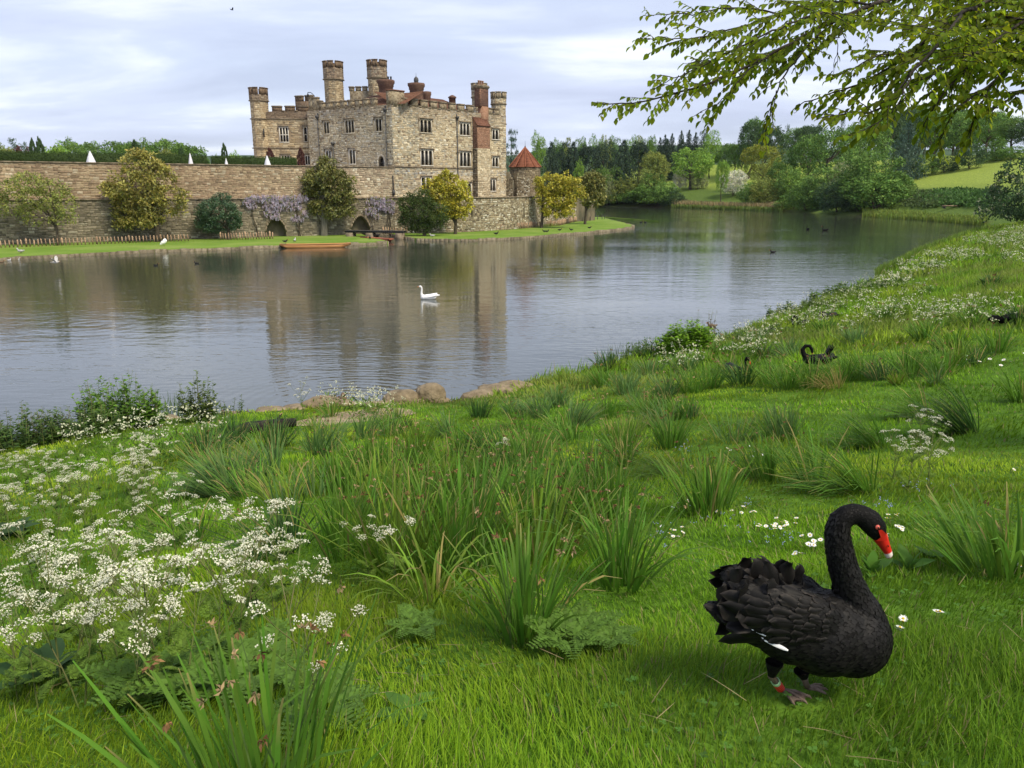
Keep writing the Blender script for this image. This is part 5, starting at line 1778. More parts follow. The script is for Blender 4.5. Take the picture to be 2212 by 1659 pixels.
wisteria([(c3, x, y, a, b) for x, y, a, b in ((60, 700, 90, 60), (200, 655, 120, 55), (350, 660, 150, 70), (520, 680, 150, 80), (700, 680, 150, 70), (850, 650, 80, 50), (420, 790, 150, 60), (400, 880, 110, 55), (480, 930, 60, 45), (680, 780, 170, 55), (820, 965, 55, 45), (740, 940, 80, 40), (890, 880, 60, 50), (120, 760, 80, 40))],
         'broad mauve wisteria blooming over the left arch', 91)
wisteria([(c3, x, y, a, b) for x, y, a, b in ((1900, 690, 140, 55), (2060, 720, 120, 65), (1850, 840, 110, 55), (1920, 910, 60, 35), (2100, 820, 100, 50), (1990, 790, 80, 40))] + [(c4, 60, 950, 120, 55), (c4, 110, 1030, 70, 35)],
         'smaller mauve wisteria right of the pointed arch', 92)

# ------------------------------------------------------------------ chestnut paling fences
M['pale'] = make_mat('split_chestnut', (0.27, 0.175, 0.105), (0.46, 0.33, 0.22), scale=5, rough=0.9, bump=0.4, bscale=20, stretch=(3, 3, .4), orand=0.25)
pale_me = []
for k in range(4):
    g = np.random.default_rng(k)
    mb = MB(); w = 0.045 + .012 * k / 3
    P = np.array([[-w, -.022, 0], [w, -.022, 0], [w, .022, 0], [-w, .022, 0], [-w * .9, -.02, .86], [w * .9, -.02, .86], [w * .9, .02, .86], [-w * .9, .02, .86]]) + g.normal(0, .006, (8, 3))
    mb.hexa(P); mb.add(np.vstack([P[4:], [[g.normal(0, .01), 0, 1.0]]]), [[0, 1, 4], [1, 2, 4], [2, 3, 4], [3, 0, 4]])
    pale_me.append(mb.mesh('pale', M['pale']))


def fence(pts, h, label, step=0.36, posts=9):
    pts = np.array(pts); P = Path(pts[:, :2])
    e = empty('paling_fence', (pts[0][0], pts[0][1], IZ), 0, label, 'fence')
    n = int(P.L / step)
    for k in range(n + 1):
        u = P.L * k / n
        q = P.pt(np.array(u), IZ - .05 + random.uniform(-.03, .03), 0)
        post = k % posts == 0
        o = bpy.data.objects.new('post' if post else 'pale', pale_me[k % 4]); COL.objects.link(o); o.parent = e
        o.location = (q[0] - pts[0][0], q[1] - pts[0][1] + (.05 if post else 0), q[2] - IZ)
        o.scale = (1.7, 2.2, h * 1.12) if post else (random.uniform(.95, 1.35), 1.2, h * random.uniform(.94, 1.05))
        o.rotation_euler = (random.gauss(0, .03), random.gauss(0, .045), random.uniform(-.4, .4))
    mb = MB()
    for z in (.25, .7):
        us = np.linspace(0, P.L, n + 1)
        mb.tube(P.pt(us, IZ + z * h + .02 * np.sin(us * 1.7), .035), .008, 4)
    mb.build('wire', M['iron'], e)


fz = lambda cf, L_: [atz(*cf(x, y), IZ) for x, y in L_]
fence(fz(c5, [(-120, 1378), (0, 1372), (500, 1352), (1000, 1335), (1500, 1315), (2052, 1297)]), .84, 'long chestnut paling fence on the far left lawn')
fence(fz(c6, [(372, 1030), (520, 1027), (826, 1019)]), .93, 'short paling fence left of the round arch', step=.3)
fence(fz(c4, [(590, 1312), (1000, 1309), (1500, 1283), (2212, 1228)]) + fz(c7, [(470, 898), (560, 875), (750, 842)]), .98, 'paling fence curving round the island point', step=.33)
fence([LOW.pt(np.array(LOW.hit(*c3(x, 1100))[0]), IZ, 1.2) for x in (1975, 2120)] + [LOW.pt(np.array(LOW.hit(*c4(x, 1250))[0]), IZ, 1.2) for x in (180, 330)], .95, 'paling fence behind the boat bridge', step=.33)


# ------------------------------------------------------------------ punts, bridge
def punt(name, loc, rz, L_, w, d, mat, dark, label):
    e = empty(name, loc, rz, label, 'boat')
    xs = np.array([-.5, -.46, -.36, -.15, .15, .36, .46, .5]) * L_
    bz = np.array([.30, .18, -.1, -.12, -.12, -.1, .18, .27])
    tz = np.array([.36, .345, .33, .32, .32, .33, .345, .36]) * d / .45
    ww = np.array([.72, .8, .95, 1, 1, .95, .8, .72]) * w / 2
    V = []
    for x, b, t, a in zip(xs, bz, tz, ww):
        V += [(x, -a, t), (x, -a * .86, b), (x, a * .86, b), (x, a, t), (x, a - .07, t), (x, a * .82 - .05, b + .05), (x, -a * .82 + .05, b + .05), (x, -a + .07, t)]
    F = []
    n = 8
    for k in range(len(xs) - 1):
        for q in range(n):
            F.append([k * n + q, k * n + (q + 1) % n, (k + 1) * n + (q + 1) % n, (k + 1) * n + q])
    F += [[0, 1, 6, 7], [1, 2, 5, 6], [2, 3, 4, 5]]
    m_ = 7 * n
    F += [[m_, m_ + 7, m_ + 6, m_ + 1], [m_ + 1, m_ + 6, m_ + 5, m_ + 2], [m_ + 2, m_ + 5, m_ + 4, m_ + 3]]
    hull = build('hull', V, np.array(F), M[mat], e, local=True)
    mb = MB()
    for s in (-1, 1):
        mb.tube([(x, s * (a + .015), t - .01) for x, t, a in zip(xs, tz, ww)], .03, 5)
    mb.build('gunwale', M[mat], e, local=True)
    mb = MB()
    mb.box((-L_ * .455, 0, .34 * d / .45), (L_ * .09, w * .72, .03)); mb.build('deck', M[dark], e, local=True)
    for x in (-.12, .16):
        mb = MB(); mb.box((x * L_, 0, .2), (.3, w * .86, .04)); mb.box((x * L_, 0, .09), (.05, w * .7, .2)); mb.build('seat', M[mat], e, local=True)
    mb = MB(); mb.box((.28 * L_, 0, .3), (.9, w * .55, .08)); mb.build('cushion', M[dark], e, local=True)
    return e


M['varnish'] = make_mat('varnished_wood', (0.36, 0.165, 0.055), (0.48, 0.24, 0.085), scale=2, rough=0.35, spec=0.4, stretch=(.4, 4, 4))
M['red_paint'] = make_mat('faded_red_paint', (0.30, 0.095, 0.055), (0.4, 0.15, 0.09), scale=3, rough=0.6)
M['tar'] = make_mat('dark_painted_wood', (0.02, 0.022, 0.025), (0.05, 0.05, 0.05), scale=4, rough=0.6)
M['plank'] = make_mat('weathered_plank', (0.045, 0.042, 0.04), (0.09, 0.083, 0.075), scale=3, rough=0.8, stretch=(.5, 4, 4))
p = atz(*c3(1035, 1385), 0)
punt('punt', (p[0], p[1] + .3, 0), R(13), 7.4, 1.05, .56, 'varnish', 'tar', 'long orange varnished punt moored at the left lawn')
p = atz(*c4(60, 1425), 0)
punt('punt', (p[0] - 1.3, p[1] + 1.2, 0), R(-42), 5.6, 1.0, .5, 'red_paint', 'tar', 'dull red punt nosing out of the channel below the bridge')
p = atz(*c3(1860, 1235), 0)
punt('punt', (p[0] - 1.0, p[1] + 3.0, 0), R(-50), 5.0, .95, .5, 'plank', 'tar', 'grey weathered punt behind the red one in the channel')
bA, bB = at(*c3(1460, 1145), 98.5), at(*c4(275, 1284), 97.0)
br = empty('foot_bridge', (bA[0], bA[1], 0), 0, 'low dark plank bridge across the boat channel', 'bridge')
PBg = Path([bA[:2], bB[:2]])
zb_ = (bA[2] + bB[2]) / 2
n = 26
for k in range(n):
    mb = MB(); PBg.box(mb, PBg.L * k / n + .012, PBg.L * (k + 1) / n - .012, zb_ - .05, zb_ + random.uniform(0, .015), -1.3, 0); mb.build('plank', M['plank'], br)
mb = MB(); PBg.box(mb, 0, PBg.L, zb_ - .26, zb_ - .055, -.2, -.05); PBg.box(mb, 0.01, PBg.L - .01, zb_ - .26, zb_ - .056, -1.25, -1.1); mb.build('beam', M['tar'], br)
for f in (.02, .36, .86):
    mb = MB(); PBg.box(mb, PBg.L * f, PBg.L * f + .9, -.6, zb_ - .265, -1.2, -.06); mb.build('pier', M['coping'], br)
# posts at the point of the island
for k, (x, y, h) in enumerate(((575, 878, 1.1), (650, 866, .8), (715, 860, .8), (765, 826, .9), (782, 850, .8), (820, 848, 1.0), (840, 846, .9))):
    p = atz(*c7(x, y), IZ)
    mb = MB(); mb.tube([p + np.array([0, 0, -.1]), p + np.array([random.gauss(0, .05), 0, h])], .07, 6)
    o = mb.build('mooring_post', M['plank'])
    tag(o, ('tallest dark mooring post where the paling fence bends', 'short post on the lawn right of the fence bend', 'short post in the middle of the island point path', 'slim post behind the fence end on the island tip', 'left post of the row on the island tip', 'leaning middle post of the row on the island tip', 'last post of the row on the island tip')[k], 'post', 'wooden posts on the island point')
# bench on the far slope
p = hit(*c8(1660, 822))
bn = empty('bench', p, R(8), 'small wooden bench on the green slope across the lake', 'bench')
mb = MB(); mb.box((0, 0, .55), (4.6, .7, .2)); mb.build('seat', M['pale'], bn, local=True)
for x in (-1.9, 1.9):
    mb = MB(); mb.box((x, 0, .22), (.25, .6, .46)); mb.build('leg', M['plank'], bn, local=True)

# ================================================================== NEAR BANK
def straps(base, az, lean, droop, length, width, col, K=6, twist=0.0, tipcol=None, g=rng, fold=0.0):
    """strap leaves as tapering ribbons; all arguments per blade"""
    n = len(base)
    t = np.linspace(0, 1, K)
    th = lean[:, None] + droop[:, None] * t[None] ** 1.8
    seg = (length / (K - 1))[:, None]
    dr = np.sin(th) * seg; dz = np.cos(th) * seg
    r_ = np.concatenate([np.zeros((n, 1)), np.cumsum(dr[:, :-1], axis=1)], axis=1); z = np.concatenate([np.zeros((n, 1)), np.cumsum(dz[:, :-1], axis=1)], axis=1)
    d = np.column_stack([np.cos(az), np.sin(az)])
    C_ = np.stack([base[:, 0:1] + d[:, 0:1] * r_, base[:, 1:2] + d[:, 1:2] * r_, base[:, 2:3] + z], axis=-1)
    tw = (twist * (g.random(n) - .5))[:, None] * t[None] + (g.random(n)[:, None] - .5) * 1.6
    side = np.stack([-d[:, 1:2] * np.cos(tw) + d[:, 0:1] * np.sin(tw), d[:, 0:1] * np.cos(tw) + d[:, 1:2] * np.sin(tw), np.zeros((n, K))], axis=-1)
    wd = np.array([0.7, 1.0, 1.0, .97, .85, .3]) if K == 6 else np.interp(t, [0, .25, .7, 1], [.8, 1, .85, .08])
    w = width[:, None] * wd[None] * .5
    V = np.stack([C_ - side * w[..., None], C_ + side * w[..., None]], axis=2).reshape(n, K * 2, 3)
    k = np.arange(K - 1)
    f = np.column_stack([2 * k, 2 * k + 1, 2 * k + 3, 2 * k + 2])
    F = (f[None] + (np.arange(n) * K * 2)[:, None, None]).reshape(-1, 4)
    cc = np.repeat(col[:, None], K * 2, axis=1)
    if tipcol is not None:
        tt = np.repeat(sm(.78, 1.0, t), 2)[None, :, None]
        cc = cc * (1 - tt * tipcol[1][:, None, None]) + np.asarray(tipcol[0])[None, None] * tt * tipcol[1][:, None, None]
    return V, F, cc, C_


M['blade'] = make_mat('grass_blade', (1, 1, 1), attr=True, trans=0.38, spec=0.2, rough=0.6)
M['petal'] = make_mat('petal', (1, 1, 1), attr=True, trans=0.25, spec=0.1, rough=0.8)

# trodden earth by the water
def path_strip(px_pts, w, label):
    P = np.array([hit(*q) for q in px_pts])
    d = np.gradient(P[:, :2], axis=0); d /= np.linalg.norm(d, axis=1)[:, None]; nn = np.column_stack([-d[:, 1], d[:, 0]])
    V = []
    for q, m_, ww in zip(P, nn, w):
        for s in np.linspace(-1, 1, 7):
            xy = q[:2] + m_ * ww * s; V.append((*xy, float(ground_z(*xy)[0]) + .02 + .03 * (1 - s * s)))
    k = np.arange(len(P) - 1)[:, None] * 7 + np.arange(6)[None]
    F = np.stack([k, k + 1, k + 8, k + 7], axis=-1).reshape(-1, 4)
    o = build('path', V, F, M['earth'], smooth=True)
    tag(o, label, kind='structure')


M['earth'] = make_mat('bare_earth', (0.24, 0.175, 0.105), (0.42, 0.33, 0.21), scale=3, detail=8, rough=0.95, bump=0.7, bscale=8)
path_strip([(650, 925), (700, 915), (760, 905), (810, 893), (840, 885)], [.45, .9, 1.2, 1.1, .6], 'bare sandy earth path down to the water')


# ------------------------------------------------------------------ lawn grass
def scatter(y0, y1, dens, g, xmax=None):
    xm = 0.74 * y1 + 2.3
    n = int(dens * (y1 - y0) * 2 * xm)
    x = g.uniform(-xm, xm, n); y = g.uniform(y0, y1, n)
    lim = np.where(g.random(n) < .3, 2.3, .7)
    k = np.abs(x) < 0.74 * y + lim
    x, y = x[k], y[k]
    z, sd = ground_z(x, y, raw=True)
    k = sd > 0.12
    return np.column_stack([x, y, z])[k], sd[k]


def nz(x, y, s):
    return 0.5 + 0.5 * wob(x * 1.0 + 3.1, y * 1.0 - 1.7, s)


def lawn(name, y0, y1, dens, ln, wd, g, K=3, label=None, rough_from=None):
    P, sd = scatter(y0, y1, dens, g)
    n = len(P)
    a, b = nz(P[:, 0], P[:, 1], 1.1), nz(P[:, 0], P[:, 1], 3.3)
    c1_, c2_, c3_ = np.array([0.19, 0.35, 0.014]), np.array([0.325, 0.42, 0.026]), np.array([0.105, 0.24, 0.012])
    t = np.clip(.55 * a + .45 * b + g.normal(0, .18, n), 0, 1)[:, None]
    col = c3_ * (1 - t) + c1_ * t
    t2 = np.clip((nz(P[:, 1], P[:, 0], .7) - .45) * 1.8 + g.normal(0, .15, n), 0, 1)[:, None]
    col = col * (1 - t2) + c2_ * t2
    dry = g.random(n) < 0.055
    col[dry] = np.array([.3, .27, .11]) * g.uniform(.7, 1.2, (dry.sum(), 1))
    pt_ = sm(.35, .75, nz(P[:, 0] * 2.1 + 5, P[:, 1] * 2.1, .9))[:, None]
    col = col * (.72 + .42 * pt_) * g.uniform(.75, 1.25, (n, 1))
    hfac = (0.65 + 0.7 * b) * (1 + .5 * sm(5.0, 2.5, P[:, 1]) if False else (0.65 + 0.7 * b))
    near = 1 + 0.5 * (1 - sm(1.3, 2.6, P[:, 1]))
    wild = 1.0
    L_ = ln * hfac * near * g.uniform(.55, 1.35, n)
    for fx, fy, fr in FEET:
        dd = np.hypot(P[:, 0] - fx, P[:, 1] - fy); L_ = L_ * (.5 + .5 * sm(fr * .4, fr, dd))
    if rough_from is not None:
        ol = np.clip((nz(P[:, 0] * .5, P[:, 1] * .5, 1.0) - .4) * 1.6 + g.normal(0, .2, n), 0, .8)[:, None]
        col = col * (1 - ol) + np.array([.2, .23, .05]) * ol
        L_ = L_ * (1 + 2.2 * sm(rough_from, rough_from + 8, P[:, 1] + .25 * P[:, 0]))
    fa = 3.1 * wob(P[:, 0] * 1.3, P[:, 1] * 1.3, 1.4) + 1.2 + g.normal(0, .95, n)
    V, F, C, _ = straps(P, fa, g.uniform(.05, .85, n), g.uniform(.2, 1.3, n), L_, wd * g.uniform(.7, 1.3, n), col, K=K, g=g)
    o = build(name, V.reshape(-1, 3), F, M['blade'], col=C.reshape(-1, 3))
    return tag(o, label, 'grass', kind='stuff')


G = np.random.default_rng(5)
FEET = [(*hit(*cs(720, 1500))[:2], .16), (*hit(*cs(850, 1470))[:2], .13), (*hit(*cs(780, 1560))[:2], .13)] + [(*hit(*q)[:2], .7) for q in ((1765, 800), (1590, 812), (1728, 705), (1786, 692), (2166, 702))]
lawn('lawn_grass', .7, 2.4, 8000, .05, .0034, G, label='long lush green grass at the front of the bank')
lawn('lawn_grass', 2.4, 4.2, 5600, .042, .0042, G, label='green lawn grass round the black swan')
lawn('lawn_grass', 4.2, 8, 1700, .045, .0075, G, label='short mown grass between the daffodil clumps')
lawn('lawn_grass', 8, 19, 320, .06, .016, G, label='short grass in the middle of the bank')
lawn('bank_grass', 19, 45, 110, .09, .03, G, label='rough grass on the bank above the lake', rough_from=18)
lawn('bank_grass', 45, 125, 15, .13, .08, G, label='distant rough grass along the lake shore', rough_from=40)

# ------------------------------------------------------------------ daffodil clumps
M['dead_flower'] = make_mat('papery_flower', (1, 1, 1), attr=True, trans=0.15, rough=0.9, spec=0.1)
GREENS = {'g': (0.105, 0.225, 0.024), 'b': (0.115, 0.21, 0.055), 'l': (0.17, 0.275, 0.03), 'y': (0.36, 0.3, 0.1), 'd': (0.055, 0.125, 0.026)}


def dead_head(p, d, g, s=1.0):
    """crumpled spent flower: papery petals folded round a swollen seed pod"""
    m_ = 9
    a = np.arange(m_) * 2.4
    n0 = unit(np.column_stack([np.cos(a), np.sin(a), g.uniform(-.6, .6, m_)]))
    D = unit(n0 * .3 + np.asarray(d) * .5 + unit(g.normal(size=3)) * .5 + g.normal(0, .35, (m_, 3)) + np.array([0, 0, -.75]))
    V, F = leaf_cards(p + n0 * .003 * s, n0, D, .019 * s * g.uniform(.5, 1.3, m_), .0075 * s, .22)
    base = np.array([(.27, .155, .07), (.17, .09, .045), (.42, .3, .16)][g.integers(3)])
    C = np.repeat(base[None] * g.uniform(.55, 1.35, (m_, 1)), 4, axis=0)
    return V, F, C


def clump(px, py, h, n, label, rad=.1, flop=(0, 0.0), spread=.55, droop=.7, col='g', heads=0, w=.011, single=False, yel=.05, xyz=None, group='daffodil clumps on the bank'):
    g = np.random.default_rng(int(px * 7 + py))
    n = int(n * 1.65)
    c = hit(px, py) if xyz is None else np.asarray(xyz)
    e = empty('daffodil_clump', c, 0, label, 'daffodils', group)
    dist = math.hypot(c[0], c[1])
    rr = rad * np.sqrt(g.random(n)); a0 = g.uniform(0, 6.28, n)
    base = np.column_stack([c[0] + rr * np.cos(a0), c[1] + rr * np.sin(a0), np.full(n, c[2] - .01)])
    fv = np.array([math.cos(R(flop[0])), math.sin(R(flop[0]))]) * flop[1]
    dv = np.column_stack([np.cos(a0), np.sin(a0)]) * (rr / rad * spread)[:, None] + fv + g.normal(0, .12, (n, 2))
    az = np.arctan2(dv[:, 1], dv[:, 0]); lean = np.clip(np.hypot(dv[:, 0], dv[:, 1]), .02, 1.35)
    L_ = h * 1.12 * g.uniform(.65, 1.15, n)
    dr = droop * g.uniform(.1, 1.2, n)
    kink = g.random(n) < .12
    dr[kink] += 1.3
    cc = np.array(GREENS[col])[None] * g.uniform(.7, 1.3, (n, 1)) * (1 + g.normal(0, .06, (n, 3)))
    ye = g.random(n) < yel
    cc[ye] = np.array(GREENS['y']) * g.uniform(.7, 1.1, (ye.sum(), 1))
    wd = max(w, dist * .00085) * g.uniform(.75, 1.3, n)
    V, F, C, ctr = straps(base, az, lean, dr, L_, wd, cc, K=6, twist=1.2, tipcol=((.32, .27, .1), (g.random(n) < .25) * 1.0), g=g)
    if single:
        f1 = F[:5]
        for k in range(n):
            build('leaf_blade', V[k], f1, M['blade'], e, col=C[k])
    else:
        o = build('leaves', V.reshape(-1, 3), F, M['blade'], e, col=C.reshape(-1, 3)); o['kind'] = 'stuff'
    if heads:
        hb = base[g.integers(0, n, heads)]
        ha = g.uniform(0, 6.28, heads)
        hv = np.column_stack([np.cos(ha), np.sin(ha)]) * spread * .55 + fv * .8 + g.normal(0, .1, (heads, 2))
        az = np.arctan2(hv[:, 1], hv[:, 0]); le = np.clip(np.hypot(hv[:, 0], hv[:, 1]), .02, 1.2)
        Vs, Fs, Cs, ct = straps(hb, az, le, g.uniform(0, .35, heads), h * 1.1 * g.uniform(.85, 1.2, heads), np.full(heads, max(.006, dist * .0007)), np.tile(np.array([.1, .17, .04]), (heads, 1)), K=6, g=g)
        Vs[:, -2:] += (Vs[:, -4:-2] - Vs[:, -2:]) * .15
        o = build('flower_stalks', Vs.reshape(-1, 3), Fs, M['blade'], e, col=Cs.reshape(-1, 3)); o['kind'] = 'stuff'
        allV, allC = [], []
        for k in range(heads):
            d = ct[k, -1] - ct[k, -2]
            V1, F1, C1 = dead_head(ct[k, -1], unit(d), g, s=max(1.0, dist * .13))
            if single or dist < 6.5:
                build('flower_head', V1, F1, M['dead_flower'], e, col=C1)
            else: allV.append(V1); allC.append(C1)
        if allV:
            V1 = np.concatenate(allV); o = build('flower_heads', V1, np.arange(len(V1)).reshape(-1, 4), M['dead_flower'], e, col=np.concatenate(allC)); o['kind'] = 'stuff'
    return e


clump(560, 1770, .44, 58, 'nearest daffodil clump with broad leaves and brown spent flowers at the bottom edge', rad=.17, spread=.42, droop=.35, heads=18, w=.0115, single=True, yel=.03, col='g')
clump(1130, 1375, .40, 70, 'dense upright daffodil clump in the middle of the foreground', rad=.11, spread=.5, heads=10, single=True)
clump(1345, 1262, .42, 64, 'upright daffodil clump left of the black swan', rad=.12, spread=.55, heads=13, single=True)
clump(930, 1300, .36, 32, 'arching yellow-tipped daffodil leaves left of the dense clump', rad=.1, spread=.7, droop=1.9, yel=.25, single=True, col='l')
MASS = [(770, 1190, .5), (870, 1225, .52), (985, 1235, .5), (1045, 1165, .52), (935, 1130, .52), (835, 1100, .5), (1150, 1130, .5), (1235, 1090, .52), (1085, 1070, .5), (985, 1055, .5), (885, 1035, .5), (1300, 1130, .48), (745, 1060, .45), (1180, 1210, .5), (800, 1010, .45), (1130, 1010, .48), (1010, 985, .45), (900, 975, .45)]
WHERE = ['at the left end of the big daffodil drift', 'in the left front of the big daffodil drift', 'at the front centre of the big drift', 'in the centre of the big daffodil drift', 'left of the drift centre', 'in the left middle of the drift',
         'right of the drift centre', 'at the right side of the drift', 'in the upper middle of the drift', 'in the upper left middle of the drift', 'at the upper left of the drift', 'at the right end of the drift behind the upright clump', 'at the far left top of the drift',
         'directly behind the dense middle clump', 'at the top left corner of the drift', 'at the top right of the drift', 'at the top of the drift', 'at the upper edge of the drift by the straw path']
for i, ((x, y, h), wv) in enumerate(zip(MASS, WHERE)):
    clump(x, y, h * .92, 98, 'daffodil clump with withered flowers ' + wv, rad=.21, spread=.42, flop=(random.uniform(0, 360), .15), droop=.5, heads=13, col='glgg'[i % 4])
for (x, y, h, n, fl, sp, dr, cl, hd, lb) in [
        (610, 1195, .45, 70, (200, .3), .7, .8, 'd', 3, 'dark broad daffodil clump among the cow parsley'),
        (470, 1065, .5, 90, (180, .75), .5, .8, 'b', 0, 'daffodil clump flattened to the left above the cow parsley'),
        (575, 1030, .5, 80, (160, .5), .6, .8, 'b', 0, 'wide daffodil clump below the black log'),
        (505, 960, .5, 70, (120, .2), .5, .5, 'd', 2, 'dark upright clump beside the black log'),
        (600, 965, .5, 60, (40, .2), .5, .5, 'd', 2, 'dark upright clump right of the black log'),
        (690, 985, .5, 70, (0, .2), .55, .6, 'b', 5, 'grey green clump below the sandy path'),
        (790, 950, .45, 60, (20, .3), .55, .7, 'b', 6, 'grey green clump at the sandy path edge'),
        (400, 1180, .4, 46, (200, .4), .7, .9, 'g', 0, 'small clump buried in the cow parsley drift'),
        (1525, 1115, .46, 80, (120, .2), .5, .4, 'g', 10, 'upright clump with brown heads left of the flopped leaves'),
        (1450, 1030, .42, 50, (180, 1.0), .3, .5, 'l', 4, 'light daffodil leaves lying to the left behind it'),
        (1640, 1040, .42, 70, (150, .45), .45, .4, 'g', 2, 'clump leaning left in the middle of the lawn'),
        (1745, 1045, .5, 50, (140, .4), .5, .4, 'g', 5, 'sparse tall clump right of the left-leaning clump'),
        (1850, 1062, .5, 110, (180, .85), .6, .9, 'g', 0, 'wide flattened clump above the black swan'),
        (1690, 950, .42, 60, (120, .2), .35, .4, 'b', 1, 'upright bluish clump in the lawn'),
        (1890, 965, .5, 90, (170, .8), .5, .8, 'g', 0, 'flattened leaves behind the white flowers'),
        (2085, 935, .65, 130, (165, .8), .4, .8, 'd', 0, 'largest dark windswept clump on the right'),
        (1980, 900, .5, 70, (170, .8), .5, .8, 'g', 0, 'light windswept leaves left of the largest dark clump'),
        (2140, 1245, .36, 70, (150, .3), .5, .5, 'g', 2, 'upright clump at the right edge behind the black swan head'),
        (2200, 865, .5, 70, (200, .3), .6, 1.0, 'g', 0, 'clump cut by the right edge above the lawn'),
        (1335, 978, .42, 70, (120, .15), .45, .4, 'g', 4, 'upright clump left of a twin in the mid lawn'),
        (1445, 968, .44, 80, (100, .2), .5, .4, 'g', 5, 'upright clump right of its twin in the mid lawn'),
        (1310, 905, .42, 50, (60, .1), .4, .4, 'g', 6, 'small clump behind the twin clumps on the left'),
        (1405, 905, .42, 60, (60, .1), .45, .4, 'g', 6, 'small clump behind the twin clumps'),
        (1470, 905, .42, 60, (120, .2), .45, .4, 'g', 6, 'small clump behind the twin clumps on the right'),
        (1245, 925, .52, 90, (20, .4), .55, .8, 'b', 3, 'grey green clump leaning right near the shore'),
        (1165, 905, .52, 90, (150, .3), .6, .8, 'b', 3, 'grey green clump in the shore group'),
        (1205, 880, .5, 80, (90, .2), .6, .8, 'b', 3, 'rear clump of the grey green shore group'),
        (1035, 905, .45, 60, (60, .1), .4, .3, 'd', 0, 'dark tufted clump beside the shore rocks'),
        (960, 945, .45, 60, (180, .4), .55, .7, 'b', 2, 'clump leaning left below the shore rocks'),
        (1130, 965, .45, 60, (200, .3), .5, .5, 'g', 5, 'clump with dead heads above the big drift')]:
    clump(x, y, h, n, lb, rad=.15, flop=fl, spread=sp, droop=dr, col=cl, heads=hd, w=.012)
UP = [(1530, 838, 'g'), (1600, 832, 'd'), (1660, 830, 'g'), (1480, 805, 'b'), (1400, 815, 'b'), (1350, 850, 'b'), (1440, 855, 'b'), (1750, 835, 'g'), (1815, 825, 'g'), (1865, 815, 'g'), (1955, 805, 'g'), (2035, 808, 'g'), (1845, 745, 'b'), (1995, 735, 'g'), (2150, 765, 'g'), (2100, 705, 'g'), (1700, 770, 'b'), (1560, 770, 'g'), (1630, 745, 'b'), (2060, 760, 'g'), (1300, 835, 'g'), (1910, 690, 'g'), (2020, 640, 'g'), (2140, 620, 'd'), (1780, 720, 'g'), (1490, 850, 'g'), (1700, 840, 'g'), (2195, 700, 'd'), (1400, 780, 'd'), (1310, 800, 'd')]
UPW = ['at the left end of the row below the black swans', 'second in the row below the black swans', 'third in the row below the black swans', 'bluish above the lawn left corner', 'bluish near the shore edge', 'bluish and low beside the shore', 'bluish and wide at the lawn corner',
       'in the row below the preening black swan', 'right of the yellow dead tuft', 'at the right end of the row below the preening swan', 'standing alone on the lawn, left of two', 'standing alone on the lawn, right of two', 'behind the preening black swan', 'on the upper right bank',
       'at the right picture edge on the upper bank', 'below the resting black swan at the right edge', 'between the two swans in the leaves', 'left of the swan with the red bill', 'behind the swan with the red bill', 'among the flowers at upper right', 'at the shore corner', 'in the white flower drift',
       'small and far on the flowery bank', 'dark and far at the right edge', 'beside the preening black swan tail', 'in front of the red billed swan', 'directly below the preening swan', 'dark at the right edge by the resting swan', 'on the shore brow', 'dark at the shore brow left']
for (x, y, cl), wv in zip(UP, UPW):
    clump(x, y, .56, 74, 'daffodil tuft ' + wv, rad=.24, spread=.6, droop=.8, col=cl, heads=2, w=.012, flop=(random.uniform(90, 200), .2))
gt2 = np.random.default_rng(71)
for (xa, xb, ya, yb, n_, lb) in ((680, 1300, 885, 1000, 16, 'small leaf tuft filling the gaps above the big daffodil drift'), (1290, 1720, 850, 1010, 12, 'small leaf tuft scattered between the mid lawn clumps'), (380, 680, 950, 1090, 12, 'grey green leaf tuft between log and cow parsley'), (1450, 2190, 690, 830, 18, 'rough leaf tuft among the flowers on the upper bank')):
    for k in range(n_):
        clump(gt2.uniform(xa, xb), gt2.uniform(ya, yb), gt2.uniform(.26, .5), int(gt2.integers(30, 75)), lb, rad=gt2.uniform(.1, .26), spread=gt2.uniform(.4, .9), droop=gt2.uniform(.4, 1.4), col='gblgd'[k % 5], heads=int(gt2.integers(0, 5)), w=.011, flop=(gt2.uniform(60, 240), gt2.uniform(0, .7)), yel=.12, group='small leaf tufts on the bank')
clump(1795, 838, .42, 50, 'straw yellow dead tuft in front of the preening swan', rad=.2, spread=.5, droop=1.0, yel=1.0, flop=(190, .6))

# ------------------------------------------------------------------ cow parsley
M['stem'] = make_mat('plant_stem', (0.12, 0.18, 0.04), (0.15, 0.13, 0.06), scale=3, rough=0.7)


def umbel(c, nrm, r, g, petals=6):
    """flat-topped compound head: rays carrying small white florets"""
    V, Cc = [], []
    nu = int(g.integers(8, 13))
    rays = []
    t1 = unit(np.cross(nrm, [0.3, .5, .8])); t2 = np.cross(nrm, t1)
    top = c + nrm * r * .55
    for k in range(nu):
        a = k * 2.4; rr = r * math.sqrt((k + .4) / nu)
        q = top + (t1 * math.cos(a) + t2 * math.sin(a)) * rr - nrm * (rr / r) ** 2 * r * .22
        rays.append(q)
        m_ = petals
        aa = g.uniform(0, 6.28, m_); pr = r * .17 * np.sqrt(g.random(m_))
        P = q + np.outer(np.cos(aa) * pr, t1) + np.outer(np.sin(aa) * pr, t2) + nrm * g.normal(0, r * .04, (m_, 1))
        nr = unit(nrm + g.normal(0, .5, (m_, 3)))
        Vv, _ = leaf_cards(P, nr, g.normal(size=(m_, 3)), r * .2 * g.uniform(.7, 1.2, m_), r * .18)
        V.append(Vv); Cc.append(np.repeat(np.array([.84, .83, .66])[None] * g.uniform(.8, 1.1, (m_, 1)), 4, axis=0))
    return np.concatenate(V), np.concatenate(Cc), rays


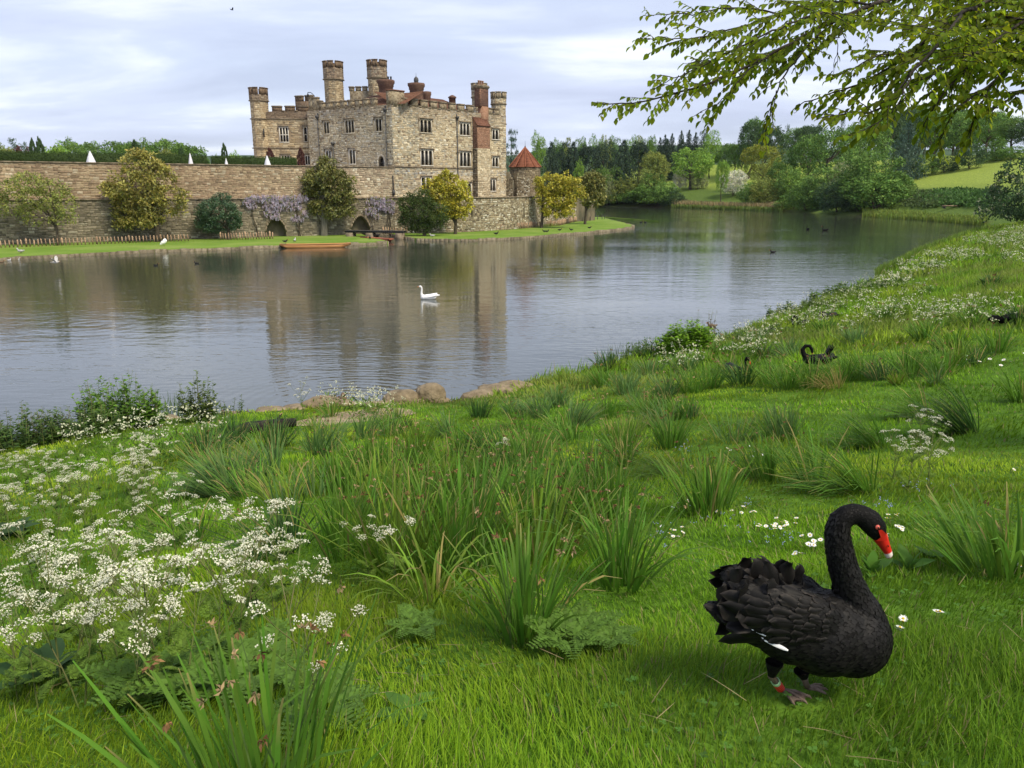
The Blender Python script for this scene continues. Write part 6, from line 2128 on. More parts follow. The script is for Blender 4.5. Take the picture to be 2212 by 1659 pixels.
def fern(p, d, L_, g):
    """ferny leaf: side leaflets along a rib, each cut in teeth"""
    d = unit(np.asarray(d)); S = unit(np.cross(d, [0, 0, 1.0]));
    Vv = []
    for k in range(9):
        s = .15 + .85 * k / 9; q = p + d * L_ * s + np.array([0, 0, -.25 * L_ * s * s])
        for sg in (-1, 1):
            ll = L_ * .42 * (1 - s * .8)
            dd = unit(S * sg + d * .5)
            for j in range(4):
                P = (q + dd * ll * (j / 4))[None]
                for sg2 in (-.7, .7):
                    V, _ = leaf_cards(P, np.array([[0, 0, 1.0]]) + g.normal(0, .25, (1, 3)), (dd + d * sg2)[None], ll * .48 * (1 - j * .18), ll * .3)
                    Vv.append(V)
    return np.concatenate(Vv)


def parsley_proto(seed, h, nb):
    g = np.random.default_rng(seed)
    e = empty('cow_parsley', (0, 0, 0))
    mb = MB()
    ums = []
    t = np.linspace(0, 1, 6)
    for st_ in range(2 if nb > 7 else 1):
        lean = g.normal(0, .16, 2)
        main = np.column_stack([lean[0] * h * t ** 1.3, lean[1] * h * t ** 1.3, h * t * (1 - .1 * st_)]) + np.array([.05 * st_, .03 * st_, 0])
        mb.tube(main, np.linspace(.0055, .0025, 6), 5)
        ums.append((main[-1], unit(main[-1] - main[-2]), g.uniform(.044, .062)))
        for k in range(nb // (2 if nb > 7 else 1)):
            s = g.uniform(.35, .88); b = np.array([np.interp(s, t, main[:, q]) for q in range(3)])
            a = k * 2.4 + g.uniform(-.4, .4); L_ = h * g.uniform(.22, .42)
            d = unit(np.array([math.cos(a) * .75, math.sin(a) * .75, .8]))
            p = b + np.outer(np.linspace(0, 1, 4), d * L_) + np.outer(np.linspace(0, 1, 4) ** 2, [0, 0, .05])
            mb.tube(p, np.linspace(.0035, .0016, 4), 4)
            ums.append((p[-1], unit(d + np.array([0, 0, .8])), g.uniform(.034, .055)))
            for q in range(1):
                a2 = a + g.uniform(-1.1, 1.1); d2 = unit(np.array([math.cos(a2) * .7, math.sin(a2) * .7, 1])); L2 = L_ * g.uniform(.35, .6)
                pb = p[2]; pe = pb + d2 * L2
                mb.tube(np.array([pb, (pb + pe) / 2, pe]), [.002, .0016, .0013], 4)
                ums.append((pe, unit(d2 + np.array([0, 0, .8])), g.uniform(.026, .044)))
    heads = []
    for c, nn, r in ums:
        V, C, rays = umbel(c, nn, r, g)
        heads.append((V, C))
        for q in rays: mb.tube(np.array([c, q]), [.0011, .0008], 3)
    for V, C in heads:
        build('flower_head', V, np.arange(len(V)).reshape(-1, 4), M['petal'], e, col=C, local=True)
    mb.c = (1, 1, 1)
    mb.build('stem', M['stem'], e, local=True)
    LV = []
    for k in range(6):
        a = k * 2.4; LV.append(fern(np.array([0, 0, g.uniform(.05, .55) * h]), np.array([math.cos(a), math.sin(a), g.uniform(.5, 1.2)]), g.uniform(.12, .22), g))
    LV = np.concatenate(LV)
    build('leaves', LV, np.arange(len(LV)).reshape(-1, 4), M['blade'], e, col=np.repeat(np.array([.13, .22, .03])[None] * g.uniform(.7, 1.3, (len(LV) // 4, 1)), 4, axis=0), local=True)
    return e


CP = [parsley_proto(600 + k, (.62, .7, .78, .58, .85, .5)[k], (5, 7, 9, 6, 8, 4)[k]) for k in range(6)]
used = [False] * 6


def parsley(k, p, s, label, rz=None):
    if not used[k]: e = CP[k]; used[k] = True
    else: e = copy_tree(CP[k])
    e.location = [float(v) for v in p]; e.scale = (s, s, s); e.rotation_euler = (0, 0, random.uniform(0, 6.28) if rz is None else rz)
    tag(e, label, 'flower', 'cow parsley on the near bank')
    return e


gp = np.random.default_rng(12)
placed = 0
zones = [((0, 330), (1130, 1420), 21, 'white cow parsley in the dense front left drift'), ((330, 640), (1130, 1400), 11, 'white cow parsley at the right side of the front drift'),
         ((0, 420), (1010, 1120), 22, 'white cow parsley in the drift behind the front left one'), ((0, 330), (960, 1010), 16, 'white cow parsley in the far left drift near the water')]
for (xa, xb), (ya, yb), n, lb in zones:
    for k in range(n):
        x, y = gp.uniform(xa, xb), gp.uniform(ya, yb) + 130 * (1 if ya > 1100 else .55)
        q = hit(x, y)
        parsley(int(gp.integers(6)), q, gp.uniform(.6, .85) * (1.0 if ya > 1100 else .95), lb)
for (x, y, k, s, lb) in [(672, 1600, 4, .62, 'tall brown-stemmed cow parsley standing alone beside the nearest daffodils'), (860, 1290, 0, .55, 'small cow parsley between the two front daffodil clumps'), (800, 1260, 3, .55, 'small cow parsley at the left drift edge'),
                         (1078, 1015, 5, .7, 'single white flower head above the daffodil drift'), (1960, 1060, 2, .66, 'low white cow parsley in front of the flattened clump'), (2000, 1075, 4, .6, 'low cow parsley at the end of the flattened clump'),
                         (1930, 1040, 2, .6, 'low cow parsley in the flattened leaves'), (1985, 1000, 1, .7, 'cow parsley behind the flattened clump'), (2010, 965, 5, .7, 'last cow parsley below the windswept clump'),
                         (655, 905, 4, 1.0, 'lanky cow parsley by the water left of the rocks'), (1672, 705, 4, 1.0, 'tall cow parsley against the lake'), (520, 1400, 1, .62, 'cow parsley in front of the dark clump'), (600, 1400, 2, .6, 'cow parsley right of the front drift')]:
    parsley(k, hit(x, y), s, lb)


def white_drift(name, zones_, label, size, seed):
    """far cow parsley, too small and thick to count"""
    g = np.random.default_rng(seed)
    Vs, Cs, Gs, GC = [], [], [], []
    for (x, y, rx, ry, n) in zones_:
        for k in range(n):
            a, r_ = g.uniform(0, 6.28), math.sqrt(g.random())
            q = hit(x + rx * r_ * math.cos(a), y + ry * r_ * math.sin(a))
            d = math.hypot(q[0], q[1])
            m_ = 5
            s = size * g.uniform(.7, 1.3)
            cen = q + np.column_stack([g.normal(0, s * 2.2, m_), g.normal(0, s * 2.2, m_), g.uniform(.3, .75, m_)])
            P = (cen[:, None] + g.normal(0, 1, (m_, 5, 3)) * np.array([s * .55, s * .55, s * .12])).reshape(-1, 3)
            V, F = leaf_cards(P, unit(np.array([0, 0, 1.0]) + g.normal(0, .35, (len(P), 3))), g.normal(size=(len(P), 3)), s * g.uniform(.5, 1, len(P)), s * .6)
            Vs.append(V); Cs.append(np.repeat(np.array([.6, .61, .42])[None] * g.uniform(.7, 1.1, (len(P), 1)), 4, axis=0))
            P = q + np.column_stack([g.normal(0, s * 2, 9), g.normal(0, s * 2, 9), g.uniform(0, .4, 9)])
            V, F = leaf_cards(P, g.normal(size=(9, 3)), g.normal(size=(9, 3)) + np.array([0, 0, .9]), s * g.uniform(1.5, 3, 9), s * .8)
            Gs.append(V); GC.append(np.repeat(np.array([.1, .16, .03])[None] * g.uniform(.7, 1.4, (9, 1)), 4, axis=0))
    V = np.concatenate(Vs + Gs); C = np.concatenate(Cs + GC)
    o = build(name, V, np.arange(len(V)).reshape(-1, 4), M['petal'], col=C)
    tag(o, label, 'flowers', kind='stuff')


white_drift('flower_drift', [(1660, 700, 110, 45, 36), (1800, 690, 130, 45, 60), (1900, 650, 100, 40, 36), (1600, 760, 70, 25, 30), (1460, 790, 60, 25, 22), (1980, 700, 90, 30, 30), (2120, 690, 70, 30, 22)], 'white cow parsley drift on the bank round the far black swans', .07, 3)
white_drift('flower_drift', [(2150, 525, 70, 14, 60), (2060, 560, 70, 12, 50), (1980, 590, 60, 16, 36), (1920, 620, 50, 14, 24), (2200, 505, 40, 8, 34), (2200, 560, 40, 20, 18)], 'pale ribbon of cow parsley along the distant bank', .10, 4)
white_drift('flower_drift', [(250, 985, 130, 18, 22), (420, 980, 90, 20, 14), (800, 905, 60, 14, 22), (720, 885, 60, 10, 8), (330, 1010, 60, 20, 10)], 'scattered cow parsley between the water and the front drifts', .05, 5)


# ------------------------------------------------------------------ waterside weeds
def weeds(name, px, py, n, h, rad, label, kind='nettle', col=(.075, .135, .03), cat='plant', lw=.05):
    g = np.random.default_rng(int(px + py * 3))
    c = hit(px, py)
    e = empty(name, c, 0, label, cat)
    mb = MB(); Vs, Cs = [], []
    for k in range(n):
        a, r_ = g.uniform(0, 6.28), rad * math.sqrt(g.random())
        b = np.array([c[0] + r_ * math.cos(a), c[1] + r_ * math.sin(a) * .6, 0]); b[2] = max(-.1, float(ground_z(b[0], b[1])[0]))
        hh = h * g.uniform(.55, 1.1) * (1 - .4 * (r_ / rad) ** 2)
        tip = b + np.array([g.normal(0, .1) * hh + .12 * math.cos(a) * hh, g.normal(0, .08) * hh, hh])
        t = np.linspace(0, 1, 4)[:, None]
        mb.tube(b + (tip - b) * t, np.linspace(.007, .003, 4), 4)
        m_ = int(16 + 8 * g.random()) if kind == 'nettle' else 40
        s = g.uniform(.12, 1, m_); P = b + (tip - b) * s[:, None]
        aa = np.arange(m_) * 1.57 + g.uniform(-.3, .3, m_)
        D = np.column_stack([np.cos(aa), np.sin(aa), g.uniform(-.1, .6, m_)])
        ll = lw * (1.6 - s * .9) * g.uniform(.7, 1.3, m_)
        V, F = leaf_cards(P, unit(np.array([0, 0, 1.0]) + g.normal(0, .3, (m_, 3))), D, ll * 1.5, ll * .8, .05)
        Vs.append(V); Cs.append(np.repeat(np.array(col)[None] * g.uniform(.6, 1.4, (m_, 1)), 4, axis=0))
    mb.build('stem', M['stem'], e)
    V = np.concatenate(Vs); build('leaves', V, np.arange(len(V)).reshape(-1, 4), M['blade'], e, col=np.concatenate(Cs))


weeds('nettle_bed', 45, 965, 95, 1.0, 1.1, 'dark nettle bed at the left edge by the water', lw=.07, col=(.075, .14, .03))
weeds('nettle_bed', 120, 945, 30, .8, .7, 'reddish nettles beside the left edge nettle bed', lw=.05, col=(.075, .085, .035))
weeds('nettle_bed', 265, 925, 140, 1.35, .95, 'tall bright nettles rising against the lake', lw=.085, col=(.12, .24, .03))
weeds('nettle_bed', 190, 940, 50, .75, .8, 'low nettles left of the tall bright ones', lw=.07, col=(.085, .15, .03))
weeds('dock_plant', 432, 912, 40, 1.2, .42, 'tall dock with seeding spikes by the shore', lw=.08, col=(.11, .165, .035))
weeds('dock_plant', 505, 898, 8, .6, .35, 'small dock near the flat shore stones', lw=.05, col=(.07, .12, .03))
weeds('nettle_bed', 1420, 775, 60, .8, 1.5, 'leafy weeds on the shore brow', lw=.08, col=(.08, .15, .035))
weeds('nettle_bed', 1600, 738, 60, .7, 1.9, 'leafy weeds on the shore beside the mallard', lw=.08, col=(.085, .15, .035))
weeds('bright_shrub', 1478, 772, 230, 1.25, .8, 'bright green rounded bush on the shore', lw=.1, col=(.2, .37, .03), kind='bush', cat='bush')
weeds('dock_plant', 1520, 758, 9, 2.0, .3, 'tall dry seed stalks beside the bright bush', lw=.06, col=(.14, .1, .06))
weeds('nettle_bed', 1850, 632, 50, .8, 3.0, 'leafy weeds where the flower drift meets the lake', lw=.14, col=(.09, .16, .03))
weeds('nettle_bed', 1730, 672, 40, .7, 2.0, 'weeds below the curled black swan', lw=.11, col=(.09, .15, .03))


def reeds(name, zones_, label, col, h, w, seed, dens=1.0):
    g = np.random.default_rng(seed)
    B = []
    for (xa, ya, xb, yb, dep, n) in zones_:
        for k in range(int(n * dens)):
            s = g.random()
            q = atz(xa + (xb - xa) * s, ya + (yb - ya) * s, 0)
            d = q[:2] / np.linalg.norm(q[:2])
            q[:2] += d * g.uniform(0, dep); q[2] = float(0.0)
            B.append(q)
    B = np.array(B); B[:, 2] = np.maximum(-.1, ground_z(B[:, 0], B[:, 1]) - .05)
    n = len(B)
    cc = np.array(col)[None] * g.uniform(.7, 1.3, (n, 1)) * (1 + g.normal(0, .05, (n, 3)))
    V, F, C, _ = straps(B, g.uniform(0, 6.28, n), g.uniform(0, .25, n), g.uniform(.1, .7, n), h * g.uniform(.6, 1.2, n), np.full(n, w) * g.uniform(.7, 1.3, n), cc, K=4, g=g)
    o = build(name, V.reshape(-1, 3), F, M['blade'], col=C.reshape(-1, 3))
    tag(o, label, 'reeds', kind='stuff')


reeds('reed_bed', [(1450, 448, 1605, 453.5, 9, 2400), (1605, 453.5, 1690, 456.5, 7, 1000)], 'pale dry reed bed along the far shore', (.33, .27, .13), 2.2, .3, 1)
reeds('reed_bed', [(1450, 448.5, 1690, 457, 2.5, 1500)], 'green reed fringe below the dry reeds', (.16, .22, .05), 1.3, .28, 2)
reeds('reed_bed', [(1862, 468.5, 2000, 477, 9, 1900), (2000, 477, 2130, 489, 7, 1900)], 'yellow green sedge along the lake end', (.20, .27, .05), 1.25, .2, 3)
reeds('reed_bed', [(1890, 608, 1985, 554, 2, 900), (1985, 554, 2080, 515, 3, 900), (2080, 515, 2138, 495, 4, 500)], 'bright green sedge along the right shore', (.17, .26, .04), .8, .07, 4)
reeds('reed_bed', [(335, 915, 400, 910, .4, 60), (1290, 803, 1400, 776, .5, 120)], 'thin reeds in the shallow water at the near shore', (.1, .17, .035), .75, .016, 5)


def ground_cover():
    g = np.random.default_rng(31)
    Vs, Cs = [], []
    for (x, y, rx, ry, n, col) in [(1700, 745, 260, 60, 2600, (.07, .15, .03)), (1450, 760, 150, 60, 1200, (.085, .13, .04)), (1900, 760, 160, 60, 1500, (.065, .14, .03))]:
        for k in range(n // 8):
            a, r_ = g.uniform(0, 6.28), math.sqrt(g.random())
            q = hit(*c8(x + rx * r_ * math.cos(a), y + ry * r_ * math.sin(a)))
            m_ = 16
            P = q + np.column_stack([g.normal(0, .9, m_), g.normal(0, 1.4, m_), g.uniform(0, .7, m_)])
            V, F = leaf_cards(P, unit(np.array([0, -.3, 1.0]) + g.normal(0, .6, (m_, 3))), g.normal(size=(m_, 3)) + np.array([0, 0, .6]), g.uniform(.4, .9, m_), .4)
            Vs.append(V); Cs.append(np.repeat(np.array(col)[None] * g.uniform(.6, 1.4) * g.uniform(.8, 1.2, (m_, 1)), 4, axis=0))
    V = np.concatenate(Vs)
    o = build('undergrowth', V, np.arange(len(V)).reshape(-1, 4), M['blade'], col=np.concatenate(Cs))
    tag(o, 'dark green nettles covering the slope below the meadow', 'undergrowth', kind='stuff')


ground_cover()


# ------------------------------------------------------------------ shore rocks and log
M['rock'] = make_mat('shore_rock', (0.12, 0.092, 0.055), (0.33, 0.26, 0.165), scale=3.0, detail=9, rough=0.85, bump=0.6, bscale=7, contrast=(.3, .7))
M['log'] = make_mat('black_log', (0.012, 0.011, 0.01), (0.05, 0.043, 0.035), scale=4, rough=0.9, bump=0.8, bscale=9)


def rock(px, py, w, h, label, seed, d=None, name='rock', mat='rock', z=None, group='rocks at the water edge'):
    c = atz(px, py, .1); w, h = w * 1.15, h * 1.2
    bm = bmesh.new()
    bmesh.ops.create_icosphere(bm, subdivisions=3, radius=1.0)
    g = np.random.default_rng(seed)
    ph = g.uniform(0, 6, 6)
    for v in bm.verts:
        p = v.co
        f = 1 + .13 * math.sin(2.3 * p.x + ph[0] + 1.7 * p.z) + .11 * math.sin(3.1 * p.y + ph[1] - p.x) + .06 * math.sin(6 * p.z + ph[2] + 4 * p.x) + .03 * math.sin(11 * p.x + ph[3]) * math.sin(9 * p.y + ph[4])
        q = p * f
        q = Vector((math.copysign(abs(q.x) ** .85, q.x), math.copysign(abs(q.y) ** .85, q.y), math.copysign(abs(q.z) ** .8, q.z)))
        v.co = Vector((q.x * w / 2, q.y * (d or w * .7) / 2, q.z * h * .62 + h * .36))
    for f in bm.faces: f.smooth = True
    me = bpy.data.meshes.new(name); bm.to_mesh(me); bm.free(); me.materials.append(M[mat])
    o = link(name, me); o.location = c if z is None else (c[0], c[1], z); o.rotation_euler = (0, 0, g.uniform(-.4, .4))
    return tag(o, label, 'rock', group)


for i, (x, y, w, h, lb) in enumerate([(866, 876, .88, .42, 'long flattish boulder, left of the two big shore rocks'), (927, 872, .82, .5, 'round boulder, right of the two big shore rocks'), (900, 880, .4, .2, 'small stone wedged between the two boulders'),
                                      (852, 882, .5, .16, 'flat slab in front of the left boulder'), (960, 872, .3, .14, 'small dark stone right of the round boulder'), (815, 884, .7, .22, 'brown slab left of the boulders'),
                                      (1035, 866, .9, .24, 'pale slab at the point of the right shore'), (1075, 856, 1.1, .32, 'mossy rock on the right shore point'), (1115, 846, 1.0, .3, 'grassy edged rock further along the right point'),
                                      (590, 893, .8, .16, 'flat stone at the left of the shore path'), (640, 890, .7, .18, 'second flat stone beside the shore path'), (690, 886, .9, .3, 'mossy hummock stone by the lanky cow parsley'), (345, 915, .9, .22, 'brown flat rock under the thin reeds'), (740, 882, .6, .2, 'stone behind the lanky cow parsley'), (500, 902, .6, .14, 'low stone near the small dock')]):
    rock(x, y, w, h, lb, 40 + i)
p = hit(560, 935)
lg = empty('fallen_log', p, R(12), 'charred black log lying by the sandy path', 'log')
lg.scale = (.72, .72, .72)
mb = MB()
t = np.linspace(0, 1, 9)
mb.tube(np.column_stack([-.75 + 1.75 * t, .1 * np.sin(t * 5), .06 + .2 * t + .03 * np.sin(t * 9)]), .05 + .15 * np.sin(np.clip(t, .12, .9) * 3.14) ** .7, 9)
mb.tube(np.array([[-.1, 0, .2], [-.45, .05, .16], [-.85, .12, .02]]), [.09, .07, .03], 7)
mb.build('trunk', M['log'], lg, smooth=True, local=True)
mb = MB(); mb.tube(np.array([[.3, 0, .25], [.5, .1, .33], [.62, .1, .48]]), [.05, .04, .02], 6); mb.build('branch_stub', M['log'], lg, smooth=True, local=True)

# ------------------------------------------------------------------ daisies and small blue flowers
M['daisy_eye'] = make_mat('daisy_centre', (0.6, 0.42, 0.03))
M['white_petal'] = make_mat('daisy_petal', (0.8, 0.8, 0.78), rough=0.7)
M['blue_petal'] = make_mat('blue_petal', (0.2, 0.24, 0.42), rough=0.7)


def daisy_mesh(seed):
    g = np.random.default_rng(seed)
    m_ = 15; a = np.arange(m_) * 6.283 / m_
    D = np.column_stack([np.cos(a), np.sin(a), np.full(m_, .18)])
    V, F = leaf_cards(D * .0025, np.tile([0, 0, 1.0], (m_, 1)), D, .0125 * g.uniform(.85, 1.1, m_), .0048, .03)
    me = to_mesh('petals', V, F, M['white_petal'])
    mb = MB(); mb.lathe((0, 0, .001), [(.0045, 0), (.0042, .0018), (.002, .003)], 8); ey = mb.mesh('flower_eye', M['daisy_eye'])
    mb = MB(); mb.tube([(0, 0, -.05), (.002, 0, -.02), (0, 0, 0)], .001, 4); st = mb.mesh('stem', M['stem'])
    return me, ey, st


DM = daisy_mesh(1)
gd = np.random.default_rng(3)
DZ = [(1490, 1105, 22, 12, 8, 'above the upright clump foot'), (1450, 1170, 28, 14, 10, 'in the cluster right of the upright front clump'), (1585, 1125, 30, 18, 8, 'in the lawn above the black swan back'), (1680, 1155, 38, 14, 17, 'in the densest patch behind the black swan'),
      (1745, 1190, 22, 14, 9, 'beside the black swan neck'), (1725, 1222, 14, 6, 4, 'just above the black swan back'), (1920, 1135, 18, 8, 6, 'beside the black swan head'), (1940, 1160, 14, 6, 5, 'below the black swan head'), (1905, 1175, 10, 5, 3, 'under the black swan bill'), (1940, 1380, 10, 16, 4, 'in front of the black swan breast'), (2025, 1352, 6, 6, 2, 'alone in the grass right of the swan'),
      (2200, 1250, 12, 14, 4, 'at the right picture edge'), (1620, 990, 60, 10, 9, 'sprinkled in the mid lawn'), (2120, 780, 60, 18, 10, 'far up the right lawn'), (2185, 1030, 14, 8, 3, 'near the right edge mid lawn')]
for (x, y, rx, ry, n, lb) in DZ:
    for k in range(n):
        q = hit(x + gd.normal(0, rx * .6), y + gd.normal(0, ry * .6))
        d = math.hypot(q[0], q[1]); s = max(1.15, d * .16)
        e = empty('daisy', (q[0], q[1], q[2] + .055 * min(s, 1.4)), gd.uniform(0, 6), 'white daisy ' + lb, 'daisy', 'daisies ' + lb)
        e.scale = (s, s, s); e.rotation_euler = (gd.normal(.25, .25), gd.normal(0, .25), gd.uniform(0, 6))
        for nm, me in zip(('petals', 'flower_eye', 'stem'), DM): link(nm, me, e, local=True)
Vs = []
for (x, y, rx, ry, n) in [(1560, 1115, 60, 25, 26), (1680, 1170, 50, 20, 14), (1900, 1100, 60, 12, 16), (1430, 1170, 30, 20, 10), (1980, 1060, 40, 12, 10), (1330, 960, 40, 15, 10), (1480, 970, 30, 10, 8)]:
    for k in range(n):
        q = hit(x + gd.normal(0, rx * .6), y + gd.normal(0, ry * .6)); s = max(1, math.hypot(q[0], q[1]) * .2)
        P = q + np.column_stack([gd.normal(0, .008 * s, 4), gd.normal(0, .008 * s, 4), .05 + gd.normal(0, .004, 4)])
        Vs.append(leaf_cards(P, np.array([[0, -.3, 1.0]] * 4) + gd.normal(0, .2, (4, 3)), gd.normal(size=(4, 3)), .008 * s, .008 * s)[0])
V = np.concatenate(Vs)
tag(build('forget_me_nots', V, np.arange(len(V)).reshape(-1, 4), M['blue_petal']), 'tiny blue speedwell flowers sprinkled in the grass', 'flowers', kind='stuff')

# low broad-leaved weeds in the grass
def rosette(px, py, n, r, label, col=(.09, .2, .03), up=.35):
    c = hit(px, py); g = np.random.default_rng(int(px))
    e = empty('weed_rosette', c, 0, label, 'plant')
    for k in range(n):
        a = k * 2.4; L_ = r * g.uniform(.6, 1.1)
        t = np.linspace(0, 1, 6); w = np.sin(np.clip(t * 1.05, .04, 1) * 3.0) * L_ * .2
        el = up * g.uniform(.5, 1.6)
        cx_ = t * L_ * math.cos(el); cz = .02 + t * L_ * math.sin(el) - t ** 2 * L_ * .2
        V = []
        for q in range(6):
            for s in (-1, 0, 1):
                V.append((c[0] + cx_[q] * math.cos(a) - s * w[q] * math.sin(a), c[1] + cx_[q] * math.sin(a) + s * w[q] * math.cos(a), c[2] + cz[q] + abs(s) * w[q] * .3))
        k_ = np.arange(5)[:, None] * 3 + np.arange(2)[None]
        F = np.stack([k_, k_ + 1, k_ + 4, k_ + 3], axis=-1).reshape(-1, 4)
        build('leaf', V, F, M['blade'], e, col=np.tile(np.array(col) * g.uniform(.75, 1.25), (18, 1)), smooth=True)


rosette(1880, 1250, 13, .15, 'broad leaved plantain behind the black swan neck', up=1.0)
rosette(1960, 1240, 12, .14, 'broad leaved weed right of the black swan breast', up=.8)
rosette(2010, 1215, 10, .12, 'small broad leaved weed below the bill', up=.5)
rosette(90, 1480, 9, .3, 'dark dock leaves in the lower left corner', col=(.055, .12, .03), up=.5)
rosette(20, 1160, 12, .34, 'dock leaves under the left drift edge', col=(.05, .1, .035), up=.4)
rosette(880, 1550, 8, .12, 'small round leaved weed right of the nearest daffodils', up=.3)
for (x, y, L_) in ((1260, 1390, .2), (1225, 1410, .22), (900, 1380, .2), (1320, 1405, .14), (560, 1480, .3), (470, 1500, .3), (700, 1560, .26), (330, 1500, .3)):
    c = hit(x, y); g = np.random.default_rng(x)
    V = np.concatenate([fern(c + np.array([0, 0, .05]), np.array([math.cos(a), math.sin(a), .45]), L_ * g.uniform(.7, 1.1), g) for a in np.arange(6) * 1.05 + g.uniform(0, 1)])
    o = build('fern_leaf_plant', V, np.arange(len(V)).reshape(-1, 4), M['blade'], col=np.repeat(np.array([.105, .2, .03])[None] * g.uniform(.7, 1.3, (len(V) // 4, 1)), 4, axis=0))
    tag(o, {1260: 'ferny parsley seedling right of the dense daffodil clump', 1225: 'ferny seedling at the foot of the dense daffodil clump', 900: 'ferny seedling below the arching leaves', 1320: 'small yellowish ferny seedling in the open grass', 560: 'ferny foliage above the nearest daffodils', 470: 'ferny foliage at the drift foot', 700: 'ferny foliage by the lone brown stem', 330: 'ferny foliage under the front drift'}[x], 'plant')


def clover():
    g = np.random.default_rng(44)
    P, sd = scatter(.8, 7.5, 150, g)
    k = nz(P[:, 0] * 1.7, P[:, 1] * 1.7, 1.3) > .52
    P = P[k]; n = len(P)
    P[:, 2] += g.uniform(.012, .035, n)
    P = np.repeat(P, 3, axis=0); a = np.tile([0, 2.09, 4.19], n) + np.repeat(g.uniform(0, 6, n), 3)
    D = np.column_stack([np.cos(a), np.sin(a), np.full(3 * n, .12)])
    s_ = np.repeat(g.uniform(.009, .017, n), 3)
    V, F = leaf_cards(P, np.tile([0, 0, 1.0], (3 * n, 1)) + g.normal(0, .2, (3 * n, 3)), D, s_, s_ * .95)
    C = np.repeat(np.repeat(np.array([.075, .17, .025])[None] * g.uniform(.7, 1.5, (n, 1)), 3, axis=0), 4, axis=0)
    tag(build('clover', V, F, M['blade'], col=C), 'small clover leaves spreading through the lawn', 'clover', kind='stuff')
    P, sd = scatter(.8, 6, 16, g)
    n = len(P); a = g.uniform(0, 6.28, n)
    P[:, 2] += .03
    V, F, C, _ = straps(P, a, g.uniform(1.2, 1.5, n), g.uniform(-.1, .3, n), g.uniform(.06, .16, n), np.full(n, .003), np.array([.36, .29, .15])[None] * g.uniform(.6, 1.2, (n, 1)), K=4, g=g)
    tag(build('dead_stalks', V.reshape(-1, 3), F, M['blade'], col=C.reshape(-1, 3)), 'dry straw coloured stalks fallen in the grass', 'straw', kind='stuff')


clover()

# ================================================================== OVERHANGING BEECH
cb = crop(2300, 0, 1.277)
M['beech_leaf'] = make_mat('beech_leaf', (1, 1, 1), attr=True, trans=0.62, spec=0.12, rough=0.55, tcol=(1.3, 1.2, .6))
M['twig'] = make_mat('beech_twig', (0.022, 0.018, 0.014), (0.05, 0.041, 0.032), scale=8, rough=0.85)


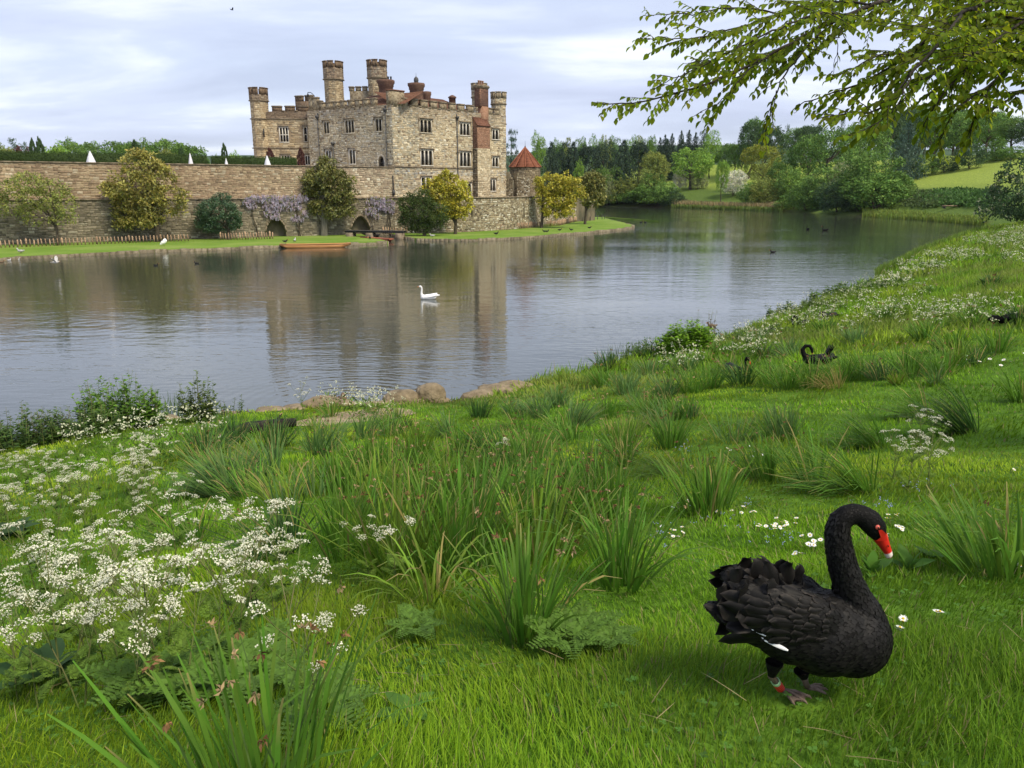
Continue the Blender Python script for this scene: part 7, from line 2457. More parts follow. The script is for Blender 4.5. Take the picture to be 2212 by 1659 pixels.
def beech():
    g = np.random.default_rng(21)
    TRK = np.array([7.2, 6.6, 0.0]); TRK[2] = float(ground_z(7.2, 6.6)[0])
    e = empty('beech_tree', TRK, 0, 'beech tree whose leafy branches hang into the upper right sky', 'tree')
    mb = MB()
    t = np.linspace(0, 1, 10)
    mb.tube(np.column_stack([TRK[0] + .15 * np.sin(t * 3), TRK[1] + .1 * np.sin(t * 5), TRK[2] - .2 + 9 * t]), .42 * (1.25 - .8 * t), 14)
    mb.build('trunk', M['twig'], e, smooth=True)
    limbs = [  # (points in cb pixels with distance, joins trunk?, leaf density, thickness)
        ([(1900, -140, 5.6), (1550, 0, 5.3), (1440, 20, 5.2), (1330, 75, 5.2), (1180, 140, 5.2), (1060, 210, 5.2), (940, 270, 5.2), (860, 320, 5.2), (700, 390, 5.2), (560, 440, 5.2), (420, 480, 5.2), (250, 520, 5.2), (90, 525, 5.2)], True, 1.0, .034),
        ([(1210, 150, 5.2), (1090, 270, 5.0), (1000, 380, 4.9), (960, 470, 4.9), (925, 600, 4.9), (908, 690, 4.9)], False, .8, .012),
        ([(1440, 20, 5.2), (1220, 0, 5.4), (1000, 70, 5.5), (800, 130, 5.6), (600, 190, 5.6), (400, 200, 5.6), (280, 190, 5.6)], False, 1.0, .014),
        ([(1330, 75, 5.2), (1180, 55, 4.8), (1000, 130, 4.7), (860, 200, 4.7), (720, 260, 4.7), (600, 330, 4.7), (470, 380, 4.7), (380, 430, 4.7)], False, .9, .012),
        ([(1000, 70, 5.5), (760, 30, 5.7), (560, 70, 5.8), (430, 65, 5.8), (320, 80, 5.8)], False, .9, .01),
        ([(940, 270, 5.2), (820, 350, 5.0), (760, 440, 5.0), (690, 510, 5.0), (560, 580, 5.0)], False, .7, .008),
        ([(860, 320, 5.2), (760, 300, 5.5), (620, 300, 5.5), (520, 320, 5.5)], False, 1.0, .008),
        ([(1060, 210, 5.2), (1130, 300, 5.0), (1080, 390, 5.0)], False, .5, .005),
        ([(1310, 110, 5.2), (1285, 170, 5.0), (1275, 260, 5.0), (1250, 370, 5.0)], False, .45, .005),
        ([(2300, -160, 5.8), (2050, 0, 5.3), (1900, 60, 5.1), (1780, 150, 5.0), (1660, 260, 5.0), (1540, 330, 5.0), (1400, 420, 5.0), (1250, 470, 5.0), (1080, 525, 5.0)], True, 1.0, .03),
        ([(1780, 150, 5.0), (1640, 130, 5.3), (1530, 100, 5.4), (1440, 110, 5.4)], False, 1.0, .01),
        ([(1660, 260, 5.0), (1500, 270, 4.7), (1380, 330, 4.7), (1240, 400, 4.7)], False, 1.0, .01),
        ([(1900, 60, 5.1), (1790, 220, 4.6), (1640, 370, 4.5), (1570, 470, 4.5), (1480, 560, 4.5), (1330, 570, 4.5), (1180, 590, 4.5)], False, 1.0, .02),
        ([(1640, 370, 4.5), (1600, 500, 4.4), (1500, 610, 4.4), (1330, 690, 4.4)], False, 1.0, .009),
        ([(2400, 20, 5.6), (2212, 100, 5.2), (2000, 250, 4.9), (1850, 420, 4.8), (1760, 540, 4.8), (1700, 640, 4.8)], True, 1.25, .026),
        ([(2000, 250, 4.9), (1870, 300, 4.6), (1740, 380, 4.5), (1620, 480, 4.5), (1560, 560, 4.5)], False, 1.2, .012),
        ([(2420, 140, 5.4), (2212, 250, 5.1), (2050, 420, 5.0), (1980, 560, 5.0), (1930, 700, 5.0)], True, 1.25, .02),
        ([(2050, 420, 5.0), (1900, 520, 4.8), (1820, 620, 4.8), (1780, 740, 4.8)], False, 1.1, .01),
        ([(2440, 350, 5.4), (2212, 450, 5.2), (2100, 520, 5.1), (2050, 560, 5.1)], True, 1.2, .012),
        ([(2212, 100, 5.2), (2080, 80, 5.6), (1950, 160, 5.7), (1850, 280, 5.7)], False, 1.2, .012),
        ([(2212, 250, 5.1), (2100, 250, 5.6), (1990, 350, 5.7), (1900, 460, 5.7)], False, 1.2, .01),
        ([(2050, 0, 5.3), (1900, -20, 5.8), (1700, 30, 6.0), (1560, 60, 6.0)], False, 1.0, .01),
        ([(2300, -160, 5.8), (2212, 30, 5.9), (2130, 170, 6.0), (2080, 330, 6.0)], True, 1.1, .012)]
    LP, LD, LN, LS, LC = [], [], [], [], []
    for i, (pts, join, dens, th) in enumerate(limbs):
        P = np.array([at(*cb(x, y), Y) for x, y, Y in pts])
        P = smooth_line(P, 2)
        if join:
            T0 = np.array([TRK[0] - .2, TRK[1], P[0, 2] - .3 - .12 * (i % 4)])
            w_ = np.linspace(0, 1, 8)[:-1, None]
            P = np.vstack([T0 + (P[0] - T0) * w_ + np.array([0, .25 * math.sin(i * 2.1), .45]) * np.sin(w_ * 3.1416) ** .8, P])
        mb = MB()
        n = len(P)
        mb.tube(P + g.normal(0, .004, P.shape), th * .5 * np.linspace(1, .1, n) + .0012, 6)
        seg = np.linalg.norm(np.diff(P, axis=0), axis=1); cum = np.concatenate([[0], np.cumsum(seg)])
        skip = .5 if join else 0.05
        s = skip + .05
        side = 1
        while s < cum[-1]:
            b = np.array([np.interp(s, cum, P[:, q]) for q in range(3)])
            k = min(np.searchsorted(cum, s), n - 1)
            T = unit(P[k] - P[k - 1])
            S = unit(np.cross(T, [0, 0, 1.0])) * side
            rem = cum[-1] - s
            L_ = min(.5, .12 + .34 * rem / 1.0) * g.uniform(.4, 1.15)
            d = unit(T * g.uniform(.35, .9) + S * g.uniform(.1, 1.2) + np.array([0, 0, g.uniform(-.5, .45)]))
            tt = np.linspace(0, 1, 5)
            tw = b + np.outer(tt, d * L_) + np.outer(tt ** 2, [0, 0, -.1 * L_]) + g.normal(0, .003, (5, 3))
            mb.tube(tw, np.linspace(.0032, .001, 5), 4)
            nl = max(3, int(L_ / .021 * dens))
            for q in range(nl):
                u = (q + .6) / nl
                p = np.array([np.interp(u, tt, tw[:, w]) for w in range(3)])
                ls = 1 if q % 2 else -1
                sd = unit(np.cross(d, [0, 0, 1.0])) * ls
                ld = unit(d * .7 + sd * g.uniform(.3, .9) + np.array([0, 0, g.uniform(-1.0, -.2)]))
                LP.append(p); LD.append(ld); LN.append(unit(np.array([0, 0, 1.0]) + sd * .4 + g.normal(0, .35, 3))); LS.append(g.uniform(.034, .056))
                LC.append(np.array([.19, .26, .02]) * g.uniform(.5, 1.35) * (1 + g.normal(0, .06, 3)))
            s += g.uniform(.026, .05) / dens
            side = -side
        mb.build('branch', M['twig'], e, smooth=True)
    LP, LD, LN, LS, LC = map(np.array, (LP, LD, LN, LS, LC))
    # one ovate leaf folded along the midrib: unit length along x, normal z
    xs = [0, .2, .48, .78, 1.0]; ws = [0.0, .24, .33, .2, 0.0]; zs = [0, -.015, -.045, -.1, -.2]
    LV, LF = [], []
    for x, w, z in zip(xs, ws, zs): LV += [(x, -w, z + w * .38), (x, 0, z), (x, w, z + w * .38)]
    LV = np.array(LV)
    for k in range(4):
        for c in (0, 1): LF.append([k * 3 + c, k * 3 + c + 1, k * 3 + c + 4, k * 3 + c + 3])
    LF = np.array(LF)
    S_ = unit(np.cross(LN, LD)); N_ = np.cross(LD, S_)
    Vall = LP[:, None] + LS[:, None, None] * (LV[None, :, 0:1] * LD[:, None] + LV[None, :, 1:2] * S_[:, None] + LV[None, :, 2:3] * N_[:, None])
    # leaves in view, nearest first, become single leaves
    v = LP - np.array([0, 0, CAMH])
    zc = v[:, 1] * _c - v[:, 2] * _s; px = CX + FPX * v[:, 0] / zc; py = CY - FPX * (v[:, 1] * _s + v[:, 2] * _c) / zc
    inv = (px > 0) & (px < 2212) & (py > 0) & (py < 1659)
    sc = np.where(inv, LS / zc, 0)
    order = np.argsort(-sc)
    for k in order[:300]:
        build('leaf', Vall[k], LF, M['beech_leaf'], e, col=np.tile(LC[k], (15, 1)), smooth=True)
    r_ = order[300:]
    nearby = (px > -200) & (px < 2500) & (py > -260)
    r_ = r_[nearby[r_] | (g.random(len(r_)) < .3)]
    o = build('leaves', Vall[r_].reshape(-1, 3), (LF[None] + (np.arange(len(r_)) * 15)[:, None, None]).reshape(-1, 4), M['beech_leaf'], e, col=np.repeat(LC[r_], 15, axis=0), smooth=True)
    o['kind'] = 'stuff'
    return len(LP)


beech()

# ================================================================== BIRDS
def blob_mesh(name, ells, voxel, mats, smooth=6, groups=None):
    """one continuous skin round a set of ellipsoids (centre, radii, optional rotation about y)"""
    bm = bmesh.new()
    for el in ells:
        c, r_ = el[0], el[1]
        rot = Matrix.Rotation(el[2], 4, 'Y') if len(el) > 2 else Matrix.Identity(4)
        m = Matrix.Translation(Vector([float(x) for x in c])) @ rot @ Matrix.Diagonal((float(r_[0]), float(r_[1]), float(r_[2]), 1))
        bmesh.ops.create_icosphere(bm, subdivisions=3, radius=1.0, matrix=m)
    me = bpy.data.meshes.new(name + '_src'); bm.to_mesh(me); bm.free()
    ts = bpy.data.scenes.new('tmp'); o = bpy.data.objects.new('tmp', me); ts.collection.objects.link(o)
    r = o.modifiers.new('r', 'REMESH'); r.mode = 'VOXEL'; r.voxel_size = voxel
    s = o.modifiers.new('s', 'SMOOTH'); s.iterations = smooth; s.factor = .5
    vl = ts.view_layers[0]; vl.update(); dg = vl.depsgraph
    out = bpy.data.meshes.new_from_object(o.evaluated_get(dg))
    out.name = name
    bpy.data.objects.remove(o); bpy.data.meshes.remove(me); bpy.data.scenes.remove(ts)
    out.materials.clear()
    for m in mats: out.materials.append(m)
    out.polygons.foreach_set('use_smooth', np.ones(len(out.polygons), bool))
    return out


def chain(pts, step=.35):
    """interpolated spheres along (x,y,z,r) points"""
    out = []
    pts = np.asarray(pts, float)
    for a, b in zip(pts[:-1], pts[1:]):
        d = np.linalg.norm(b[:3] - a[:3]); n = max(1, int(d / (min(a[3], b[3]) * step)))
        for k in range(n):
            q = a + (b - a) * k / n; out.append((q[:3], (q[3],) * 3))
    out.append((pts[-1][:3], (pts[-1][3],) * 3))
    return out


M['black_plumage'] = make_mat('black_plumage', (0.003, 0.0028, 0.0028), (0.006, 0.0055, 0.0052), scale=30, rough=0.75, spec=0.14, bump=0.5, bscale=120)
M['black_feather'] = make_mat('black_feather', (.72, .72, .72), attr=True, rough=0.6, spec=0.2)
M['bill'] = make_mat('red_bill', (1, 1, 1), attr=True, rough=0.35, spec=0.4)
M['eye_red'] = make_mat('red_eye', (0.55, 0.09, 0.06), rough=0.2, spec=0.6)
M['pupil'] = make_mat('pupil', (0.004, 0.004, 0.004), rough=0.1, spec=0.6)
M['leg_skin'] = make_mat('grey_leg_skin', (0.12, 0.085, 0.06), (0.2, 0.15, 0.115), scale=40, rough=0.7, bump=0.6, bscale=90)
M['band_red'] = make_mat('red_ring', (0.75, 0.05, 0.03), rough=0.35, spec=0.4)
M['band_green'] = make_mat('pale_green_ring', (0.45, 0.72, 0.38), rough=0.35, spec=0.4)
M['white_plumage'] = make_mat('white_plumage', (0.78, 0.78, 0.77), (0.84, 0.84, 0.84), scale=12, rough=0.8, bump=0.3, bscale=30)
M['white_feather'] = make_mat('white_feather', (0.8, 0.8, 0.8), rough=0.7)


def feather_grid(L_, w, K=7, curl=0.0, ruffle=0.0, g=rng, tipw=.75):
    """feather: rows along x, 5 columns across; returns verts (K*5,3), faces, edge weight"""
    t = np.linspace(0, 1, K)
    prof = np.interp(t, [0, .15, .45, .8, .94, 1], [.35, .75, 1, .95, .62, .12])
    V, E = [], []
    ph = g.uniform(0, 6)
    for k in range(K):
        for s in (-1, -.55, 0, .55, 1):
            y = s * w / 2 * prof[k]
            z = -abs(s) ** 2 * w * .16 + curl * L_ * t[k] ** 2 + ruffle * w * math.sin(t[k] * 7 + s * 2.5 + ph) * abs(s) * t[k]
            V.append((t[k] * L_ * (1 - .03 * abs(s)), y, z)); E.append(max(abs(s) ** 3, sm(.86, 1, t[k])))
    i = np.arange(K - 1)[:, None] * 5 + np.arange(4)[None]
    F = np.stack([i, i + 1, i + 6, i + 5], axis=-1).reshape(-1, 4)
    return np.array(V), F, np.array(E, float)


def black_swan():
    foot = hit(*cs(745, 1500))
    Y0 = foot[1]
    g = np.random.default_rng(17)
    q = at(*cs(900, 1000), Y0); q2 = at(*cs(901, 1000), Y0)
    S = abs(q2[0] - q[0])                          # metres per survey pixel
    pc = lambda x, y, off=0.0: at(*cs(x, y), Y0 + off)
    e = empty('black_swan', foot, 0, 'large black swan with red bill standing on the grass in the foreground', 'swan')
    E = []
    for (x, y, rx, ry, rz, rot) in [(1140, 1062, 262, 250, 275, 0), (960, 1030, 330, 275, 300, .1), (760, 985, 330, 250, 265, .16), (560, 950, 270, 190, 190, .22), (390, 912, 190, 125, 105, .2), (250, 875, 120, 80, 45, .25)]:
        E.append((pc(x, y), (rx * S, ry * S, rz * S), rot))
    for sgn in (-1, 1):
        c = pc(700, 860); c[1] += sgn * 150 * S
        E.append((c, (400 * S, 110 * S, 215 * S), .36))
        c = pc(480, 760); c[1] += sgn * 110 * S
        E.append((c, (230 * S, 85 * S, 120 * S), .5))
    neck = [(1215, 985, 185), (1205, 900, 150), (1165, 800, 122), (1118, 690, 110), (1082, 580, 104), (1060, 480, 98), (1045, 400, 92), (1042, 330, 86), (1062, 268, 80), (1105, 225, 74), (1160, 212, 72), (1212, 226, 76), (1262, 262, 84), (1300, 308, 78), (1322, 350, 58)]
    E += chain([(*pc(x, y), r_ * S * .93) for x, y, r_ in neck], .3)
    body_me = blob_mesh('body', E, .0058, [M['black_plumage']], smooth=8)
    body = link('body', body_me, e)
    nv = len(body_me.vertices)
    co = np.empty(nv * 3, np.float32); body_me.vertices.foreach_get('co', co); co = co.reshape(-1, 3)
    no = np.empty(nv * 3, np.float32); body_me.vertex_normals.foreach_get('vector', no); no = no.reshape(-1, 3)
    bvh = BVHTree.FromPolygons([tuple(map(float, c)) for c in co], [tuple(p.vertices) for p in body_me.polygons])

    def cast(x, y):
        d = ray(*cs(x, y)); d = d / np.linalg.norm(d)
        h_ = bvh.ray_cast(Vector((0, 0, CAMH)), Vector(d))
        return None if h_[0] is None else (np.array(h_[0]), np.array(h_[1]))

    # fine body and neck plumage: small overlapping feathers following the lie of the coat
    neck3 = np.array([pc(x, y) for x, y, _ in neck])
    idx = g.choice(nv, min(nv, 7000), replace=False)
    P, Nn = co[idx], no[idx]
    dn = np.linalg.norm(P[:, None] - neck3[None], axis=2); kn = dn.argmin(axis=1)
    rad = np.array([r_ * S for _, _, r_ in neck])
    isneck = (dn[np.arange(len(P)), kn] < rad[kn] * 1.25) & (kn >= 2)
    ndir = unit(np.gradient(neck3, axis=0))
    flow = np.where(isneck[:, None], -ndir[kn], np.array([[-1.0, 0, -.12]]))
    flow = flow + g.normal(0, .22, flow.shape)
    flow = unit(flow - (flow * Nn).sum(1)[:, None] * Nn)
    head = kn >= 9
    size = np.where(isneck, np.where(head, 16, 30), 44) * S * g.uniform(.6, 1.4, len(P))
    base = P - flow * size[:, None] * .3 + Nn * .0006
    D = unit(flow + Nn * np.where(isneck & ~head, .13, .06)[:, None])
    V, F = leaf_cards(base, Nn, D, size, size * .62, -.03)
    cc = np.repeat(np.array([.0068, .0062, .006])[None] * g.uniform(.5, 1.9, (len(P), 1)), 4, axis=0)
    cc = cc.reshape(-1, 4, 3); cc[:, 2] *= 1.8; cc = cc.reshape(-1, 3)
    o = build('plumage', V, F, M['black_feather'], e, col=cc); o['kind'] = 'stuff'

    # wing feathers in overlapping rows, each a feather of its own; the far wing mirrors the near one
    rows = []
    for r_, (n, L_, w) in enumerate([(11, 62, 46), (11, 74, 54), (10, 92, 64), (9, 112, 74), (8, 135, 84), (7, 160, 92), (6, 190, 98)]):
        for k in range(n):
            s = k / (n - 1)
            x = 1035 - r_ * 88 - s * 95 * (1 if r_ < 4 else .6) + g.normal(0, 16)
            y = (760 - r_ * 14 + s * (330 - r_ * 8)) + 22 * r_ * s + g.normal(0, 12); L_ = L_ * g.uniform(.85, 1.2)
            rows.append((r_, x, y, L_, w))
    rows.sort(key=lambda q: -q[0])
    for (r_, x, y, L_, w) in rows:
        h0 = cast(x, y); h1 = cast(x - 40, y - 6 + 10 * (y - 900) / 300)
        if h0 is None or h1 is None: continue
        p, nn = h0; d = unit(h1[0] - p)
        if np.linalg.norm(h1[0] - p) > 90 * S: d = unit(np.array([-1, 0, .15]))
        d = unit(d + np.array([0, 0, g.normal(0, .16)])); d = unit(d - nn * (d @ nn)); nn = unit(nn)
        V, F, Ew = feather_grid(L_ * S, w * S * g.uniform(.8, 1.15), g=g, ruffle=.12)
        ss = np.cross(nn, d)
        W = p - d * L_ * S * .25 + nn * (.0022 + .0016 * (7 - r_) / 7) + V[:, 0:1] * unit(d + nn * .05) + V[:, 1:2] * ss + V[:, 2:3] * nn
        ed = g.uniform(.6, 1.5)
        C = np.array([.0052, .0047, .0046])[None] * g.uniform(.7, 1.4) + Ew[:, None] * np.array([[.03, .025, .021]]) * ed
        build('wing_feather', W, F, M['black_feather'], e, col=C, smooth=True)
        W2 = W.copy(); W2[:, 1] = 2 * Y0 - W2[:, 1]
        if g.random() < .8: build('wing_feather', W2, F, M['black_feather'], e, col=C, smooth=True)
    # ruffled curling feathers over the back and rear
    for (x, y, ax, ay, L_, w, off) in [(640, 730, -.55, -1, 265, 120, -.01), (560, 740, -.6, -1, 300, 130, -.02), (470, 770, -.8, -.9, 290, 140, -.03), (430, 830, -1, -.55, 260, 150, -.045), (450, 890, -1, -.15, 270, 150, -.06), (560, 850, -1, -.45, 280, 150, -.06), (730, 700, -.3, -1, 215, 105, .0), (790, 690, -.15, -1, 160, 80, .02),
                                       (640, 800, -.8, -.7, 250, 130, -.05), (580, 700, -.45, -1, 260, 115, .03), (500, 700, -.6, -1, 270, 125, .045), (680, 690, -.15, -1, 220, 100, .05), (410, 740, -.9, -.8, 230, 130, .04), (380, 850, -1, -.3, 210, 130, .03), (700, 790, -.9, -.5, 220, 120, -.07), (600, 930, -1, .05, 290, 130, -.075), (740, 870, -1, -.15, 230, 120, -.085), (520, 960, -1, .15, 260, 110, -.075), (530, 800, -.85, -.75, 250, 130, -.045), (390, 900, -1, .05, 200, 130, -.03)]:
        p = pc(x, y, off); p2 = pc(x + ax * 60, y + ay * 60, off)
        d = unit(p2 - p); toc = unit(np.array([0, -.75, .66])); nn = unit(toc - d * (toc @ d)); ss = np.cross(nn, d)
        V, F, Ew = feather_grid(L_ * S * .92, w * S, K=11, curl=g.uniform(.05, .32), ruffle=.34, g=g)
        W = p + V[:, 0:1] * d + V[:, 1:2] * ss + V[:, 2:3] * nn
        C = np.array([.005, .0046, .0044])[None] * g.uniform(.6, 1.5) + Ew[:, None] * np.array([[.02, .017, .015]])
        build('curled_feather', W, F, M['black_feather'], e, col=C, smooth=True)
    for k in range(7):
        p = pc(410 + 6 * k, 915 + 9 * k, (k - 3) * .012); p2 = pc(118 + 14 * k, 838 + 18 * k, (k - 3) * .02)
        d = unit(p2 - p); toc = np.array([0, -.6, .8]); nn = unit(toc - d * (toc @ d)); ss = np.cross(nn, d)
        V, F, Ew = feather_grid(np.linalg.norm(p2 - p), 62 * S, K=8, g=g)
        build('tail_feather', p + V[:, 0:1] * d + V[:, 1:2] * ss + V[:, 2:3] * nn, F, M['black_feather'], e, col=np.array([.009, .0083, .008])[None] + Ew[:, None] * np.array([[.018, .015, .013]]), smooth=True)
    # white flight feathers showing under the wing
    for (xa, ya, xb, yb, w) in ((705, 1156, 520, 1066, 30), (552, 1056, 440, 1000, 14)):
        a = cast(xa, ya); b = cast(xb, yb)
        if a is None or b is None: continue
        toc = unit(np.array([0, 0, CAMH]) - a[0]); p = a[0] + toc * .012; p2 = b[0] + toc * .012
        d = unit(p2 - p); nn = unit(toc - d * (toc @ d)); ss = np.cross(nn, d)
        V, F, Ew = feather_grid(np.linalg.norm(p2 - p), w * S, K=8, g=g)
        build('white_flight_feather', p + V[:, 0:1] * d + V[:, 1:2] * ss + V[:, 2:3] * nn, F, M['white_feather'], e, smooth=True)
    # bill: lofted, with feathered edge, white bar and pale nail
    a, b = pc(1322, 330), pc(1409, 513)
    ax = b - a; Lb = np.linalg.norm(ax); ax = ax / Lb
    lat = np.array([0, 1.0, 0]); upv = unit(np.cross(ax, lat)); upv = upv if upv[2] > 0 else -upv
    ts = np.array([0, .12, .28, .42, .6, .76, .80, .90, .96, 1.0])
    hh = np.array([40, 50, 47, 40, 33, 28, 27, 25, 19, 7]) * S; wwd = np.array([34, 46, 45, 39, 33, 30, 30, 28, 23, 7]) * S
    cen = np.array([0, -4, -6, -4, -3, -2, -2, -4, -8, -14]) * S
    colr = [(.55, .018, .012)] * 6 + [(.8, .72, .66)] * 2 + [(.55, .16, .13)] * 2
    n = 14
    ang = np.arange(n) * 6.2832 / n
    V, C = [], []
    for t, h_, w_, ce, c_ in zip(ts, hh, wwd, cen, colr):
        ctr = a + ax * Lb * t + upv * ce
        sq = np.sign(np.sin(ang)) * np.abs(np.sin(ang)) ** .8
        V.append(ctr + np.outer(np.cos(ang) * w_, lat) + np.outer(sq * h_, upv)); C.append(np.tile(c_, (n, 1)))
    V = np.concatenate(V); C = np.concatenate(C)
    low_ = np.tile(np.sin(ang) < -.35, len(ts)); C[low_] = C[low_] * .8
    i = np.arange(n); j = (i + 1) % n
    F = np.concatenate([np.column_stack([k * n + i, k * n + j, (k + 1) * n + j, (k + 1) * n + i]) for k in range(len(ts) - 1)])
    bl = build('bill', V, F, M['bill'], e, col=C, smooth=True)
    mb = MB()
    for sgn in (-1, 1):
        p = a + ax * Lb * .5 + lat * sgn * 41 * S + upv * 8 * S
        mb.tube([p - ax * 9 * S, p, p + ax * 9 * S], [1.5 * S, 4 * S, 1.5 * S], 6)
    mb.build('nostril', M['pupil'], bl)
    # red lore running up to the eye
    V = []
    for (x, y) in ((1322, 325), (1345, 322), (1368, 345), (1384, 380), (1384, 400), (1335, 398), (1308, 395), (1338, 372)):
        h_ = cast(x, y)
        p = pc(x, y, -.02) if h_ is None else h_[0] + h_[1] * .003
        V.append(p + unit(np.array([0, 0, CAMH]) - p) * .006)
    Vm = np.vstack([V, [np.mean(V, axis=0)]])
    build('lore', Vm, np.array([[k, (k + 1) % 8, 8] for k in range(8)]), M['bill'], bl, col=np.tile((.55, .02, .014), (9, 1)))
    for sgn in (-1, 1):
        h_ = cast(1318, 306)
        p = h_[0].copy(); nn = h_[1].copy()
        if sgn > 0: p[1] = 2 * Y0 - p[1]; nn[1] = -nn[1]
        mb = MB()
        q = Vector(nn).to_track_quat('Z', 'Y').to_matrix()
        rot = np.array(q)
        for (r_, zz, key) in ((16, 0, 'eye_red'),):
            ring = MB(); ring.lathe((0, 0, 0), [(r_ * S, -.002), (r_ * S, .002), (r_ * .72 * S, .0042), (r_ * .3 * S, .0052)], 14)
            Vr = np.concatenate(ring.V) @ rot.T + p
            ob = build('eye', Vr, [np.concatenate(ring.F4), np.concatenate(ring.F3)], M['eye_red'], e, smooth=True)
        ring = MB(); ring.lathe((0, 0, 0), [(6.5 * S, .0045), (6 * S, .0058), (2 * S, .0064)], 12)
        build('pupil', np.concatenate(ring.V) @ rot.T + p, [np.concatenate(ring.F4), np.concatenate(ring.F3)], M['pupil'], ob, smooth=True)
    # legs, ring bands and webbed feet
    for (top, knee, ank, ftip, off, banded) in (((610, 1235), (590, 1330), (655, 1462), (805, 1545), -.035, True), ((800, 1290), (815, 1345), (832, 1452), (950, 1462), .04, False)):
        gz = lambda p: np.array([p[0], p[1], float(ground_z(p[0], p[1])[0]) + .022])
        A_, B_, C_ = pc(*top, off), pc(*knee, off), gz(hit(*cs(ank[0], ank[1] + 6)))
        mb = MB(); mb.tube([A_, (A_ + B_) / 2, B_], np.array([62, 44, 26]) * S, 9); mb.build('thigh', M['black_plumage'], e, smooth=True)
        mb = MB()
        mb.tube([B_ + unit(A_ - B_) * .006, B_, B_ * .6 + C_ * .4, C_ + np.array([0, 0, .004])], np.array([28, 27, 21, 22]) * S, 10)
        lg = mb.build('leg', M['leg_skin'], e, smooth=True)
        if banded:
            d = C_ - B_
            for k, (f0, f1, m_) in enumerate(((.34, .5, 'band_green'), (.52, .60, 'band_red'), (.62, .70, 'band_red'), (.72, .80, 'band_red'), (.82, .9, 'band_red'))):
                mb = MB(); mb.tube([B_ + d * f0, B_ + d * (f0 + .015), B_ + d * (f1 - .015), B_ + d * f1], np.array([27, 31, 31, 27]) * S, 12); mb.build('ring_band', M[m_], lg, smooth=True)
        tipc = gz(hit(*cs(*ftip)))
        f = tipc - C_; f[2] = 0; Lf = np.linalg.norm(f); f /= Lf; sd = np.array([-f[1], f[0], 0])
        mb = MB()
        toes = [C_ + f * Lf * k1 + sd * Lf * k2 for k1, k2 in ((.92, .48), (1.08, 0.02), (.9, -.46))]
        for tp in toes:
            tp = gz(tp)
            mid = gz((C_ + tp) / 2) + np.array([0, 0, .006])
            mb.tube([C_, mid, tp, tp + f * .008 + np.array([0, 0, -.004])], np.array([14, 13, 9, 2]) * S, 7)
        pts = [C_] + [gz(tp) for tp in toes]
        m1 = gz((pts[1] + pts[2]) / 2 - f * .012); m2 = gz((pts[2] + pts[3]) / 2 - f * .012)
        Vw = np.vstack([pts[0], pts[1], m1, pts[2], m2, pts[3]]) + np.array([0, 0, .003])
        mb.add2(np.vstack([Vw, Vw - np.array([0, 0, .004])]), np.zeros((0, 4), int), [[0, 1, 2], [0, 2, 3], [0, 3, 4], [0, 4, 5], [6, 8, 7], [6, 9, 8], [6, 10, 9], [6, 11, 10]])
        mb.build('webbed_foot', M['leg_skin'], lg, smooth=False)
    return e


black_swan()


# ------------------------------------------------------------------ smaller birds: built facing +x, feet or waterline at z = 0
def bird(name, loc, rz, ells, neck, bill, mats, label, cat, legs=0.0, tail=None, group=None, scale=1.0, voxel=.02, wings=None, billm='bill', billc=(.6, .2, .05), wingm=None):
    e = empty(name, loc, rz, label, cat, group)
    e.scale = (scale,) * 3
    E = [((c[0], c[1], c[2] + legs), r_, *(rest or ())) for c, r_, *rest in ells]
    body = blob_mesh('body', E + (chain([(x, y, z + legs, r_) for x, y, z, r_ in neck], .5) if neck else []), voxel, [M[mats[0]]], smooth=4)
    link('body', body, e, local=True)
    if bill:
        (x, y, z), d, L_, r_ = bill
        mb = MB(); d = unit(np.array(d, float)); p = np.array([x, y, z + legs]); mb.c = billc
        mb.tube([p, p + d * L_ * .5, p + d * L_], [r_, r_ * .7, r_ * .25], 7); mb.build('bill', M['bill'], e, local=True, smooth=True)
    if legs:
        for s in (-1, 1):
            mb = MB(); mb.tube([(0, s * .06, legs + .05), (.01, s * .06, .02), (.06, s * .06, .0)], [.018, .012, .016], 6); mb.build('leg', M['leg_skin' if mats[0] != 'white_plumage' else 'iron'], e, local=True)
    if wings:
        for W in wings:
            V, F, Ew = feather_grid(W[1], W[2], K=7, curl=W[4], g=np.random.default_rng(3))
            p, d, nn = np.array(W[0], float) + np.array([0, 0, legs]), unit(np.array(W[3], float)), unit(np.array(W[5], float)); nn = unit(nn - d * (nn @ d)); ss = np.cross(nn, d)
            mm = M[wingm or mats[-1]]
            build('wing', p + V[:, 0:1] * d + V[:, 1:2] * ss + V[:, 2:3] * nn, F, mm, e, local=True, smooth=True, col=np.tile((.009, .008, .008), (len(V), 1)))
    return e


SWAN_BODY = [((0, 0, .13), (.42, .2, .17)), ((-.22, 0, .2), (.28, .17, .13), .25), ((-.45, 0, .22), (.17, .08, .05), .2), ((.28, 0, .12), (.2, .16, .15))]
SW_WINGS = [((.12, s * .15, .25), .6, .3, (-1, -s * .08, .17), .02, (0, s * .5, 1)) for s in (-1, 1)]
UPN = [(.34, 0, .15, .11), (.42, 0, .28, .07), (.42, 0, .42, .052), (.40, 0, .56, .046), (.41, 0, .68, .045), (.47, 0, .74, .05), (.53, 0, .73, .045)]
LONGB = ((.55, 0, .73), (1, 0, -.35), .12, .03)
p = atz(927, 646, 0)
bird('white_swan', (p[0], p[1], -.02), R(180), SWAN_BODY, UPN, LONGB, ['white_plumage'], 'white swan swimming in the middle of the lake', 'swan', wings=SW_WINGS, voxel=.016, billc=(.6, .2, .04), wingm='white_feather')
p = atz(*c5(1785, 1352), IZ)
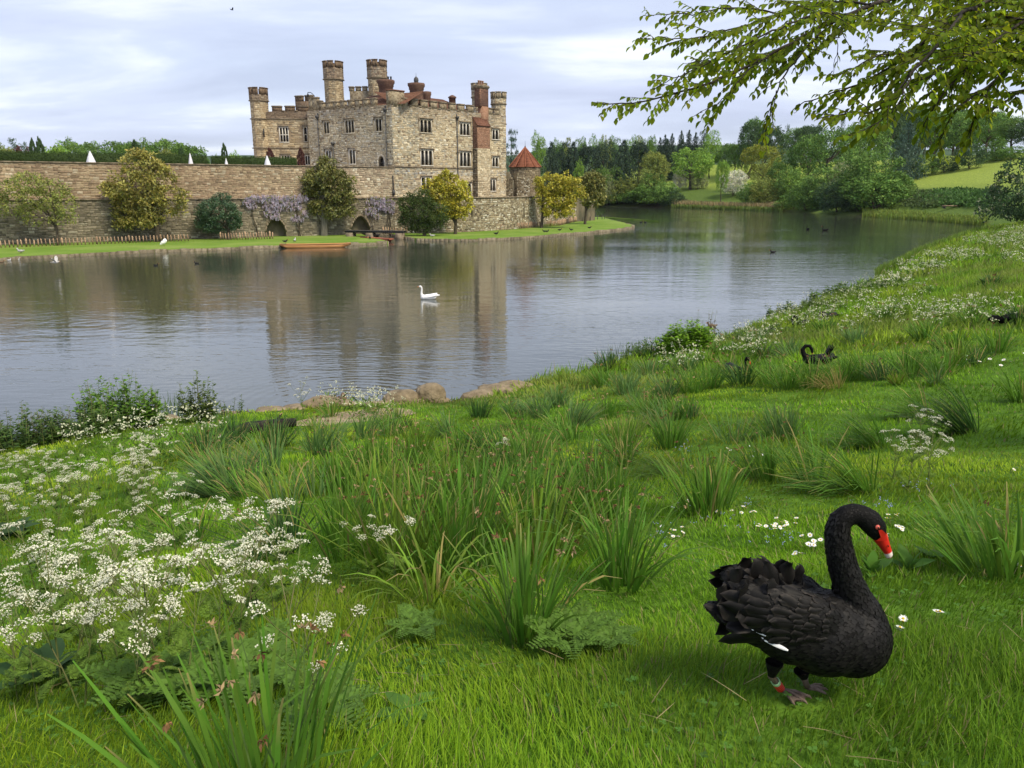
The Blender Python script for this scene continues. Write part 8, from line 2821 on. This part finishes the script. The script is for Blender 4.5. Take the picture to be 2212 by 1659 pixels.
bird('white_swan', (p[0], p[1], IZ), R(20), [((0, 0, .2), (.34, .2, .2), -.5), ((-.2, 0, .05), (.2, .13, .12), -.6), ((.15, 0, .33), (.2, .18, .2))], [(.22, 0, .4, .09), (.2, 0, .52, .07), (.08, -.05, .5, .06), (0, -.1, .42, .05)], None, ['white_plumage'], 'white swan preening on the island lawn by the fence', 'swan', legs=.2, voxel=.022)
BN = [(.34, 0, .15, .11), (.42, 0, .28, .075), (.42, 0, .44, .06), (.39, 0, .58, .05), (.43, 0, .68, .05), (.5, 0, .68, .045), (.56, 0, .6, .04)]
CURL = [(.3, 0, .16, .11), (.44, 0, .26, .08), (.5, 0, .42, .065), (.42, 0, .55, .055), (.3, 0, .56, .05), (.22, 0, .46, .05), (.2, 0, .36, .045)]
RB = (.6, .02, .014)
q = hit(1765, 800)
bird('black_swan', (q[0], q[1], q[2] + .06), R(165), SWAN_BODY, CURL, ((.2, 0, .36), (-.2, 0, -1), .1, .03), ['black_plumage', 'black_feather'], 'black swan preening with its tail feathers raised among the tufts', 'swan', legs=.14, group='black swans on the bank',
     wings=SW_WINGS + [((-.25 + .05 * k, s * .05, .3), .36, .16, (-.6, s * .3, 1.0), .1, (1, 0, .4)) for k in range(3) for s in (-1, 1)], voxel=.02, scale=.7)
q = hit(1590, 812)
bird('black_swan', (q[0], q[1], q[2] + .04), R(-60), SWAN_BODY, BN, ((.57, 0, .58), (.5, 0, -.9), .12, .03), ['black_plumage', 'black_feather'], 'black swan sitting low in the tufts with its red bill down', 'swan', group='black swans on the bank', wings=SW_WINGS, billc=RB, scale=.68)
q = hit(1728, 705)
bird('black_swan', (q[0], q[1], q[2] + .02), R(190), SWAN_BODY, CURL, ((.2, 0, .36), (-.2, 0, -1), .1, .03), ['black_plumage', 'black_feather'], 'black swan with curled neck at the lake edge of the flowers', 'swan', group='black swans on the bank', wings=SW_WINGS, scale=.72)
q = hit(1786, 692)
bird('black_swan', (q[0], q[1], q[2] + .06), R(170), SWAN_BODY, [(.3, 0, .16, .1), (.4, 0, .25, .07), (.3, 0, .34, .06), (.1, 0, .32, .05)], None, ['black_plumage', 'black_feather'], 'black swan resting with its head tucked in beside the lake', 'swan', group='black swans on the bank', wings=SW_WINGS, scale=.8)
q = hit(2166, 702)
bird('black_swan', (q[0], q[1], q[2] + .06), R(175), SWAN_BODY, [(.3, 0, .16, .1), (.42, 0, .22, .07), (.5, 0, .1, .05)], None, ['black_plumage', 'black_feather'], 'black swan lying in the grass near the right edge', 'swan', group='black swans on the bank', wings=SW_WINGS, scale=.8)
for (x, y, rz, lb) in ((547, 985, 90, 'left one of two black swans swimming far up the lake'), (682, 992, 175, 'right one of two black swans swimming far up the lake')):
    p = atz(*c8(x, y), 0); bird('black_swan', (p[0], p[1], -.02), R(rz), SWAN_BODY, UPN, LONGB, ['black_plumage', 'black_feather'], lb, 'swan', group='black swans far up the lake', billc=RB, voxel=.03, scale=.95)
DUCK = [((0, 0, .06), (.2, .1, .085)), ((-.17, 0, .09), (.1, .06, .04), .3)]
DN = [(.14, 0, .08, .06), (.18, 0, .16, .045), (.21, 0, .21, .05)]
DB = ((.24, 0, .2), (1, 0, -.2), .07, .022)
M['brown_plumage'] = make_mat('brown_plumage', (0.09, 0.06, 0.035), (0.2, 0.14, 0.09), scale=18, rough=0.8)
M['grey_plumage'] = make_mat('grey_plumage', (0.3, 0.29, 0.28), (0.55, 0.54, 0.52), scale=8, rough=0.8)
M['coot_plumage'] = make_mat('coot_plumage', (0.012, 0.012, 0.013), (0.03, 0.03, 0.03), scale=14, rough=0.8)
p = atz(1538, 706, 0)
bird('mallard_duck', (p[0], p[1], -.01), R(175), DUCK, DN, DB, ['brown_plumage', 'black_feather'], 'brown mallard swimming beside the bright shore bush', 'duck', scale=.95, voxel=.016)
p = atz(742, 870, 0)
bird('mallard_duck', (p[0], p[1], -.04), R(80), [((0, 0, .05), (.11, .1, .2)), ((0, 0, .2), (.05, .06, .1))], None, None, ['brown_plumage', 'black_feather'], 'upended brown duck making rings beside the shore rocks', 'duck', scale=1.2, voxel=.016)
for (cf, x, y, rz, m_, lb, s, lg) in [
        (c5, 16, 1530, 30, 'brown_plumage', 'brown duck on the water at the far left shore', .95, 0), (c5, 100, 1512, 80, 'grey_plumage', 'pale duck at the left island edge', .95, 0), (c5, 192, 1502, 10, 'grey_plumage', 'grey duck floating right of the pale one', .95, 0),
        (c5, 1695, 1566, 0, 'coot_plumage', 'coot swimming below the preening white swan', .9, 0), (c5, 2142, 1544, 180, 'coot_plumage', 'coot swimming left of the orange punt', .9, 0),
        (c8, 280, 1160, 180, 'coot_plumage', 'lone coot in the open water on the right', 1.3, 0), (c7, 1160, 876, 0, 'coot_plumage', 'left coot of a pair off the island tip', 1.3, 0), (c7, 1198, 877, 180, 'coot_plumage', 'right coot of a pair off the island tip', 1.3, 0)]:
    p = atz(*cf(x, y), 0); bird('water_bird', (p[0], p[1], -.01), R(rz), DUCK, DN, DB, [m_, 'black_feather'], lb, 'duck', scale=s, voxel=.03, group='small birds on the lake')
for (cf, x, y, rz, m_, lb, s) in [
        (c5, 230, 1430, 180, 'grey_plumage', 'grey goose walking on the far left lawn', 1.5), (c3, 740, 1300, 90, 'grey_plumage', 'black and white goose above the orange punt', 1.5), (c3, 600, 1312, 0, 'coot_plumage', 'dark bird at the left end of the orange punt', 1.25), (c3, 1832, 1262, 100, 'coot_plumage', 'dark goose at the end of the left lawn', 1.4),
        (c4, 640, 1372, 170, 'grey_plumage', 'goose on the lawn under the yew', 1.5), (c4, 1432, 1342, 0, 'coot_plumage', 'dark goose in the middle of the right lawn', 1.4), (c4, 2035, 1312, 180, 'coot_plumage', 'left black bird of two below the yellow magnolia', 1.25), (c4, 2064, 1312, 0, 'coot_plumage', 'right black bird of two below the yellow magnolia', 1.25),
        (c7, 450, 950, 0, 'coot_plumage', 'single black bird on the island lawn right of the pair', 1.25), (c7, 552, 948, 180, 'coot_plumage', 'black bird on the lawn below the fence bend', 1.25), (c7, 710, 930, 0, 'coot_plumage', 'black bird nearest the island tip', 1.25)]:
    p = atz(*cf(x, y), IZ); bird('lawn_bird', (p[0], p[1], IZ), R(rz), DUCK, DN, DB, [m_, 'black_feather'], lb, 'goose', scale=s, voxel=.03, legs=.08, group='birds on the island lawn')
# gull with raised wings over the water
p = at(*c5(600, 1528), 58)
gl = bird('gull', p, R(15), [((0, 0, 0), (.2, .07, .07)), ((-.2, 0, .01), (.12, .05, .02))], [(.15, 0, .03, .05), (.22, 0, .05, .042)], ((.25, 0, .04), (1, 0, -.2), .05, .012), ['grey_plumage', 'grey_plumage'], 'grey gull flying low over the water at the left', 'gull', voxel=.02, scale=1.15,
          wings=[((.05, s * .03, .03), .62, .2, (-.1, s * .8, .55 if s < 0 else .75), -.12, (.2, 0, 1)) for s in (-1, 1)])
for (x, y, Yd, lb) in ((501, 21, 70, 'tiny bird high in the sky above the castle left'), (1716, 244, 110, 'tiny bird in the sky left of the beech leaves')):
    p = at(x, y, Yd)
    bird('flying_bird', p, R(40), [((0, 0, 0), (.12, .04, .04))], None, None, ['coot_plumage', 'coot_plumage'], lb, 'bird', voxel=.02, scale=1.2, wings=[((.02, s * .02, .01), .3, .1, (-.2, s, .5), -.1, (0, 0, 1)) for s in (-1, 1)])

# ================================================================== AIR
def haze():
    m = bpy.data.materials.new('haze')
    m.use_nodes = True
    N, L = m.node_tree.nodes, m.node_tree.links
    N.remove(N['Principled BSDF'])
    v = N.new('ShaderNodeVolumePrincipled')
    v.inputs['Color'].default_value = (0.78, 0.86, 1.0, 1)
    v.inputs['Density'].default_value = 0.00004
    v.inputs['Anisotropy'].default_value = 0.2
    L.new(v.outputs[0], N['Material Output'].inputs['Volume'])
    mb = MB()
    mb.box((0, 1500, 60), (5400, 3400, 126))
    o = mb.build('haze', m)
    tag(o, 'thin pale haze in the air over lake and hills', kind='stuff')


haze()
